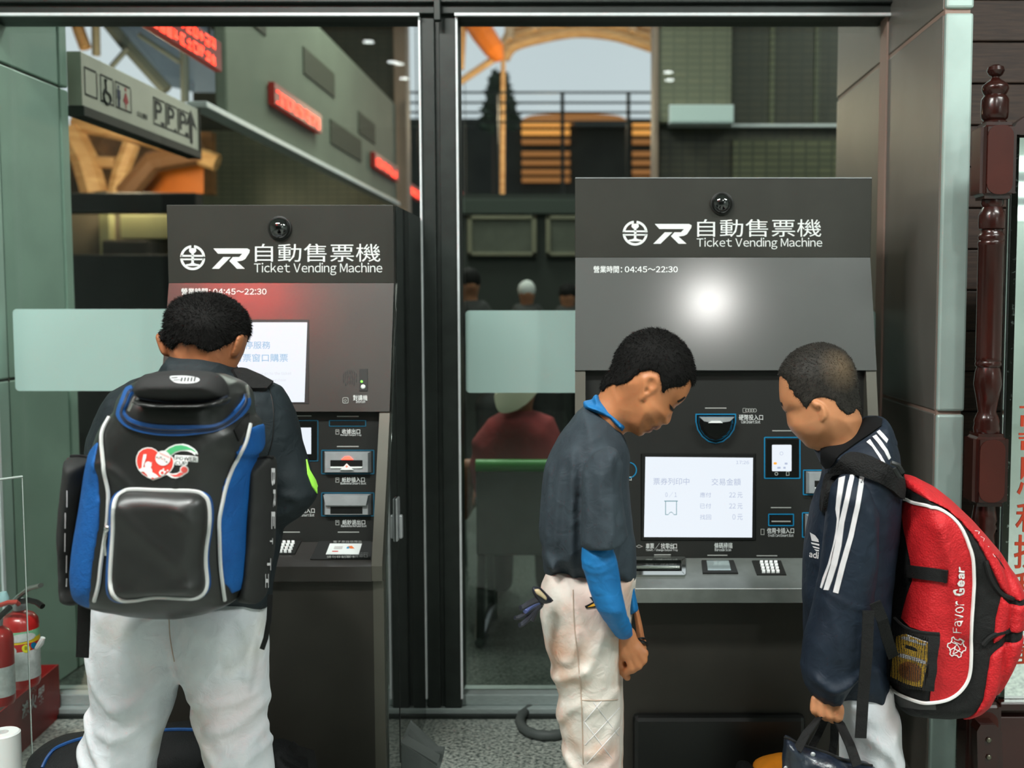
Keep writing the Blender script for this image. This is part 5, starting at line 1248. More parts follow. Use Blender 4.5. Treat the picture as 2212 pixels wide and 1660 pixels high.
def body3():
    lo, hi = bounds([head3, leg3, jack3], YB3, 1.98, 2.42); zH = ZZ(1000, YB3); zA, zB = ZZ(1575, YB3), ZZ(1480, YB3)
    g = Grid(lo, hi, .0032, [(.02, zA, .008), (zA, zB, .003), (zB, zH, .008), (zH, hi[2], .0027)])
    tm = 1-.3*g.gauss(1748, 958, YB3, 14)-.35*g.gauss(1698, 888, YB3, 9)
    f = g.inflate(head3, YB3, .074, .07, tmod=tm, ridges=[([(1712, 920), (1740, 945)], .003, 12)])
    f = smin(f, g.inflate(neck3, YB3, .05, .045), .025)
    e = g.inflate(ear3, YB3, .010, .008, yc=YB3-.074, closed_smooth=3)
    c = P(1750, 872, YB3); e = smax(e, -g.ell((c.x+.002, YB3-.086, c.z-.008), (.0045, .013, .011)), .002)
    f = smin(f, e, .005); full = f
    f = np.minimum(f, g.inflate(jack3, YB3, .1, .08, grow=-.025)); f = np.minimum(f, g.inflate(leg3, 2.14, .05, .045, grow=-.016)); f = np.minimum(f, g.inflate(leg3, 2.26, .05, .045, grow=-.016))
    q = lambda a, b, y: tuple(P(a, b, y))
    f = smin(f, g.chain([q(1842, 1085, 2.12), q(1825, 1300, 2.075), q(1785, 1490, 2.07), q(1786, 1520, 2.07)], [.026, .028, .022, .022], .01), .006)
    h = g.inflate([(1757, 1500), (1814, 1510), (1818, 1530), (1808, 1542), (1780, 1538), (1760, 1530), (1755, 1518)], 2.06, .015, .014)
    for pts in ([(1760, 1512, 2.046), (1760, 1534, 2.042), (1768, 1542, 2.052), (1772, 1530, 2.07)], [(1775, 1516, 2.042), (1776, 1542, 2.038), (1784, 1549, 2.05), (1786, 1535, 2.07)], [(1789, 1520, 2.04), (1793, 1546, 2.036), (1799, 1554, 2.05), (1799, 1540, 2.07)], [(1806, 1516, 2.046), (1814, 1534, 2.038), (1812, 1550, 2.036), (1806, 1556, 2.042)]):
        h = smin(h, g.chain([q(*t) for t in pts], [.0088, .0094, .0085, .0078], .003), .0022)
    f = smin(f, h, .01); return g, f, full
g, f, fh = body3()
boy3 = g.obj('person', f, m_skin3, None, 1, label='boy in navy track jacket with white stripes, wearing the red backpack', cat='person')
hp3 = [(1860, 905), (1847, 889), (1838, 881), (1828, 889), (1816, 893), (1806, 887), (1797, 877), (1788, 866), (1779, 858), (1768, 853), (1754, 853), (1742, 857), (1735, 866), (1729, 880), (1724, 872), (1714, 860), (1704, 847), (1697, 835), (1692, 820), (1684, 812), (1670, 800), (1700, 730), (1780, 720), (1850, 740), (1880, 820)]
cw = P(1806, 795, YB3)
flow3 = lambda p: (lambda d: d/np.maximum(np.linalg.norm(d, axis=1, keepdims=True), 1e-4)*.9)(p-np.array([cw.x, YB3-.06, cw.z]))
make_hair(g, fh, hp3, YB3, m_hair3, boy3, 9000, .0042, flow3, .0025, 3)
# thin crown whorl: scalp shows through the clipped hair
n_ = m_hair3.node_tree.nodes; l_ = m_hair3.node_tree.links; b_ = n_['Principled BSDF']; src = b_.inputs['Base Color'].links[0].from_socket
gg = n_.new('ShaderNodeNewGeometry'); dd = n_.new('ShaderNodeVectorMath'); dd.operation = 'DISTANCE'; dd.inputs[1].default_value = (cw.x, YB3-.065, cw.z+.005); l_.new(gg.outputs['Position'], dd.inputs[0])
mr = n_.new('ShaderNodeMapRange'); mr.inputs['From Min'].default_value = .005; mr.inputs['From Max'].default_value = .055; mr.inputs['To Min'].default_value = .75; mr.inputs['To Max'].default_value = 0; l_.new(dd.outputs['Value'], mr.inputs['Value'])
mx_ = n_.new('ShaderNodeMix'); mx_.data_type = 'RGBA'; mx_.inputs[7].default_value = C(96, 80, 60); l_.new(mr.outputs[0], mx_.inputs[0]); l_.new(src, mx_.inputs[6]); l_.new(mx_.outputs[2], b_.inputs['Base Color'])
bv3 = bvh_of([boy3])
decal('eyelashes', [[(1688, 884), (1694, 887), (1701, 890), (1697, 893), (1690, 889)]], bv3, m_lash, boy3, off=.0012, step=3)
decal('eyebrow', [[(1686, 868), (1690, 870), (1692, 878), (1688, 876)]], bv3, m_lash, boy3, off=.001, step=3)
jk = cloth('jacket', [dict(poly=jack3, Y=YB3, Tf=.125, R=.085, ridges=[([(1770, 1050), (1755, 1120), (1745, 1200)], .004, 7), ([(1750, 1265), (1742, 1290), (1760, 1330)], .006, 6), ([(1900, 1300), (1905, 1400), (1900, 1480)], .006, 8), ([(1870, 1420), (1880, 1480), (1870, 1505)], .006, 7)]),
                      dict(poly=slv3, Y=2.06, Tf=.062, R=.055, k=.012, ridges=[([(1752, 1450), (1790, 1470), (1850, 1440)], .012, 8), ([(1775, 1290), (1790, 1340), (1800, 1400)], .004, 8), ([(1768, 1262), (1820, 1290), (1880, 1306)], .003, 4), ([(1860, 1330), (1845, 1380), (1850, 1420), (1862, 1440)], .007, 6), ([(1790, 1485), (1792, 1515)], .004, 3), ([(1770, 1485), (1774, 1512)], .004, 3), ([(1808, 1485), (1806, 1512)], .004, 3), ([(1870, 1100), (1880, 1160), (1878, 1220)], .005, 8)])], .0042, m_jacket3, boy3, (.0020, 42))
cl3 = cloth('collar', [dict(poly=smoothline([(1764, 978), (1776, 962), (1810, 951), (1848, 919), (1870, 902), (1890, 899), (1908, 902), (1921, 920), (1928, 940), (1932, 962), (1890, 992), (1840, 1010), (1800, 1018), (1784, 1012), (1774, 998)], 2, True), Y=YB3, Tf=.082, R=.04)], .0035, m_jacket3, boy3, None)
bj = bvh_of([jk, cl3])
patch('collar_lining', [(1775, 968), (1800, 955), (1830, 938), (1870, 906), (1892, 903), (1906, 909), (1904, 922), (1882, 938), (1850, 960), (1815, 985), (1795, 1010), (1786, 1012), (1776, 1000)], bj, m_collar3, jk, .004, .004)
patch('teal_collar_trim', [(1764, 966), (1776, 958), (1778, 962), (1768, 972)], bj, m_bluecloth, boy3, .003, .003)
for nm, pl in (('sleeve_stripe', [(1813, 1034), (1826, 1030), (1820, 1066), (1815, 1098), (1813, 1124), (1808, 1160), (1799, 1195), (1795, 1218), (1780, 1262), (1776, 1272), (1773, 1270), (1778, 1250), (1790, 1218), (1800, 1180), (1806, 1150), (1809, 1122), (1806, 1101), (1808, 1077)]),
               ('sleeve_stripe', [(1836, 1028), (1846, 1027), (1836, 1077), (1824, 1131), (1818, 1180), (1809, 1220), (1798, 1255), (1790, 1276), (1780, 1275), (1788, 1248), (1796, 1220), (1806, 1170), (1813, 1131), (1826, 1077)]),
               ('sleeve_stripe', [(1857, 1028), (1867, 1031), (1857, 1094), (1844, 1159), (1827, 1220), (1811, 1283), (1800, 1280), (1815, 1220), (1833, 1159), (1847, 1094)]),
               ('collar_stripe', [(1872, 956), (1880, 950), (1892, 968), (1904, 985), (1914, 1005), (1907, 1002), (1896, 984), (1884, 966)]), ('collar_stripe', [(1885, 944), (1893, 940), (1905, 955), (1916, 972), (1923, 990), (1919, 994), (1910, 976), (1897, 958)]), ('collar_stripe', [(1894, 934), (1900, 930), (1908, 938), (1918, 951), (1915, 958), (1904, 946)])):
    patch(nm, pl, bj, m_stripe, jk, .0018, .002, step=5)
decal('chest_emblem', [[(1751, 1151), (1762, 1157), (1769, 1166), (1770, 1172), (1755, 1169)], [(1753, 1172), (1771, 1176), (1771, 1180), (1755, 1176)], [(1756, 1180), (1771, 1184), (1771, 1187), (1759, 1184)], [(1760, 1187), (1770, 1189), (1770, 1192), (1764, 1191)]], bj, m_stripe, jk, off=.0016, step=4)
text_decal('chest_lettering', 'adi', 0, 0, 0, 0, bj, m_stripe, jk, off=.0016, bold=.03, basis=((1749, 1204), (20, 4), (1, -14)))
cloth('trousers', [dict(poly=leg3, Y=2.15, Tf=.075, R=.07, ridges=[([(1850, 1560), (1900, 1600), (1930, 1640)], .008, 9), ([(1930, 1540), (1910, 1590), (1920, 1640)], .006, 8), ([(1830, 1540), (1836, 1620)], .004, 6)]), dict(poly=leg3, Y=2.27, Tf=.08, R=.07, k=.03)], .0045, m_pants, boy3, (.0022, 38))
for yy in (2.14, 2.27):
    g_ = Grid((XX(1730, yy, 1950)-.06, yy-.07, 0), (XX(1935, yy, 1950)+.03, yy+.07, .13), .005)
    x0 = XX(1905, yy, 1950); ff = smin(g_.ell((x0-.04, yy, .045), (.05, .038, .06)), g_.ell((x0-.10, yy, .028), (.08, .04, .036)), .02); ff = smax(ff, (-(g_.Z)+.003).astype(np.float32)+0*ff, .004)
    g_.obj('shoe', ff, m_shoe, boy3, 1)

# ---------------------------------------------------------------- boy seen from behind
YB1 = 2.1
head1 = [(357, 716), (357, 700), (361, 673), (379, 651), (405, 640), (433, 637), (464, 639), (492, 654), (512, 673), (522, 696), (523, 722), (519, 745), (512, 768), (504, 784), (485, 800), (440, 810), (400, 800), (376, 772), (364, 750), (358, 730)]
jack1 = [(374, 764), (389, 760), (433, 757), (470, 761), (492, 774), (506, 791), (512, 800), (530, 803), (563, 817), (586, 826), (604, 836), (618, 860), (632, 889), (644, 933), (640, 1000), (620, 1060), (600, 1200), (580, 1312), (220, 1312), (200, 1200), (190, 1100), (193, 979), (199, 941), (213, 907), (227, 875), (245, 849), (274, 829), (286, 820), (349, 800), (356, 788)]
arm1 = [(545, 830), (604, 836), (618, 860), (632, 889), (644, 933), (658, 979), (676, 1028), (687, 1064), (684, 1074), (673, 1090), (650, 1116), (621, 1134), (592, 1142), (572, 1120), (566, 1020), (556, 920)]
armL1 = [(290, 830), (245, 849), (213, 907), (196, 960), (188, 1040), (186, 1120), (200, 1200), (235, 1210), (262, 1120), (270, 1000), (290, 900)]
legL1 = [(212, 1270), (205, 1310), (196, 1380), (199, 1440), (205, 1520), (187, 1590), (178, 1660), (176, 1760), (190, 1850), (204, 1955), (300, 1955), (312, 1850), (322, 1740), (330, 1660), (345, 1600), (374, 1520), (386, 1450), (395, 1400), (395, 1270)]
legR1 = [(380, 1270), (380, 1400), (388, 1450), (420, 1520), (432, 1570), (442, 1620), (455, 1660), (466, 1760), (482, 1850), (492, 1955), (586, 1955), (594, 1850), (590, 1740), (588, 1660), (584, 1620), (570, 1565), (577, 1500), (580, 1400), (573, 1300), (566, 1270)]
def body1():
    lo, hi = bounds([head1, legL1, legR1, [(340, 800), (690, 800)]], YB1, 1.96, 2.5); zH = ZZ(830, YB1)
    g = Grid(lo, hi, .0031, [(.02, zH, .008), (zH, hi[2]+.02, .0027)])
    f = g.inflate(head1, YB1, .085, .075, .1, yc=YB1+.02)
    f = smin(f, g.inflate([(378, 740), (372, 800), (350, 840), (530, 840), (505, 800), (500, 740)], YB1, .05, .045), .02)
    for poly, c in (([(343, 728), (347, 719), (356, 720), (368, 735), (372, 766), (364, 770), (355, 763), (348, 746)], 0), ([(530, 728), (526, 722), (516, 728), (504, 768), (509, 773), (519, 766), (527, 747)], 0)):
        f = smin(f, g.inflate(poly, YB1, .02, .012, yc=YB1-.01, closed_smooth=3), .005)
    full = f
    f = np.minimum(f, g.inflate(jack1, YB1, .06, .06, grow=-.03)); f = np.minimum(f, g.inflate(legL1, YB1, .06, .055, grow=-.016)); f = np.minimum(f, g.inflate(legR1, YB1, .06, .055, grow=-.016))
    q = lambda a, b, y: tuple(P(a, b, y))
    f = smin(f, g.chain([q(582, 895, 2.1), q(642, 1072, 2.12), q(585, 1100, 2.3), q(565, 1115, 2.36)], [.026, .024, .022, .021], .01), .006)
    f = smin(f, g.chain([q(262, 910, 2.1), q(222, 1110, 2.12), q(270, 1220, 2.2), q(280, 1230, 2.26)], [.026, .024, .022, .021], .01), .006)
    for bx, by in ((558, 1120), (282, 1235)):
        for k in range(4): f = smin(f, g.chain([q(bx+k*7-10, by, 2.36 if bx > 400 else 2.26), q(bx+k*7-12, by+4, 2.41 if bx > 400 else 2.31), q(bx+k*7-13, by+14, 2.43 if bx > 400 else 2.33)], [.009, .0085, .0075], .004), .008)
        f = smin(f, g.chain([q(bx+14, by, 2.35 if bx > 400 else 2.25), q(bx+20, by+10, 2.38 if bx > 400 else 2.28)], [.01, .008], .004), .008)
    return g, f, full
g, f, fh = body1()
boy1 = g.obj('person', f, m_skin1, None, 2, label='boy seen from behind in dark jacket and white trousers, at the left machine', cat='person')
hp1 = [(340, 712), (355, 720), (359, 732), (367, 741), (377, 747), (386, 752), (392, 757), (398, 748), (406, 742), (418, 738), (427, 745), (436, 741), (446, 743), (459, 754), (473, 758), (483, 754), (492, 750), (503, 743), (513, 735), (522, 724), (540, 712), (540, 620), (340, 620)]
cw1 = P(460, 688, YB1)
flow1 = lambda p: (lambda d: d/np.maximum(np.linalg.norm(d, axis=1, keepdims=True), 1e-4)*.7+np.array([0, 0, -.3]))(p-np.array([cw1.x, YB1-.05, cw1.z]))
make_hair(g, fh, hp1, YB1, m_hair, boy1, 14000, .0065, flow1, .004, 4)
jk1 = cloth('jacket', [dict(poly=jack1, Y=YB1, Tf=.09, R=.075, ridges=[([(380, 778), (433, 772), (490, 790)], .003, 3), ([(372, 790), (430, 782), (500, 800)], .003, 4)]),
                       dict(poly=arm1, Y=YB1, Tf=.058, R=.05, k=.012, ridges=[([(584, 850), (588, 920), (585, 1000)], .002, 3), ([(600, 1080), (630, 1060), (660, 1070)], .005, 7), ([(596, 1100), (630, 1100), (660, 1085)], .004, 6), ([(600, 1020), (640, 1030)], .003, 8)]),
                       dict(poly=armL1, Y=YB1, Tf=.058, R=.05, k=.012),
                       dict(poly=[(640, 1040), (675, 1075), (650, 1112), (600, 1140), (580, 1130), (600, 1080)], Y=2.2, Tf=.1, Tb=.14, R=.045, k=.02)], .0042, m_jacket1, boy1, (.002, 40))
bj1 = bvh_of([jk1])
patch('elbow_panel', [(661, 993), (667, 1016), (680, 1038), (687, 1060), (686, 1070), (674, 1052), (664, 1025)], bj1, m_neon, jk1, .0025, .003, step=4)
pxtube('shoulder_seam', [(578, 828), (590, 880), (588, 950), (570, 1010)], bj1, .001, m_slot, jk1)
cloth('trousers', [dict(poly=legL1, Y=YB1, Tf=.085, R=.078, ridges=[([(380, 1440), (330, 1490), (280, 1500)], .007, 9), ([(215, 1400), (240, 1460), (300, 1510)], .006, 8), ([(205, 1530), (240, 1580), (272, 1640)], .010, 8), ([(190, 1600), (220, 1625), (270, 1650)], .009, 9), ([(350, 1530), (300, 1560), (250, 1550)], .006, 8), ([(285, 1530), (280, 1600), (275, 1660)], .006, 7)]),
                   dict(poly=legR1, Y=YB1, Tf=.085, R=.078, k=.03, ridges=[([(576, 1510), (530, 1540), (480, 1550)], .008, 9), ([(430, 1530), (470, 1590), (495, 1620)], .009, 9), ([(575, 1570), (540, 1600), (500, 1625)], .009, 9), ([(565, 1480), (520, 1490), (430, 1490)], .005, 8), ([(585, 1600), (560, 1610), (530, 1650)], .009, 8), ([(545, 1320), (560, 1380), (556, 1440)], .006, 7)])], .0045, m_pants, boy1, (.0022, 36, (1, 1, .8)))
pt1 = bvh_of([o for o in boy1.children if o.name.startswith('trousers')])
pxtube('back_seam', [(365, 1335), (368, 1380), (377, 1430)], pt1, .001, m_seam, boy1)
for px in (255, 540):
    x0 = XX(px, YB1, 1950); g_ = Grid((x0-.08, YB1-.1, 0), (x0+.08, YB1+.2, .13), .005)
    ff = smin(g_.ell((x0, YB1-.01, .045), (.038, .05, .06)), g_.ell((x0, YB1+.06, .028), (.04, .08, .036)), .02); ff = smax(ff, (-(g_.Z)+.003).astype(np.float32)+0*ff, .004)
    g_.obj('shoe', ff, m_shoe, boy1, 1)
# ================================================================ blue and black baseball backpack
m_pleather = mat('black_pleather', C(30, 31, 30), .38, 0, .5, var=.12, vscale=10, bump=.12, bscale=35)
m_bluemesh = weave('royal_blue_nylon', C(16, 84, 150), C(12, 70, 132), .6, 420, .35)
m_bluezip = mat('blue_zip_tape', C(20, 72, 132), .5, var=.08, vscale=60); m_piping = mat('grey_piping', C(186, 188, 186), .45)
m_neop = mat('black_neoprene', C(26, 27, 26), .75, var=.08, vscale=20, bump=.08, bscale=400); m_web = weave('black_webbing', C(22, 22, 22), C(16, 16, 16), .8, 600, .3)
m_steelpull = mat('zip_pull_metal', C(190, 190, 186), .25, .9); m_zipline = mat('zip_dark', C(16, 26, 44), .6)
YP = 1.86
bp1 = empty('backpack', P(360, 1320, YP), 'black and blue baseball backpack with grey piping and heart logo, worn from behind', 'backpack')
main1 = [(262, 880), (250, 892), (239, 903), (226, 927), (219, 950), (211, 972), (201, 1018), (190, 1081), (178, 1157), (169, 1220), (171, 1249), (178, 1275), (190, 1293), (206, 1304), (250, 1318), (300, 1328), (345, 1331), (400, 1330), (450, 1322), (490, 1308), (511, 1296), (520, 1278), (528, 1249), (534, 1191), (537, 1133), (541, 1076), (545, 989), (560, 976), (560, 927), (554, 907), (541, 895), (538, 870), (533, 845), (515, 825), (470, 806), (400, 800), (330, 806), (288, 830), (268, 855)]
M1b = dict(poly=main1, Y=YP, Tf=.105, Tb=.13, R=.075, ridges=[([(260, 985), (300, 1000), (340, 1040)], .004, 9), ([(480, 960), (440, 1000), (430, 1050)], .004, 9), ([(265, 965), (255, 1010)], .003, 8)])
pk = cloth('main_body', [M1b], .0045, m_pleather, bp1, (.0018, 30))
bk = bvh_of([pk])
pipL = [(239, 903), (226, 927), (222, 950), (225, 1005), (233, 1051), (235, 1076), (232, 1133), (225, 1177), (219, 1220), (214, 1264), (205, 1297)]
pipR = [(538, 918), (528, 956), (514, 985), (499, 1014), (486, 1051), (479, 1084), (472, 1122), (472, 1162), (474, 1220), (479, 1267), (483, 1296)]
region_shell('side_panel', M1b, pipL[2:]+[(190, 1320), (150, 1300), (150, 1000), (205, 960)], YP-.075, .0045, m_bluemesh, bp1, .002, wob=(.0018, 30))
region_shell('side_panel', M1b, [(526, 918), (516, 956), (503, 985), (491, 1014), (480, 1051)]+pipR[5:]+[(520, 1320), (580, 1300), (590, 900), (535, 880)], YP-.075, .0045, m_bluemesh, bp1, .002, wob=(.0018, 30))
pxtube('piping', pipL, bk, .0033, m_piping, bp1, off=.003); pxtube('piping', pipR, bk, .0033, m_piping, bp1, off=.003)
zo = [(288, 837), (275, 842), (266, 863), (257, 889), (259, 904), (274, 921), (303, 933), (346, 940), (389, 941), (433, 938), (470, 932), (499, 918), (519, 901), (536, 875), (533, 852)]
zi = [(290, 850), (284, 858), (277, 876), (271, 888), (276, 898), (292, 908), (320, 915), (350, 918), (389, 919), (433, 919), (462, 917), (485, 906), (503, 889), (522, 866), (527, 852)]
zm = [((a[0]+b[0])/2, (a[1]+b[1])/2) for a, b in zip(zo, zi)]
patch('lid_zip_tape', smoothline(zo, 3)+smoothline(zi, 3)[::-1], bk, m_bluezip, bp1, .005, .005, step=5)
bkz = bvh_of([o for o in bp1.children if o.name.startswith('lid_zip')])
pxtube('zip_teeth', zm, bkz, .0016, m_zipline, bp1, off=.001)
pxtube('tape_edge', [((a[0]*3+b[0])/4, (a[1]*3+b[1])/4) for a, b in zip(zo, zi)], bkz, .001, m_zipline, bp1, off=.0005)
G().tube([P(292, 858, 1.74), P(284, 872, 1.737), P(277, 888, 1.735)], .0026, 6).build('zip_pull', m_steelpull, bp1, smooth=True)
G().tube([P(533, 832, 1.76), P(536, 850, 1.757), P(537, 860, 1.757)], .0026, 6).build('zip_pull', m_steelpull, bp1, smooth=True)
# front pocket
pk_out = [(245, 1099), (251, 1076), (265, 1063), (285, 1058), (346, 1060), (418, 1062), (441, 1071), (451, 1090), (452, 1133), (445, 1186), (444, 1220), (447, 1261), (441, 1281), (424, 1293), (389, 1293), (334, 1291), (288, 1298), (260, 1298), (243, 1284), (238, 1258), (240, 1206), (244, 1148)]
c0 = (346, 1180)
blue_out = [(c0[0]+(x-c0[0])*1.055, c0[1]+(y-c0[1])*1.035-1) for x, y in pk_out]
cloth('pocket_gusset', [dict(poly=smoothline(blue_out, 3, True), Y=1.765, Tf=.028, Tb=.04, R=.02)], .004, m_bluezip, bp1, None)
pkt = cloth('front_pocket', [dict(poly=smoothline(pk_out, 3, True), Y=1.755, Tf=.036, Tb=.04, R=.032, ridges=[([(270, 1090), (330, 1150), (400, 1210)], .004, 12), ([(250, 1265), (330, 1272), (430, 1262)], .003, 6), ([(400, 1100), (440, 1130)], .003, 9)])], .004, m_pleather, bp1, (.0018, 28))
bpk = bvh_of([pkt]+[o for o in bp1.children if o.name.startswith('pocket_gusset')])
pxtube('pocket_piping', [(c0[0]+(x-c0[0])*.985, c0[1]+(y-c0[1])*.985) for x, y in pk_out], bpk, .0034, m_piping, bp1, off=.0015, closed=True)
G().tube([P(232, 1138, 1.745), P(228, 1150, 1.743), P(226, 1175, 1.745), P(229, 1200, 1.75)], .0026, 6).build('zip_pull', m_steelpull, bp1, smooth=True)
G().ball(P(231, 1143, 1.744), .0055, 2, (1, .5, 1)).build('zip_slider', m_steelpull, bp1, smooth=True)
# neoprene bat pockets on both sides
sL = cloth('bat_pocket', [dict(poly=[(151, 986), (178, 985), (208, 994), (204, 1018), (193, 1081), (182, 1157), (174, 1220), (176, 1260), (194, 1295), (175, 1305), (155, 1302), (143, 1290), (139, 1260), (139, 1200), (136, 1150), (139, 1090), (146, 1030)], Y=1.90, Tf=.06, R=.03)], .004, m_neop, bp1, (.001, 40))
sR = cloth('bat_pocket', [dict(poly=[(541, 1004), (551, 994), (589, 986), (592, 1005), (593, 1105), (592, 1139), (589, 1191), (577, 1249), (571, 1292), (562, 1301), (516, 1297), (524, 1270), (530, 1200), (536, 1100)], Y=1.90, Tf=.06, R=.03)], .004, m_neop, bp1, (.001, 40))
bR = bvh_of([sR]); bL = bvh_of([sL])
pxtube('pocket_hem', [(543, 1004), (552, 996), (570, 991), (588, 989)], bR, .003, m_web, bp1); pxtube('pocket_hem', [(153, 988), (178, 988), (204, 995)], bL, .003, m_web, bp1)
for ch, y0, y1, xa, xb in (('B', 1012, 1050, 584, 593), ('R', 1058, 1097, 588, 594), ('E', 1106, 1143, 584, 593), ('T', 1163, 1176, 581, 588), ('T', 1206, 1232, 575, 584), ('I', 1240, 1270, 571, 579)):
    text_decal('pocket_lettering', ch, 0, 0, 0, 0, bR, m_stripe, sR, off=.002, bold=.03, basis=((xa, y0), (0, y1-y0), (xb-xa-1, 0)))
for y0, y1, x0 in ((1060, 1096, 143), (1108, 1142, 139), (1152, 1192, 138), (1200, 1238, 141), (1250, 1268, 141)):
    decal('pocket_lettering', [[(x0, y0), (x0+2.4, y0), (x0+1.8, y1), (x0-.8, y1)]], bL, m_stripe, sL, off=.002, step=6)
# straps
m_strapend = m_web
G().strip([P(182, 1298, 1.93), P(181, 1350, 1.93), P(178, 1421, 1.93)], .023, .003, (1, 0, 0)).build('hanging_strap', m_web, bp1)
G().strip([P(584, 1285, 1.95), P(581, 1340, 1.94), P(574, 1380, 1.93), P(566, 1403, 1.93)], .009, .003, (1, 0, 0)).build('hanging_strap', m_web, bp1)
patch('shoulder_strap', [(294, 832), (318, 818), (346, 811), (354, 818), (336, 836), (304, 848)], bj1, m_web, bp1, .009, .010)
patch('shoulder_strap', [(498, 800), (530, 805), (563, 819), (588, 832), (574, 846), (545, 846), (516, 830)], bj1, m_web, bp1, .009, .010)
patch('lid_patch', [(504, 930), (536, 893), (537, 915), (514, 953)], bk, m_web, bp1, .003, .003)
# printed heart emblem
def em(pts): return [(270+x/12.289, 940+y/12.289) for x, y in pts]
m_ew, m_er, m_eg = mat('emblem_white', C(232, 234, 232), .5), mat('emblem_red', C(222, 66, 54), .5), mat('emblem_green', C(76, 176, 116), .5)
m_ek = mat('emblem_dark', C(52, 54, 54), .5); m_er2 = mat('emblem_coral', C(232, 92, 86), .5)
heart = [(295, 690), (310, 570), (370, 440), (470, 360), (600, 325), (720, 335), (830, 390), (910, 470), (1040, 415), (1150, 470), (1240, 550), (1305, 620), (1322, 720), (1300, 850), (1230, 960), (1110, 1060), (940, 1140), (755, 1208), (600, 1130), (450, 1030), (360, 920), (310, 800)]
hc = (800, 760)
inner = lambda pts, c, k: [(c[0]+(x-c[0])*k, c[1]+(y-c[1])*k) for x, y in pts]
E = lambda polys, m, off: decal('heart_emblem', [em(p) for p in polys], bk, m, pk, off=off, step=5)
E([heart, [(1050, 420), (1180, 320), (1350, 250), (1550, 230), (1700, 270), (1850, 370), (1920, 450), (1940, 530), (1880, 480), (1870, 540), (1780, 470), (1650, 430), (1480, 430), (1340, 480), (1250, 550), (1200, 500)], [(1330, 530), (1940, 570), (1930, 720), (1680, 700), (1660, 790), (1600, 815), (1350, 800), (1320, 700)],
   [(1110, 1050), (1250, 1140), (1350, 1152), (1500, 1110), (1640, 1010), (1480, 950), (1400, 1010), (1280, 1030), (1180, 1010)], circ(1580, 920, 112)], m_ew, .0012)
E([inner(heart, hc, .94)], m_er, .0018)
E([[(1090, 430), (1200, 345), (1350, 280), (1500, 265), (1650, 300), (1800, 370), (1890, 440), (1900, 470), (1760, 400), (1640, 395), (1480, 400), (1330, 450), (1230, 530)]], m_eg, .0018)
E([[(1180, 1040), (1330, 1115), (1450, 1100), (1570, 1020), (1480, 985), (1380, 1050), (1280, 1060)], circ(1580, 920, 85)], m_er2, .0018)
E([circ(1025, 612, 200, 26), [(510, 510), (590, 505), (580, 600), (530, 740), (500, 860), (460, 880), (470, 740), (490, 600)], circ(635, 790, 92), [(690, 740), (735, 715), (715, 770)], [(370, 920), (460, 870), (560, 840), (700, 850), (740, 920), (740, 980), (840, 1040), (920, 1110), (760, 1165), (640, 1130), (590, 1040), (520, 970), (420, 970)], circ(1000, 1000, 78), circ(1040, 905, 22, 10), circ(1090, 975, 22, 10), circ(1150, 940, 22, 10)], m_ew, .0026)
E([circ(1010, 1000, 40, 12), [(720, 1140), (760, 1120), (800, 1150), (750, 1165)]], m_er, .0032)
E([[(840, 580), (900, 570), (870, 610)], [(940, 570), (1010, 580), (960, 610)], [(1050, 610), (1100, 650), (1060, 655)], [(1130, 680), (1155, 730), (1105, 720)]], m_ek, .0032)
E([[(895, 625), (920, 590), (940, 625)], [(985, 640), (1015, 610), (1030, 645)], [(1060, 690), (1095, 670), (1085, 700)]]+[[(930+k*30, 450+k*13+abs(4-k)*1.0), (940+k*30, 448+k*13), (960+k*30, 500+k*14), (952+k*30, 502+k*14)] for k in range(9)], m_er2, .0032)
for t, b in (('POWER', ((1360, 668), (540, 28), (6, -108))), ('CUP', ((1352, 786), (296, 12), (4, -95)))):
    o0 = em([b[0]])[0]; sc_ = 1/12.289
    text_decal('heart_emblem', t, 0, 0, 0, 0, bk, m_ek, pk, off=.0022, bold=.015, basis=(o0, (b[1][0]*sc_, b[1][1]*sc_), (b[2][0]*sc_, b[2][1]*sc_)))
# zipped case strapped on the lid
cs = empty('eyewear_case', P(392, 880, 1.8), 'black hard zip case with silver logo on top of the blue backpack', 'case')
top_c = cloth('shell', [dict(poly=smoothline([(294, 850), (295, 828), (314, 811), (346, 803), (404, 801), (461, 805), (485, 826), (492, 849), (491, 858), (470, 864), (389, 868), (315, 864)], 3, True), Y=1.76, Tf=.045, Tb=.05, R=.045)], .0035, mat('case_fabric', C(24, 24, 24), .8, var=.1, vscale=30, bump=.1, bscale=500), cs, None)
cloth('lower_shell', [dict(poly=smoothline([(296, 862), (340, 868), (389, 870), (450, 868), (490, 858), (492, 866), (478, 877), (389, 882), (317, 879), (297, 871)], 3, True), Y=1.755, Tf=.045, Tb=.05, R=.02)], .0035, m_pleather, cs, None)
bcs = bvh_of([top_c])
pxtube('zip', [(296, 858), (340, 866), (389, 868), (450, 866), (490, 856)], bcs, .002, m_zipline, cs, off=.001)
decal('oval_logo', [smoothline([(367, 815), (385, 813), (410, 814), (428, 818), (431, 823), (420, 828), (395, 829), (376, 826)], 3, True)], bcs, mat('logo_silver', C(190, 192, 192), .4), cs, off=.001, step=5)
decal('oval_logo', [[(370, 817), (386, 816), (384, 818), (370, 819)], [(373, 822), (390, 821), (390, 823), (376, 824)]]+[[(392+k*7, 817), (396+k*7, 817), (394+k*7, 826), (390+k*7, 826)] for k in range(5)], bcs, m_slot, cs, off=.0016, step=6)

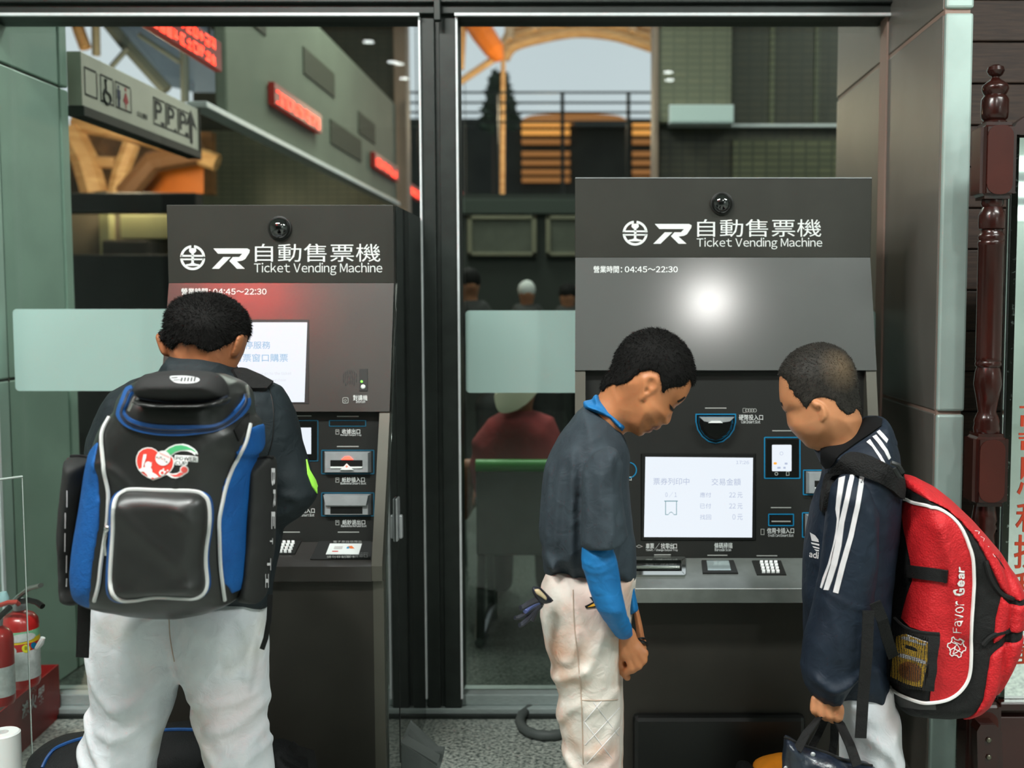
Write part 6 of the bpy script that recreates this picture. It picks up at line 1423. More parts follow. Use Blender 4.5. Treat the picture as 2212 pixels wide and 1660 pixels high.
# ================================================================ red backpack
m_red = weave('red_ripstop', C(196, 34, 40), C(178, 28, 34), .55, 260, .5); m_blk = weave('black_oxford', C(24, 24, 24), C(18, 18, 18), .7, 500, .25); m_meshb = weave('black_air_mesh', C(20, 20, 20), C(12, 12, 12), .8, 300, .6)
m_wpipe = mat('white_piping', C(226, 224, 222), .4)
bp3 = empty('backpack', P(2040, 1530, YB3), 'red and black backpack with white piping worn on the right-hand boy', 'backpack')
main3 = [(1946, 1030), (1974, 1033), (1994, 1043), (2014, 1053), (2040, 1073), (2065, 1096), (2090, 1119), (2115, 1147), (2141, 1180), (2160, 1213), (2174, 1231), (2186, 1256), (2193, 1280), (2191, 1298), (2190, 1330), (2186, 1355), (2180, 1382), (2161, 1422), (2144, 1455), (2131, 1477), (2111, 1499), (2089, 1518), (2061, 1530), (2022, 1535), (1989, 1535), (1944, 1529), (1929, 1512), (1919, 1485), (1914, 1466), (1912, 1422), (1917, 1366), (1926, 1311), (1938, 1242), (1944, 1140)]
M3 = dict(poly=main3, Y=YB3-.02, Tf=.125, Tb=.13, R=.05, ridges=[([(1985, 1110), (2010, 1200), (2030, 1330)], .007, 8), ([(2125, 1190), (2140, 1260), (2125, 1360), (2110, 1480)], -.006, 6)])
pk3 = cloth('main_body', [M3], .0048, m_blk, bp3, (.0016, 30))
b3 = bvh_of([pk3])
pipe3 = [(1944, 1081), (1958, 1079), (1974, 1086), (2004, 1093), (2035, 1107), (2060, 1126), (2078, 1149), (2090, 1174), (2100, 1205), (2103, 1255), (2100, 1311), (2096, 1366), (2097, 1422), (2092, 1463), (2075, 1491), (2048, 1510), (2017, 1517), (1989, 1516), (1951, 1502), (1928, 1488), (1917, 1478)]
patch('side_panel', [(1947, 1085)]+pipe3[2:17]+[(2008, 1513), (2010, 1491), (2016, 1449), (2024, 1366), (1992, 1363), (1967, 1355), (1949, 1336), (1953, 1318), (1962, 1285), (1973, 1255), (1969, 1215), (1954, 1142)], b3, m_red, bp3, .003, .003)
pxtube('white_piping', pipe3, b3, .0036, m_wpipe, bp3, off=.004)
region_shell('front_panel', M3, [(1972, 1020), (2020, 1040), (2120, 1130), (2230, 1250), (2230, 1291), (2190, 1291), (2167, 1283), (2145, 1261), (2133, 1236), (2120, 1208), (2110, 1187), (2095, 1159), (2070, 1126), (2040, 1099), (2004, 1081), (1968, 1061)], YB3-.105, .0048, m_red, bp3, .003, wob=(.0016, 30))
region_shell('front_panel', M3, [(2146, 1275), (2165, 1295), (2230, 1305), (2230, 1352), (2165, 1357), (2145, 1366), (2127, 1380), (2133, 1330)], YB3-.105, .0048, m_red, bp3, .003, wob=(.0016, 30))
region_shell('front_panel', M3, [(2122, 1403), (2140, 1386), (2165, 1376), (2230, 1370), (2230, 1560), (2080, 1560), (2108, 1495), (2114, 1450)], YB3-.105, .0048, m_red, bp3, .003, wob=(.0016, 30))
pxtube('front_zip', [(2128, 1212), (2140, 1250), (2162, 1282), (2188, 1296)], b3, .005, m_blk, bp3, off=.003); pxtube('front_zip', [(2122, 1394), (2140, 1376), (2165, 1366), (2185, 1362)], b3, .005, m_blk, bp3, off=.003)
pxtube('slit_zip', [(2140, 1196), (2158, 1218), (2172, 1244)], b3, .002, m_slot, bp3, off=.003)
G().tube([P(2194, 1296, 2.12), P(2196, 1315, 2.12), P(2195, 1345, 2.125)], .0035, 6).build('zip_pull', m_slot, bp3, smooth=True)
patch('compression_strap', [(1966, 1221), (2050, 1231), (2048, 1258), (1967, 1247)], b3, m_web, bp3, .009, .006)
patch('mesh_side', [(1946, 1095), (1953, 1142), (1968, 1215), (1971, 1255), (1960, 1285), (1951, 1318), (1946, 1340), (1920, 1400), (1916, 1366), (1928, 1311), (1940, 1242)], b3, m_meshb, bp3, .002, .003)
patch('bottom_panel', [(1920, 1488), (1930, 1493), (1951, 1506), (1989, 1520), (2020, 1521), (2022, 1533), (1989, 1533), (1946, 1527), (1931, 1511)], b3, mat('grey_bottom', C(66, 66, 66), .6), bp3, .002, .003)
# snack packet in the mesh pocket
sp_ = [(1948, 1376), (1961, 1371), (2006, 1388), (2003, 1430), (1994, 1482), (1962, 1474), (1935, 1461), (1940, 1420)]
sn = empty('snack_packet', P(1970, 1478, 2.06), 'yellow and white snack packet in the mesh pocket of the red backpack', 'packet')
pw = patch('wrapper', sp_, b3, mat('packet_yellow', C(224, 176, 52), .4, var=.1, vscale=30), sn, .012, .009)
bsn = bvh_of([pw])
decal('packet_print', [[(1948, 1377), (1961, 1373), (2005, 1389), (2004, 1398), (1948, 1381)], [(1942, 1411), (1970, 1418), (2000, 1428), (1999, 1436), (1968, 1426), (1941, 1419)]], bsn, m_stripe, sn, off=.001)
decal('packet_print', [[(1957, 1394), (1972, 1397), (1982, 1404), (1980, 1408), (1966, 1404), (1956, 1400)]], bsn, m_slot, sn, off=.001)
decal('packet_print', [smoothline([(1946, 1436), (1965, 1430), (1988, 1442), (1990, 1462), (1980, 1474), (1950, 1464), (1942, 1450)], 3, True)], bsn, mat('packet_brown', C(170, 104, 44), .5), sn, off=.001)
m_net = bpy.data.materials.new('pocket_net'); m_net.use_nodes = True
n_ = m_net.node_tree.nodes; l_ = m_net.node_tree.links; pb = n_['Principled BSDF']; pb.inputs['Base Color'].default_value = C(20, 18, 18); pb.inputs['Roughness'].default_value = .7
gg = n_.new('ShaderNodeNewGeometry'); vv = n_.new('ShaderNodeTexVoronoi'); vv.inputs['Scale'].default_value = 330; vv.inputs['Randomness'].default_value = .15; l_.new(gg.outputs['Position'], vv.inputs['Vector'])
lt = n_.new('ShaderNodeMath'); lt.operation = 'GREATER_THAN'; lt.inputs[1].default_value = .5; l_.new(vv.outputs['Distance'], lt.inputs[0]); l_.new(lt.outputs[0], pb.inputs['Alpha'])
patch('mesh_pocket', [(1948, 1338), (1967, 1357), (1992, 1365), (2024, 1368), (2016, 1449), (2010, 1488), (1975, 1484), (1935, 1468), (1926, 1440), (1938, 1380)], b3, m_net, bp3, .017, .0005)
pxtube('pocket_hem', [(1948, 1337), (1967, 1356), (1992, 1364), (2024, 1367)], b3, .0035, m_web, bp3, off=.016)
patch('pocket_edge', [(2009, 1368), (2025, 1368), (2017, 1449), (2011, 1488), (1998, 1486), (2004, 1440)], b3, m_blk, bp3, .018, .006)
text_decal('brand_lettering', 'Favor', 0, 0, 0, 0, b3, m_wpipe, pk3, off=.0045, basis=((2077, 1366), (1, -68), (-17, 0)))
text_decal('brand_lettering', 'Gear', 0, 0, 0, 0, b3, m_wpipe, pk3, off=.0045, bold=.05, basis=((2080, 1287), (2, -63), (-20, 0)))
gp = []
for k in range(36):
    a = 2*math.pi*k/36; r = 24 if (k % 6) in (0, 1, 2) else 19; gp.append((2064.5+r*.88*math.cos(a), 1397+r*math.sin(a)))
decal('gear_emblem', ring(gp, 2.2), b3, m_wpipe, pk3, off=.0045, step=6)
zz = [(2049, 1405), (2062, 1398), (2056, 1412), (2072, 1402), (2060, 1384), (2074, 1392), (2078, 1380)]
pxtube('gear_emblem', zz, b3, .0009, m_wpipe, bp3, off=.004, n=2); pxtube('gear_emblem', [(2052, 1386), (2066, 1392), (2058, 1400), (2078, 1410)], b3, .0009, m_wpipe, bp3, off=.004, n=2)
pxtube('small_emblem', [(2102, 1150), (2112, 1152), (2108, 1160), (2122, 1166), (2118, 1178), (2132, 1184), (2130, 1192), (2142, 1200)], b3, .0013, m_wpipe, bp3, off=.004, n=2)
pxtube('small_emblem', [(2114, 1170), (2124, 1182), (2136, 1196), (2146, 1206)], b3, .0013, m_wpipe, bp3, off=.004, n=2)
# shoulder strap over the jacket, and tail strap
patch('shoulder_strap', smoothline([(1778, 1104), (1780, 1075), (1786, 1045), (1796, 1018), (1815, 996), (1840, 984), (1870, 986), (1900, 997), (1925, 1015), (1944, 1034), (1944, 1078), (1921, 1060), (1893, 1041), (1863, 1028), (1830, 1023), (1807, 1030), (1797, 1048), (1791, 1072), (1786, 1104)], 2, True), bvh_of([jk, cl3, pk3]), m_meshb, bp3, .010, .012, step=6)
G().tube([P(a, b, 2.05) for a, b in ((1925, 1000), (1940, 1005), (1950, 1022), (1952, 1034), (1942, 1030), (1932, 1012))], .005, 6).build('strap_buckle', m_slot, bp3, smooth=True)
G().strip([P(1890, 1302, 1.995), P(1906, 1340, 2.0), P(1918, 1385, 2.03), P(1930, 1420, 2.07)], .022, .003, (1, 0, .5)).build('lower_strap', m_web, bp3)
G().strip([P(1876, 1320, 1.985), P(1872, 1420, 1.985), P(1864, 1510, 1.99), P(1859, 1595, 1.99)], .022, .003, (1, 0, 0)).build('hanging_strap', m_web, bp3)

# ================================================================ tote bag in the right-hand boy's hand
m_tote = mat('navy_coated_plastic', C(27, 34, 46), .28, 0, .6, var=.25, vscale=50, bump=.5, bscale=70)
tb = empty('tote_bag', P(1790, 1830, 2.05), 'shiny navy tote bag with black handles, held by the track-jacket boy', 'bag')
rim = [(1697, 1592), (1730, 1608), (1790, 1627), (1822, 1642), (1892, 1655)]
bag = [(1697, 1592), (1730, 1609), (1790, 1628), (1822, 1644), (1860, 1652), (1892, 1656), (1896, 1750), (1886, 1830), (1705, 1820), (1692, 1700)]
tbo = cloth('bag_body', [dict(poly=bag, Y=2.015, Tf=.045, Tb=.045, R=.03)], .0045, m_tote, tb, (.004, 55))
bt = bvh_of([tbo])
pxtube('rim_binding', [(x, y+3) for x, y in rim], bt, .003, m_web, tb)
G().strip([P(1722, 1622, 1.985), P(1742, 1585, 2.0), P(1768, 1552, 2.035), P(1788, 1544, 2.05)], .018, .003, (1, 0, .5)).build('handle', m_web, tb)
G().strip([P(1852, 1655, 1.985), P(1836, 1610, 2.0), P(1815, 1565, 2.035), P(1800, 1548, 2.05)], .02, .003, (1, 0, -.3)).build('handle', m_web, tb)
G().strip([P(1796, 1640, 2.085), P(1802, 1600, 2.08), P(1803, 1560, 2.065), P(1798, 1546, 2.06)], .016, .003, (1, 0, 0)).build('handle', m_web, tb)
G().strip([P(1745, 1628, 2.085), P(1766, 1590, 2.08), P(1780, 1560, 2.065), P(1790, 1546, 2.06)], .016, .003, (1, 0, .4)).build('handle', m_web, tb)
for a, b_ in ((1755, 1632), (1700, 1660)):
    w = wrap(bt, a, b_, .002)
    if w: G().ball(w, .005, 2, (1, .5, 1)).build('snap_button', m_silver, tb, smooth=True)

# ================================================================ bags on the floor
m_duffel = weave('black_duffel_nylon', C(24, 26, 27), C(17, 18, 19), .7, 350, .3)
YD = 2.42
df = empty('duffel_bag', (XX(330, YD, 1650), YD, 0), 'black duffel bag with blue piping on the floor behind the white trousers', 'bag')
zfl = lambda Y: PY0-FPX*((0-CAMZ)*CT-Y*ST)/((Y*CT-(0-CAMZ)*ST)) if False else None
def floor_py(Y):
    v = (ST-CAMZ/Y*CT)/(CT+CAMZ/Y*ST); return PY0-FPX*v
fy = floor_py(YD)
dpoly = [(74, fy), (72, 1650), (78, 1622), (95, 1605), (130, 1592), (195, 1583), (300, 1572), (420, 1562), (500, 1572), (560, 1590), (582, 1640), (586, fy)]
dk = cloth('bag_body', [dict(poly=dpoly, Y=YD, Tf=.11, Tb=.08, R=.07)], .006, m_duffel, df, (.003, 30))
bd = bvh_of([dk]); pxtube('piping', [(92, 1660), (106, 1634), (130, 1614), (195, 1594), (300, 1584), (380, 1578), (440, 1580)], bd, .004, m_bluezip, df, off=.002)
pxtube('carry_handle', [(440, 1652), (455, 1640), (480, 1645), (490, 1670)], bd, .006, m_web, df, off=.01)
db = empty('dark_bag', (XX(630, 2.35, 1650), 2.35, 0), 'dark folded bag on the floor right of the white trousers', 'bag')
fy2 = floor_py(2.33)
cloth('bag_body', [dict(poly=[(590, fy2), (588, 1600), (615, 1605), (640, 1625), (672, 1650), (685, 1690), (690, fy2)], Y=2.33, Tf=.06, R=.04)], .006, m_duffel, db, (.003, 35))
G().strip([P(628, 1608, 2.27), P(640, 1620, 2.265), P(672, 1630, 2.27), P(676, 1660, 2.27)], .02, .004, (0, 0, 1)).build('strap', m_web, db)
ob = empty('orange_bag', (XX(1670, 2.45, 1700), 2.45, 0), 'bright orange bag on the floor beside the navy tote bag', 'bag')
fy3 = floor_py(2.45)
cloth('bag_body', [dict(poly=[(1620, fy3), (1625, 1658), (1648, 1648), (1695, 1636), (1740, 1640), (1780, 1680), (1780, fy3)], Y=2.45, Tf=.09, R=.05)], .006, mat('orange_vinyl', C(232, 140, 30), .45, var=.08, vscale=20), ob, (.003, 30))
cloth('dark_end', [dict(poly=[(1588, fy3), (1590, 1662), (1605, 1655), (1628, 1658), (1640, 1690), (1640, fy3)], Y=2.45, Tf=.085, R=.04)], .006, m_duffel, ob, None)
# ================================================================ fire extinguishers, acrylic screen and paper roll (left)
m_extred = mat('extinguisher_red', C(168, 32, 30), .3, 0, .5, var=.06, vscale=10, coat=.4); m_label = mat('label_white', C(196, 202, 200), .5, var=.08, vscale=80)
def extinguisher(px, pytop, pybot, Y, rpx, label, full):
    p0 = P(px, pybot, Y); p1 = P(px, pytop, Y); r = rpx*Y/FPX; h = p1.z-p0.z
    o = empty('fire_extinguisher', p0, label, 'extinguisher', 'fire extinguishers in the red stand')
    G().lathe([(r*.9, 0), (r, .01), (r, h*.82), (r*.95, h*.88), (r*.75, h*.94), (r*.42, h*.98), (r*.3, h)], p0, 28).build('cylinder', m_extred, o, smooth=True)
    G().lathe([(r*1.005, h*.12), (r*1.005, h*.5)], p0, 28).build('label_lower', m_label, o, smooth=True)
    if full:
        G().lathe([(r*1.006, h*.5), (r*1.006, h*.6)], p0, 28).build('label_red_band', mat('label_red', C(186, 40, 36), .5), o, smooth=True)
        G().lathe([(r*1.006, h*.6), (r*1.006, h*.66)], p0, 28).build('label_yellow_band', mat('label_yellow', C(226, 196, 40), .5), o, smooth=True)
        G().lathe([(r*1.006, h*.66), (r*1.006, h*.76)], p0, 28).build('label_green', mat('label_green', C(120, 180, 140), .5), o, smooth=True)
        bv = bvh_of([c for c in o.children if c.name.startswith('label')])
        decal('label_print', [circ(px-22, 1408, 10, 16)], bv, m_label, o, off=.001, step=5); decal('label_print', [circ(px+8, 1402, 9, 16)], bv, mat('label_yellow2', C(230, 220, 40), .5), o, off=.001, step=5); decal('label_print', [circ(px+25, 1395, 7, 12)], bv, m_cyan, o, off=.001, step=5)
        decal('label_print', [smoothline([(px-28, 1380), (px-12, 1372), (px+20, 1368), (px+28, 1374), (px+16, 1384), (px-20, 1390)], 2, True)], bv, m_label, o, off=.0014, step=5)
        text_decal('label_print', 'A', px-25, px-19, 1404, 1411, bv, m_slot, o, off=.002); text_decal('label_print', 'B', px+5, px+10, 1397, 1404, bv, m_slot, o, off=.002)
        decal('label_print', [rrect(px+5, 1335, px+24, 1362, 3)], bv, m_label, o, off=.0012, step=5); decal('label_print', [[(px+6, 1354), (px+23, 1350), (px+20, 1360), (px+9, 1361)]], bv, mat('tag_green', C(40, 150, 90), .5), o, off=.002, step=5)
    q = lambda a, b: P(a, b, Y)
    G().lathe([(r*.32, h), (r*.36, h+.012), (r*.25, h+.03)], p0, 16).build('valve', m_silver, o, smooth=True)
    return o
e1 = extinguisher(48, 1318, 1480, 2.75, 38, 'red fire extinguisher with green and yellow labels, right one in the stand', True)
G().tube([P(26, 1304, 2.72), P(42, 1288, 2.71), P(62, 1272, 2.70), P(88, 1265, 2.69)], .010, 8, flat=(1, .6)).build('lever', mat('lever_steel', C(150, 156, 150), .3, .8), e1, smooth=True)
G().tube([P(36, 1302, 2.72), P(62, 1297, 2.71), P(80, 1302, 2.70), P(92, 1311, 2.69)], .0075, 8).build('carry_handle', m_slot, e1, smooth=True)
G().tube([P(80, 1402, 2.66), P(88, 1390, 2.65), P(93, 1378, 2.65)], [.006, .008, .006], 8).build('nozzle', m_white, e1, smooth=True)
G().tube([P(0, 1308, 2.7), P(18, 1302, 2.69), P(36, 1301, 2.69), P(40, 1306, 2.7)], .006, 8).build('hose', mat('red_hose', C(170, 60, 50), .4), e1, smooth=True)
e2 = extinguisher(2, 1352, 1520, 2.62, 30, 'red fire extinguisher with white label at the left edge of the picture', False)
G().tube([P(-8, 1340, 2.6), P(8, 1325, 2.6), P(22, 1312, 2.6)], .007, 8).build('lever', m_slot, e2, smooth=True)
G().lathe([(.012, 0), (.014, .02), (.008, .035)], P(8, 1308, 2.72), 12).build('gauge', mat('pale_blue_cap', C(150, 186, 190), .4), e2, smooth=True)
# red stand with lettering
m_stand = mat('stand_red', C(140, 30, 28), .45, var=.1, vscale=14)
st = empty('extinguisher_stand', (XX(60, 2.8, 1560), 2.78, 0), 'open red metal fire extinguisher stand with white characters on its side', 'stand')
A = PZ(128, 1548, 0); A = Vector((A.x, A.y, 0)); B = PZ(66, 1606, 0); B = Vector((B.x, B.y, 0))   # right side runs towards the camera
dr = (B-A).normalized(); Cc = A+dr*(.42); zs1 = P(127, 1436, A.y).z
sdv = Vector((-dr.y, dr.x, 0)); sdv = sdv if sdv.x < 0 else -sdv
D = A+sdv*.3; Ee = Cc+sdv*.3
def wallq(a, b, h, t, nm):
    n = (b-a).cross(Vector((0, 0, 1))).normalized()*t
    return G().add([a, b, b+Vector((0, 0, h)), a+Vector((0, 0, h)), a+n, b+n, b+n+Vector((0, 0, h)), a+n+Vector((0, 0, h))], [(0, 1, 2, 3), (7, 6, 5, 4), (0, 4, 5, 1), (1, 5, 6, 2), (2, 6, 7, 3), (3, 7, 4, 0)]).build(nm, m_stand, st)
wside = wallq(A, Cc, zs1, -.004, 'side_plate'); wallq(D, A, zs1, .004, 'back_plate'); wallq(Ee, D, zs1, .004, 'side_plate'); wallq(Cc, Ee, zs1*.7, .004, 'front_plate')
G().add([A+Vector((0, 0, .004)), Cc+Vector((0, 0, .004)), Ee+Vector((0, 0, .004)), D+Vector((0, 0, .004))], [(0, 1, 2, 3)]).build('base_plate', m_stand, st)
bst = bvh_of([wside])
for ch, x0, x1, yt_, yb in (('器', 80, 96, 1484, 1520), ('火', 62, 78, 1500, 1536), ('滅', 46, 60, 1516, 1550)): text_decal('stand_lettering', ch, 0, 0, 0, 0, bst, m_stripe, st, off=.002, bold=.03, basis=((x0, yb+7), (x1-x0, -13), (0, -(yb-yt_))))
text_decal('stand_lettering', '㊋', 63, 78, 1478, 1496, bst, m_dim, st, off=.002)
# clear acrylic screen and paper roll
m_acr = bpy.data.materials.new('clear_acrylic'); m_acr.use_nodes = True
n = m_acr.node_tree.nodes; l = m_acr.node_tree.links; n.clear()
oo = n.new('ShaderNodeOutputMaterial'); mx = n.new('ShaderNodeMixShader'); tr = n.new('ShaderNodeBsdfTransparent'); gl = n.new('ShaderNodeBsdfPrincipled'); gl.inputs['Base Color'].default_value = C(190, 200, 196); gl.inputs['Roughness'].default_value = .1
tr.inputs['Color'].default_value = (.93, .96, .95, 1); lw_ = n.new('ShaderNodeFresnel'); lw_.inputs['IOR'].default_value = 1.35; l.new(lw_.outputs[0], mx.inputs[0]); l.new(tr.outputs[0], mx.inputs[1]); l.new(gl.outputs[0], mx.inputs[2]); l.new(mx.outputs[0], oo.inputs[0])
ac = empty('acrylic_screen', P(20, 1600, 2.3), 'clear acrylic upright screen standing at the far left edge', 'screen')
e0 = P(48, 1030, 2.45); e1_ = P(-60, 1070, 2.28); eb0 = P(64, 1582, 2.45)
xa, ya, xb, yb_ = e0.x, e0.y, e1_.x-.1, e1_.y; zt_ = e0.z; zb_ = P(64, 1585, 2.45).z
def apan(a, b, z0, z1, t, nm):
    a, b = Vector(a), Vector(b); nrm = (b-a).cross(Vector((0, 0, 1))).normalized()*t
    return G().add([a+Vector((0, 0, z0)), b+Vector((0, 0, z0)), b+Vector((0, 0, z1)), a+Vector((0, 0, z1)), a+nrm+Vector((0, 0, z0)), b+nrm+Vector((0, 0, z0)), b+nrm+Vector((0, 0, z1)), a+nrm+Vector((0, 0, z1))], [(0, 1, 2, 3), (7, 6, 5, 4), (0, 4, 5, 1), (1, 5, 6, 2), (2, 6, 7, 3), (3, 7, 4, 0)]).build(nm, m_acr, ac)
apan((xa, ya, 0), (xb, yb_, 0), .0, zt_, .005, 'front_sheet')
m_edge = mat('acrylic_edge', C(176, 188, 182), .3)
G().tube([(xa, ya, zt_), (xb, yb_, zt_)], .003, 6).build('top_edge', m_edge, ac); G().tube([(xa, ya, 0.003), (xa, ya, zt_)], .0012, 6).build('corner_edge', m_edge, ac)
rp = P(8, 1648, 2.2)
rl_ = empty('paper_roll', (rp.x, rp.y, 0), 'white paper roll in crumpled wrapping on the floor at the left edge', 'paper roll')
zr = P(8, 1585, 2.2).z; rr = 36*2.2/FPX
G().lathe([(rr, .0), (rr, zr), (rr*.9, zr+.003), (rr*.35, zr+.003), (rr*.35, zr-.02)], (rp.x, rp.y, 0), 24).build('roll', mat('paper_white', C(214, 218, 216), .8), rl_, smooth=True)
g_ = Grid((rp.x-.06, rp.y-.06, 0), (rp.x+.06, rp.y+.06, zr*.62), .004)
ff = np.sqrt((g_.X-rp.x)**2+(g_.Y-rp.y)**2)-rr*1.1+0*g_.Z; ff = ff+g_.wob(.004, 170, 3); ff = smax(ff.astype(np.float32), (g_.Z-zr*.5).astype(np.float32)+0*ff, .004); ff = smax(ff, (-g_.Z+.004).astype(np.float32)+0*ff, .002)
g_.obj('wrapping', ff, mat('crumpled_film', C(196, 202, 202), .3, var=.1, vscale=60), rl_, 1)

# ================================================================ angled metal holder by the machine, hose on the floor
m_dkst = mat('dark_bent_steel', C(92, 98, 96), .4, .2, var=.1, vscale=14)
hd = empty('metal_holder', (XX(900, 2.62, 1640), 2.6, 0), 'dark bent steel floor holder leaning beside the left machine', 'holder')
Yq = 2.62
def prs(pts, d, nm, m=m_dkst):
    a = [P(x, y, Y) for x, y, Y in pts]; n = len(a); b = [v+Vector(d) for v in a]
    return G().add(a+b, [tuple(range(n)), tuple(range(2*n-1, n-1, -1))]+[(i, (i+1) % n, (i+1) % n+n, i+n) for i in range(n)]).build(nm, m, hd)
zq = floor_py(2.6)
prs([(866, 1603, 2.56), (887, 1557, 2.66), (960, 1626, 2.66), (950, 1662, 2.6), (940, zq, 2.6), (868, zq, 2.56)], (.0, .004, .0), 'back_plate')
prs([(866, 1604, 2.555), (944, 1650, 2.5), (944, 1656, 2.5), (866, 1610, 2.555)], (0, .05, .0), 'upper_fold')
prs([(868, 1606, 2.53), (950, 1662, 2.47), (950, 1760, 2.47), (868, 1740, 2.53)], (0, .003, 0), 'front_plate')
prs([(882, 1586, 2.6), (920, 1623, 2.6), (956, 1624, 2.6), (958, 1628, 2.6), (918, 1628, 2.6), (880, 1592, 2.6)], (0, .03, 0), 'middle_fold')
hs = empty('hose_coil', (XX(1185, 3.08, 1555), 3.08, 0), 'grey corrugated hose looped on the floor behind the charcoal-jersey boy', 'hose')
ctr = PZ(1186, 1558, .012)
pth = [(ctr.x+.088*math.cos(t), ctr.y+.12*math.sin(t), .016) for t in np.linspace(0, 2*math.pi, 30)]
G().tube(pth, [.0155 if i % 2 else .0135 for i in range(len(pth))], 10).build('loop', mat('hose_grey', C(84, 90, 88), .6), hs, smooth=True)

# ================================================================ mirror in a turned mahogany stand (right)
m_mah = mat('mahogany_varnish', C(50, 17, 11), .26, 0, .4, col2=C(36, 12, 8), vscale=12, ramp=(.3, .7), stretch=(4, 4, .6), coat=.2)
m_mirror = mat('mirror_silver', C(226, 234, 230), .015, 1.)
YM = 2.5
ms = empty('mirror_stand', (XX(2200, YM, 1650), YM, 0), 'tall mirror in a turned dark red wooden stand against the plank wall', 'mirror')
cxm = lambda py: P(2140, py, YM).x
xpost = XX(2142, YM, 500); k_ = YM/FPX
def seg(a, b_, prof, nm):
    za, zb_ = ZZ(a, YM), ZZ(b_, YM); G().lathe([(r*k_, zb_+(za-zb_)*t) for r, t in prof][::1], (xpost, YM, 0), 28).build(nm, m_mah, ms, smooth=True)
seg(140, 272, [(20, 0), (26, .03), (26, .06), (22, .08), (27, .12), (28.5, .2), (28.5, .42), (26, .46), (22, .5), (25, .54), (28, .6), (26.5, .66), (16, .73), (8, .78), (8, .8), (14, .83), (18.5, .9), (16, .96), (8, .995), (1, 1)], 'finial')
def block(a, b_, nm):
    za, zb_ = ZZ(a, YM), ZZ(b_, YM); w = 38*k_; bm = bmesh.new(); bmesh.ops.create_cube(bm, size=1)
    for v in bm.verts: v.co = Vector((xpost+v.co.x*2*w, YM+v.co.y*2*w, (za+zb_)/2+v.co.z*(za-zb_)))
    bmesh.ops.bevel(bm, geom=[e for e in bm.edges], offset=.012, segments=3, affect='EDGES'); G().bm(bm).build(nm, m_mah, ms)
    G().prism_y([(xpost+(p[0])*k_, zb_+(za-zb_)*.5+p[1]*k_) for p in rrect(-27, -(b_-a)/2+10, 27, (b_-a)/2-10, 22)], YM-w-.002, YM-w+.004).build('raised_panel', mat('mahogany_panel', C(62, 22, 14), .45, 0, .3, var=.12, vscale=8), ms)
block(268, 432, 'square_block')
seg(430, 940, [(24, 0), (27, .012), (28, .03), (26, .05), (27, .062), (24, .08), (19, .1), (24, .16), (30, .22), (27, .27), (24, .29), (27, .295), (28, .305), (26, .315), (28, .325), (27, .335), (27, .5), (27, .8), (28, .805), (28, .82), (26, .825), (28, .84), (26, .85), (22, .86), (22, .87), (27, .875), (28, .89), (28, .93), (24, .95), (20, .965), (24, .98), (22, 1)], 'turned_shaft')
block(935, 1090, 'square_block')
seg(1088, 1510, [(26, 0), (29, .02), (24, .05), (20, .08), (26, .2), (30, .4), (26, .75), (22, .85), (27, .88), (24, .9), (27, .92), (24, .96), (22, 1)], 'turned_shaft')
block(1508, floor_py(YM), 'base_block')
# mirror and its frame
xm0 = XX(2172, YM, 900); xm1 = xm0+.55; zm1, zm0 = ZZ(296, YM), ZZ(1514, YM)
mir = G().box(xm0, xm1, YM+.012, YM+.018, zm0, zm1).build('mirror_glass', m_mirror, ms)
G().box(xm0, xm1, YM+.018, YM+.03, zm0-.01, zm1+.01).build('backing_board', m_plank, ms)
G().prism_x([(YM+.004, zm0+.0), (YM+.012, zm0), (YM+.012, zm1), (YM+.004, zm1)], xm0, xm0+.002).build('worn_edge', m_slot, ms)
# bevelled, worn left margin of the glass
V = [(xm0, YM+.0115, zm0), (xm0+.019, YM+.0085, zm0), (xm0+.019, YM+.0085, zm1), (xm0, YM+.0115, zm1), (xm0+.02, YM+.0118, zm0), (xm0+.02, YM+.0118, zm1)]
mkobj('bevelled_edge', [Vector(v) for v in V], [[0, 1, 2, 3], [1, 4, 5, 2]], mat('mirror_bevel', C(190, 205, 198), .08, .9, col2=C(60, 64, 58), vscale=90, ramp=(.25, .38)), ms)
az = [(xm0-.01, zm1+.004), (xm0+.02, zm1+.004), (xm1, zm1+.004), (xm1, zm1+.06), (xm0+.1, zm1+.056), (xm0+.03, zm1+.05), (xm0+.005, zm1+.032)]
G().prism_y(az, YM-.01, YM+.03).build('top_rail', m_mah, ms)
G().box(xm0, xm1, YM-.012, YM+.03, zm0-.022, zm0-.001, .004).build('bottom_rail', m_mah, ms)
G().box(xm0-.02, xm1, YM+.0, YM+.03, .12, zm0-.04, .003).build('lower_board', mat('dark_mahogany_board', C(58, 26, 22), .3, var=.12, vscale=6), ms)
G().prism_z([(xpost-.042, YM-.042), (xpost+.012, YM-.042), (xpost+.012, YM-.11), (xpost-.042, YM-.11)], 0.0, .0005).build('foot_pad', m_slot, ms)
bk_ = [(2102, 1572), (2110, 1558), (2142, 1558), (2156, 1574), (2158, 1660), (2160, 1760), (2110, 1760), (2104, 1660)]
G().prism_y([(P(a, b, YM-.06).x, P(a, b, YM-.06).z) for a, b in bk_], YM-.085, YM-.042).build('bracket', m_mah, ms)
for y in (1600, 1637): G().ball(P(2136, y, YM-.087), .0068, 2, (1, .6, 1)).build('bolt', mat('bolt_bronze', C(110, 106, 92), .35, .8), ms, smooth=True)
bmir = bvh_of([mir])
m_redch = mat('red_mirror_paint', C(170, 52, 22), .5)
xch0 = XX(2196, YM+.01, 1150)
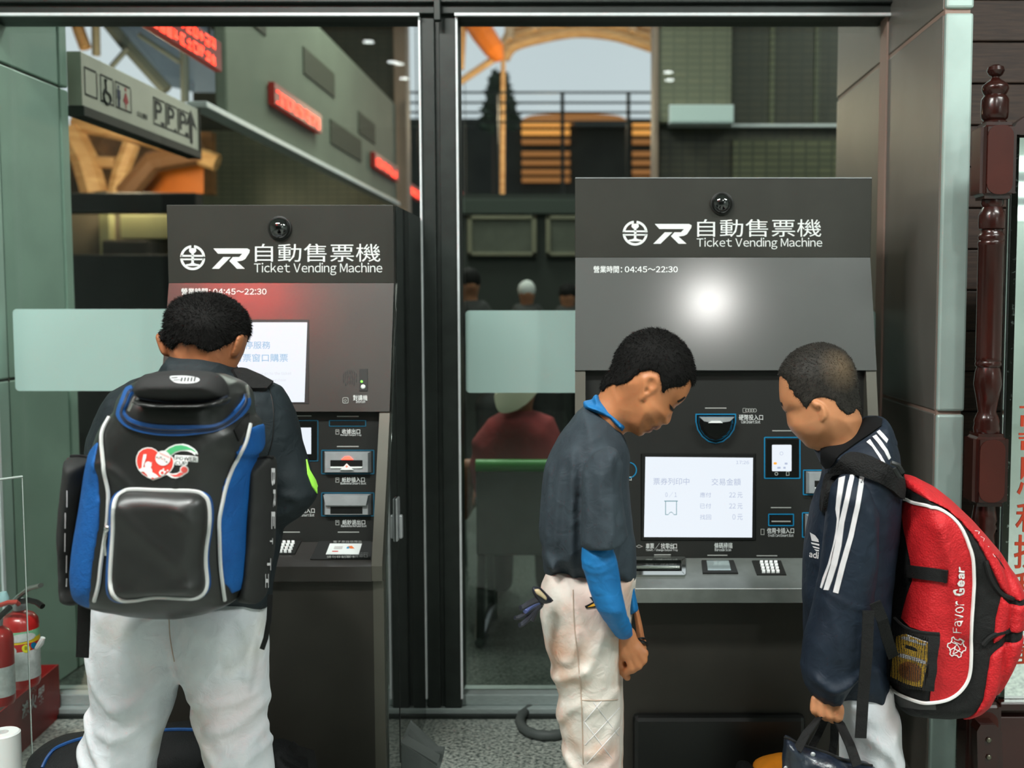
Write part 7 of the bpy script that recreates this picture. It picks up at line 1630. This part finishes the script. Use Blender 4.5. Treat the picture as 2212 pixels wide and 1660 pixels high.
for ch, ya, yb_, dx in (('高', 872, 922, 0), ('司', 936, 978, -1), ('恩', 988, 1072, -2), ('和', 1086, 1150, -4), ('扶', 1156, 1230, -6), ('利', 1236, 1300, -8), ('衛', 1306, 1372, -10), ('風', 1392, 1440, -12)):
    V, F = text_flat(ch, .012); q = np.array(V); lo, hi = q.min(0), q.max(0); q = (q-lo)/(hi-lo); z1_, z0_ = ZZ(ya, YM+.011), ZZ(yb_, YM+.011)
    mkobj('mirror_lettering', [Vector((xch0+dx*k_*.6+t[0]*.07, YM+.0105, z0_+t[1]*(z1_-z0_))) for t in q], F, m_redch, ms)

# ================================================================ travellers in the concourse
m_maroon = weave('maroon_fleece', C(150, 58, 58), C(128, 48, 50), .85, 500, .2); m_capc = mat('cream_cap', C(196, 192, 168), .7); m_dkcloth = mat('dark_clothes', C(26, 28, 26), .8, var=.1); m_skinb = skin_mat('skin_far', C(160, 112, 82), C(146, 98, 72))
YT1 = 4.25
def traveller(Y, coat, headc, hr, m_coat, m_hat, hat, label, h=.012, seated=True):
    p = P(*headc, Y); k = Y/FPX; r = hr*k
    lo, hi = bounds([coat], Y, Y-.25, Y+.45); lo = (lo[0]-.05, lo[1], 0.0); hi = (hi[0]+.05, hi[1], max(hi[2], p.z+r*1.6))
    g = Grid(lo, hi, h)
    f = smin(g.ell((p.x, Y, p.z), (r*.85, r*1.0, r*1.15)), g.chain([(p.x, Y, p.z-r*.8), (p.x, Y, p.z-r*1.9)], [r*.55, r*.7]), .03)
    f = np.minimum(f, g.inflate(coat, Y, .09, .08, grow=-.03))
    hipz = .48 if seated else .72
    legp = (lambda s: [(p.x+s, Y, hipz), (p.x+s, Y+.38, hipz), (p.x+s, Y+.36, .05)]) if seated else (lambda s: [(p.x+s, Y, hipz), (p.x+s, Y+.01, .4), (p.x+s, Y, .05)])
    for s in (-.1, .1):
        f = smin(f, g.chain(legp(s), [.06, .05, .035]), .03)
    for s in (-1, 1): f = smin(f, g.chain([(p.x+s*.2, Y, p.z-.35), (p.x+s*.24, Y+.1, p.z-.55), (p.x+s*.12, Y+(.3 if seated else .12), hipz+.1)], [.04, .035, .03]), .02)
    o = g.obj('person', f, m_skinb, None, 2, label=label, cat='person')
    cloth('coat', [dict(poly=coat, Y=Y, Tf=.13, R=.1)], h, m_coat, o, (.006, 18))
    g2 = Grid((p.x-.3, Y-.15, .0), (p.x+.3, Y+.55, hipz+.14), .014)
    f2 = None
    for s in (-.1, .1):
        e = g2.chain(legp(s), [.075, .065, .05]); f2 = e if f2 is None else smin(f2, e, .03)
    g2.obj('trousers', f2, m_dkcloth, o, 1)
    if hat: hat(p, r, o)
    return o
def brim_hat(p, r, o):
    G().lathe([(r*1.0, r*.1), (r*1.02, r*.5), (r*.9, r*1.05), (r*.5, r*1.3), (.005, r*1.36)], p, 20).build('cap_crown', m_capc, o, smooth=True)
    V = [P(a, b, YT1-.14) for a, b in smoothline([(1071, 851), (1110, 842), (1158, 845), (1154, 856), (1137, 873), (1117, 886), (1092, 893), (1077, 889), (1070, 872)], 3, True)]; n = len(V)
    mkobj('cap_brim', V+[v+Vector((0, .04, .01)) for v in V], [list(range(n)), list(range(2*n-1, n-1, -1))]+[[i, (i+1) % n, (i+1) % n+n, i+n] for i in range(n)], m_capc, o)
traveller(YT1, [(1080, 892), (1054, 906), (1031, 934), (1016, 952), (1019, 977), (1012, 1003), (1022, 1045), (1034, 1105), (1210, 1105), (1225, 1040), (1222, 975), (1208, 936), (1193, 904), (1168, 893), (1132, 881), (1105, 886)], (1118, 825), 52, m_maroon, None, brim_hat, 'seated traveller in maroon fleece and cream cap, behind the glass', .010)
def hair_cap(m): return lambda p, r, o: G().ball((p.x, p.y, p.z+r*.25), r*1.04, 2, (.9, 1.02, 1.0)).build('hair' if m is m_hair else 'cap', m, o, smooth=True)
traveller(6.6, [(1112, 655), (1095, 690), (1090, 780), (1190, 780), (1186, 690), (1165, 655)], (1138, 632), 21, m_dkcloth, None, hair_cap(mat('white_cap', C(190, 194, 190), .7)), 'distant dark-clothed traveller in a white cap above the frosted band', .014, False)
traveller(5.7, [(1002, 645), (985, 690), (980, 790), (1075, 790), (1072, 690), (1050, 648)], (1014, 612), 27, m_dkcloth, None, hair_cap(m_hair), 'distant dark-haired traveller in dark clothes next to the mullion', .014, False)
traveller(7.2, [(1205, 660), (1188, 690), (1184, 780), (1275, 780), (1272, 690), (1255, 660)], (1226, 638), 21, m_dkcloth, None, hair_cap(m_hair), 'distant dark-haired traveller partly behind the right machine', .014, False)

# ================================================================ hall fittings behind the camera that show as reflections, plus added mirror strips
m_ledon = mat('led_board_lit', C(220, 20, 14), .4, emit=(1, .04, .03, 1), estr=90)
lbh = empty('led_board', (-2.15, -.72, 3.12), 'red lit ticker board hung from the hall ceiling behind the viewer', 'display')
G().box(-2.45, -1.88, -.76, -.72, 3.12, 3.285, .004).build('housing', m_slot, lbh)
g = G(); rnd = random.Random(5)
for k in range(6):
    x = -2.43+k*.09
    for _ in range(6):
        z = 3.15+rnd.choice((0, .035, .07, .105)); g.box(x, x+.07, -.72, -.717, z-.009, z+.009) if rnd.random() < .6 else g.box(x+.05, x+.065, -.72, -.717, 3.15, 3.255)
g.build('lit_characters', m_ledon, lbh)
for x in (-2.4, -1.95): G().tube([(x, -.74, 3.28), (x, -.74, 3.3)], .008, 6).build('hanger_rod', m_slot, lbh)
wlp = empty('mirror_glow_panel', (4.2, -5.98, 2.1), 'pale glowing strips added on the far hall wall to brighten the mirror', 'light panel')
m_wlp = mat('mirror_glow_face', C(220, 232, 226), .4, emit=(.9, 1, .95, 1), estr=1.6)
for z in (2.12, 2.36, 2.62): G().box(3.2, 4.9, -5.995, -5.96, z, z+.14, .006).build('lit_strip', m_wlp, wlp)  # glowing strips added to brighten the mirror, in place of ceiling strips
for z in (2.3, 2.54): G().box(3.2, 4.9, -5.995, -5.975, z-.03, z+.05, .004).build('divider', m_silver, wlp)
m_spot = mat('downlight_lens', C(240, 245, 240), .3, emit=(.95, 1, .96, 1), estr=22)
for i, (px, py) in enumerate(((796, 86), (848, 130), (862, 134), (873, 166), (1443, 152), (1446, 169))):
    d = ray(px, py); t = YW/d.y; a = CAMV+d*t; d2 = Vector((d.x, -d.y, d.z)); pt = a+d2*((3.29-a.z)/d2.z)
    s = empty('downlight', (pt.x, pt.y, 3.275), 'small round ceiling downlight in the hall behind the viewer', 'downlight', 'hall ceiling downlights')
    G().lathe([(.055, 0), (.055, .02), (.05, .024)], (pt.x, pt.y, 3.276), 16).build('rim', m_silver, s, smooth=True)
    G().lathe([(.042, 0), (.042, .002)], (pt.x, pt.y, 3.272), 16).build('lens', m_spot, s)
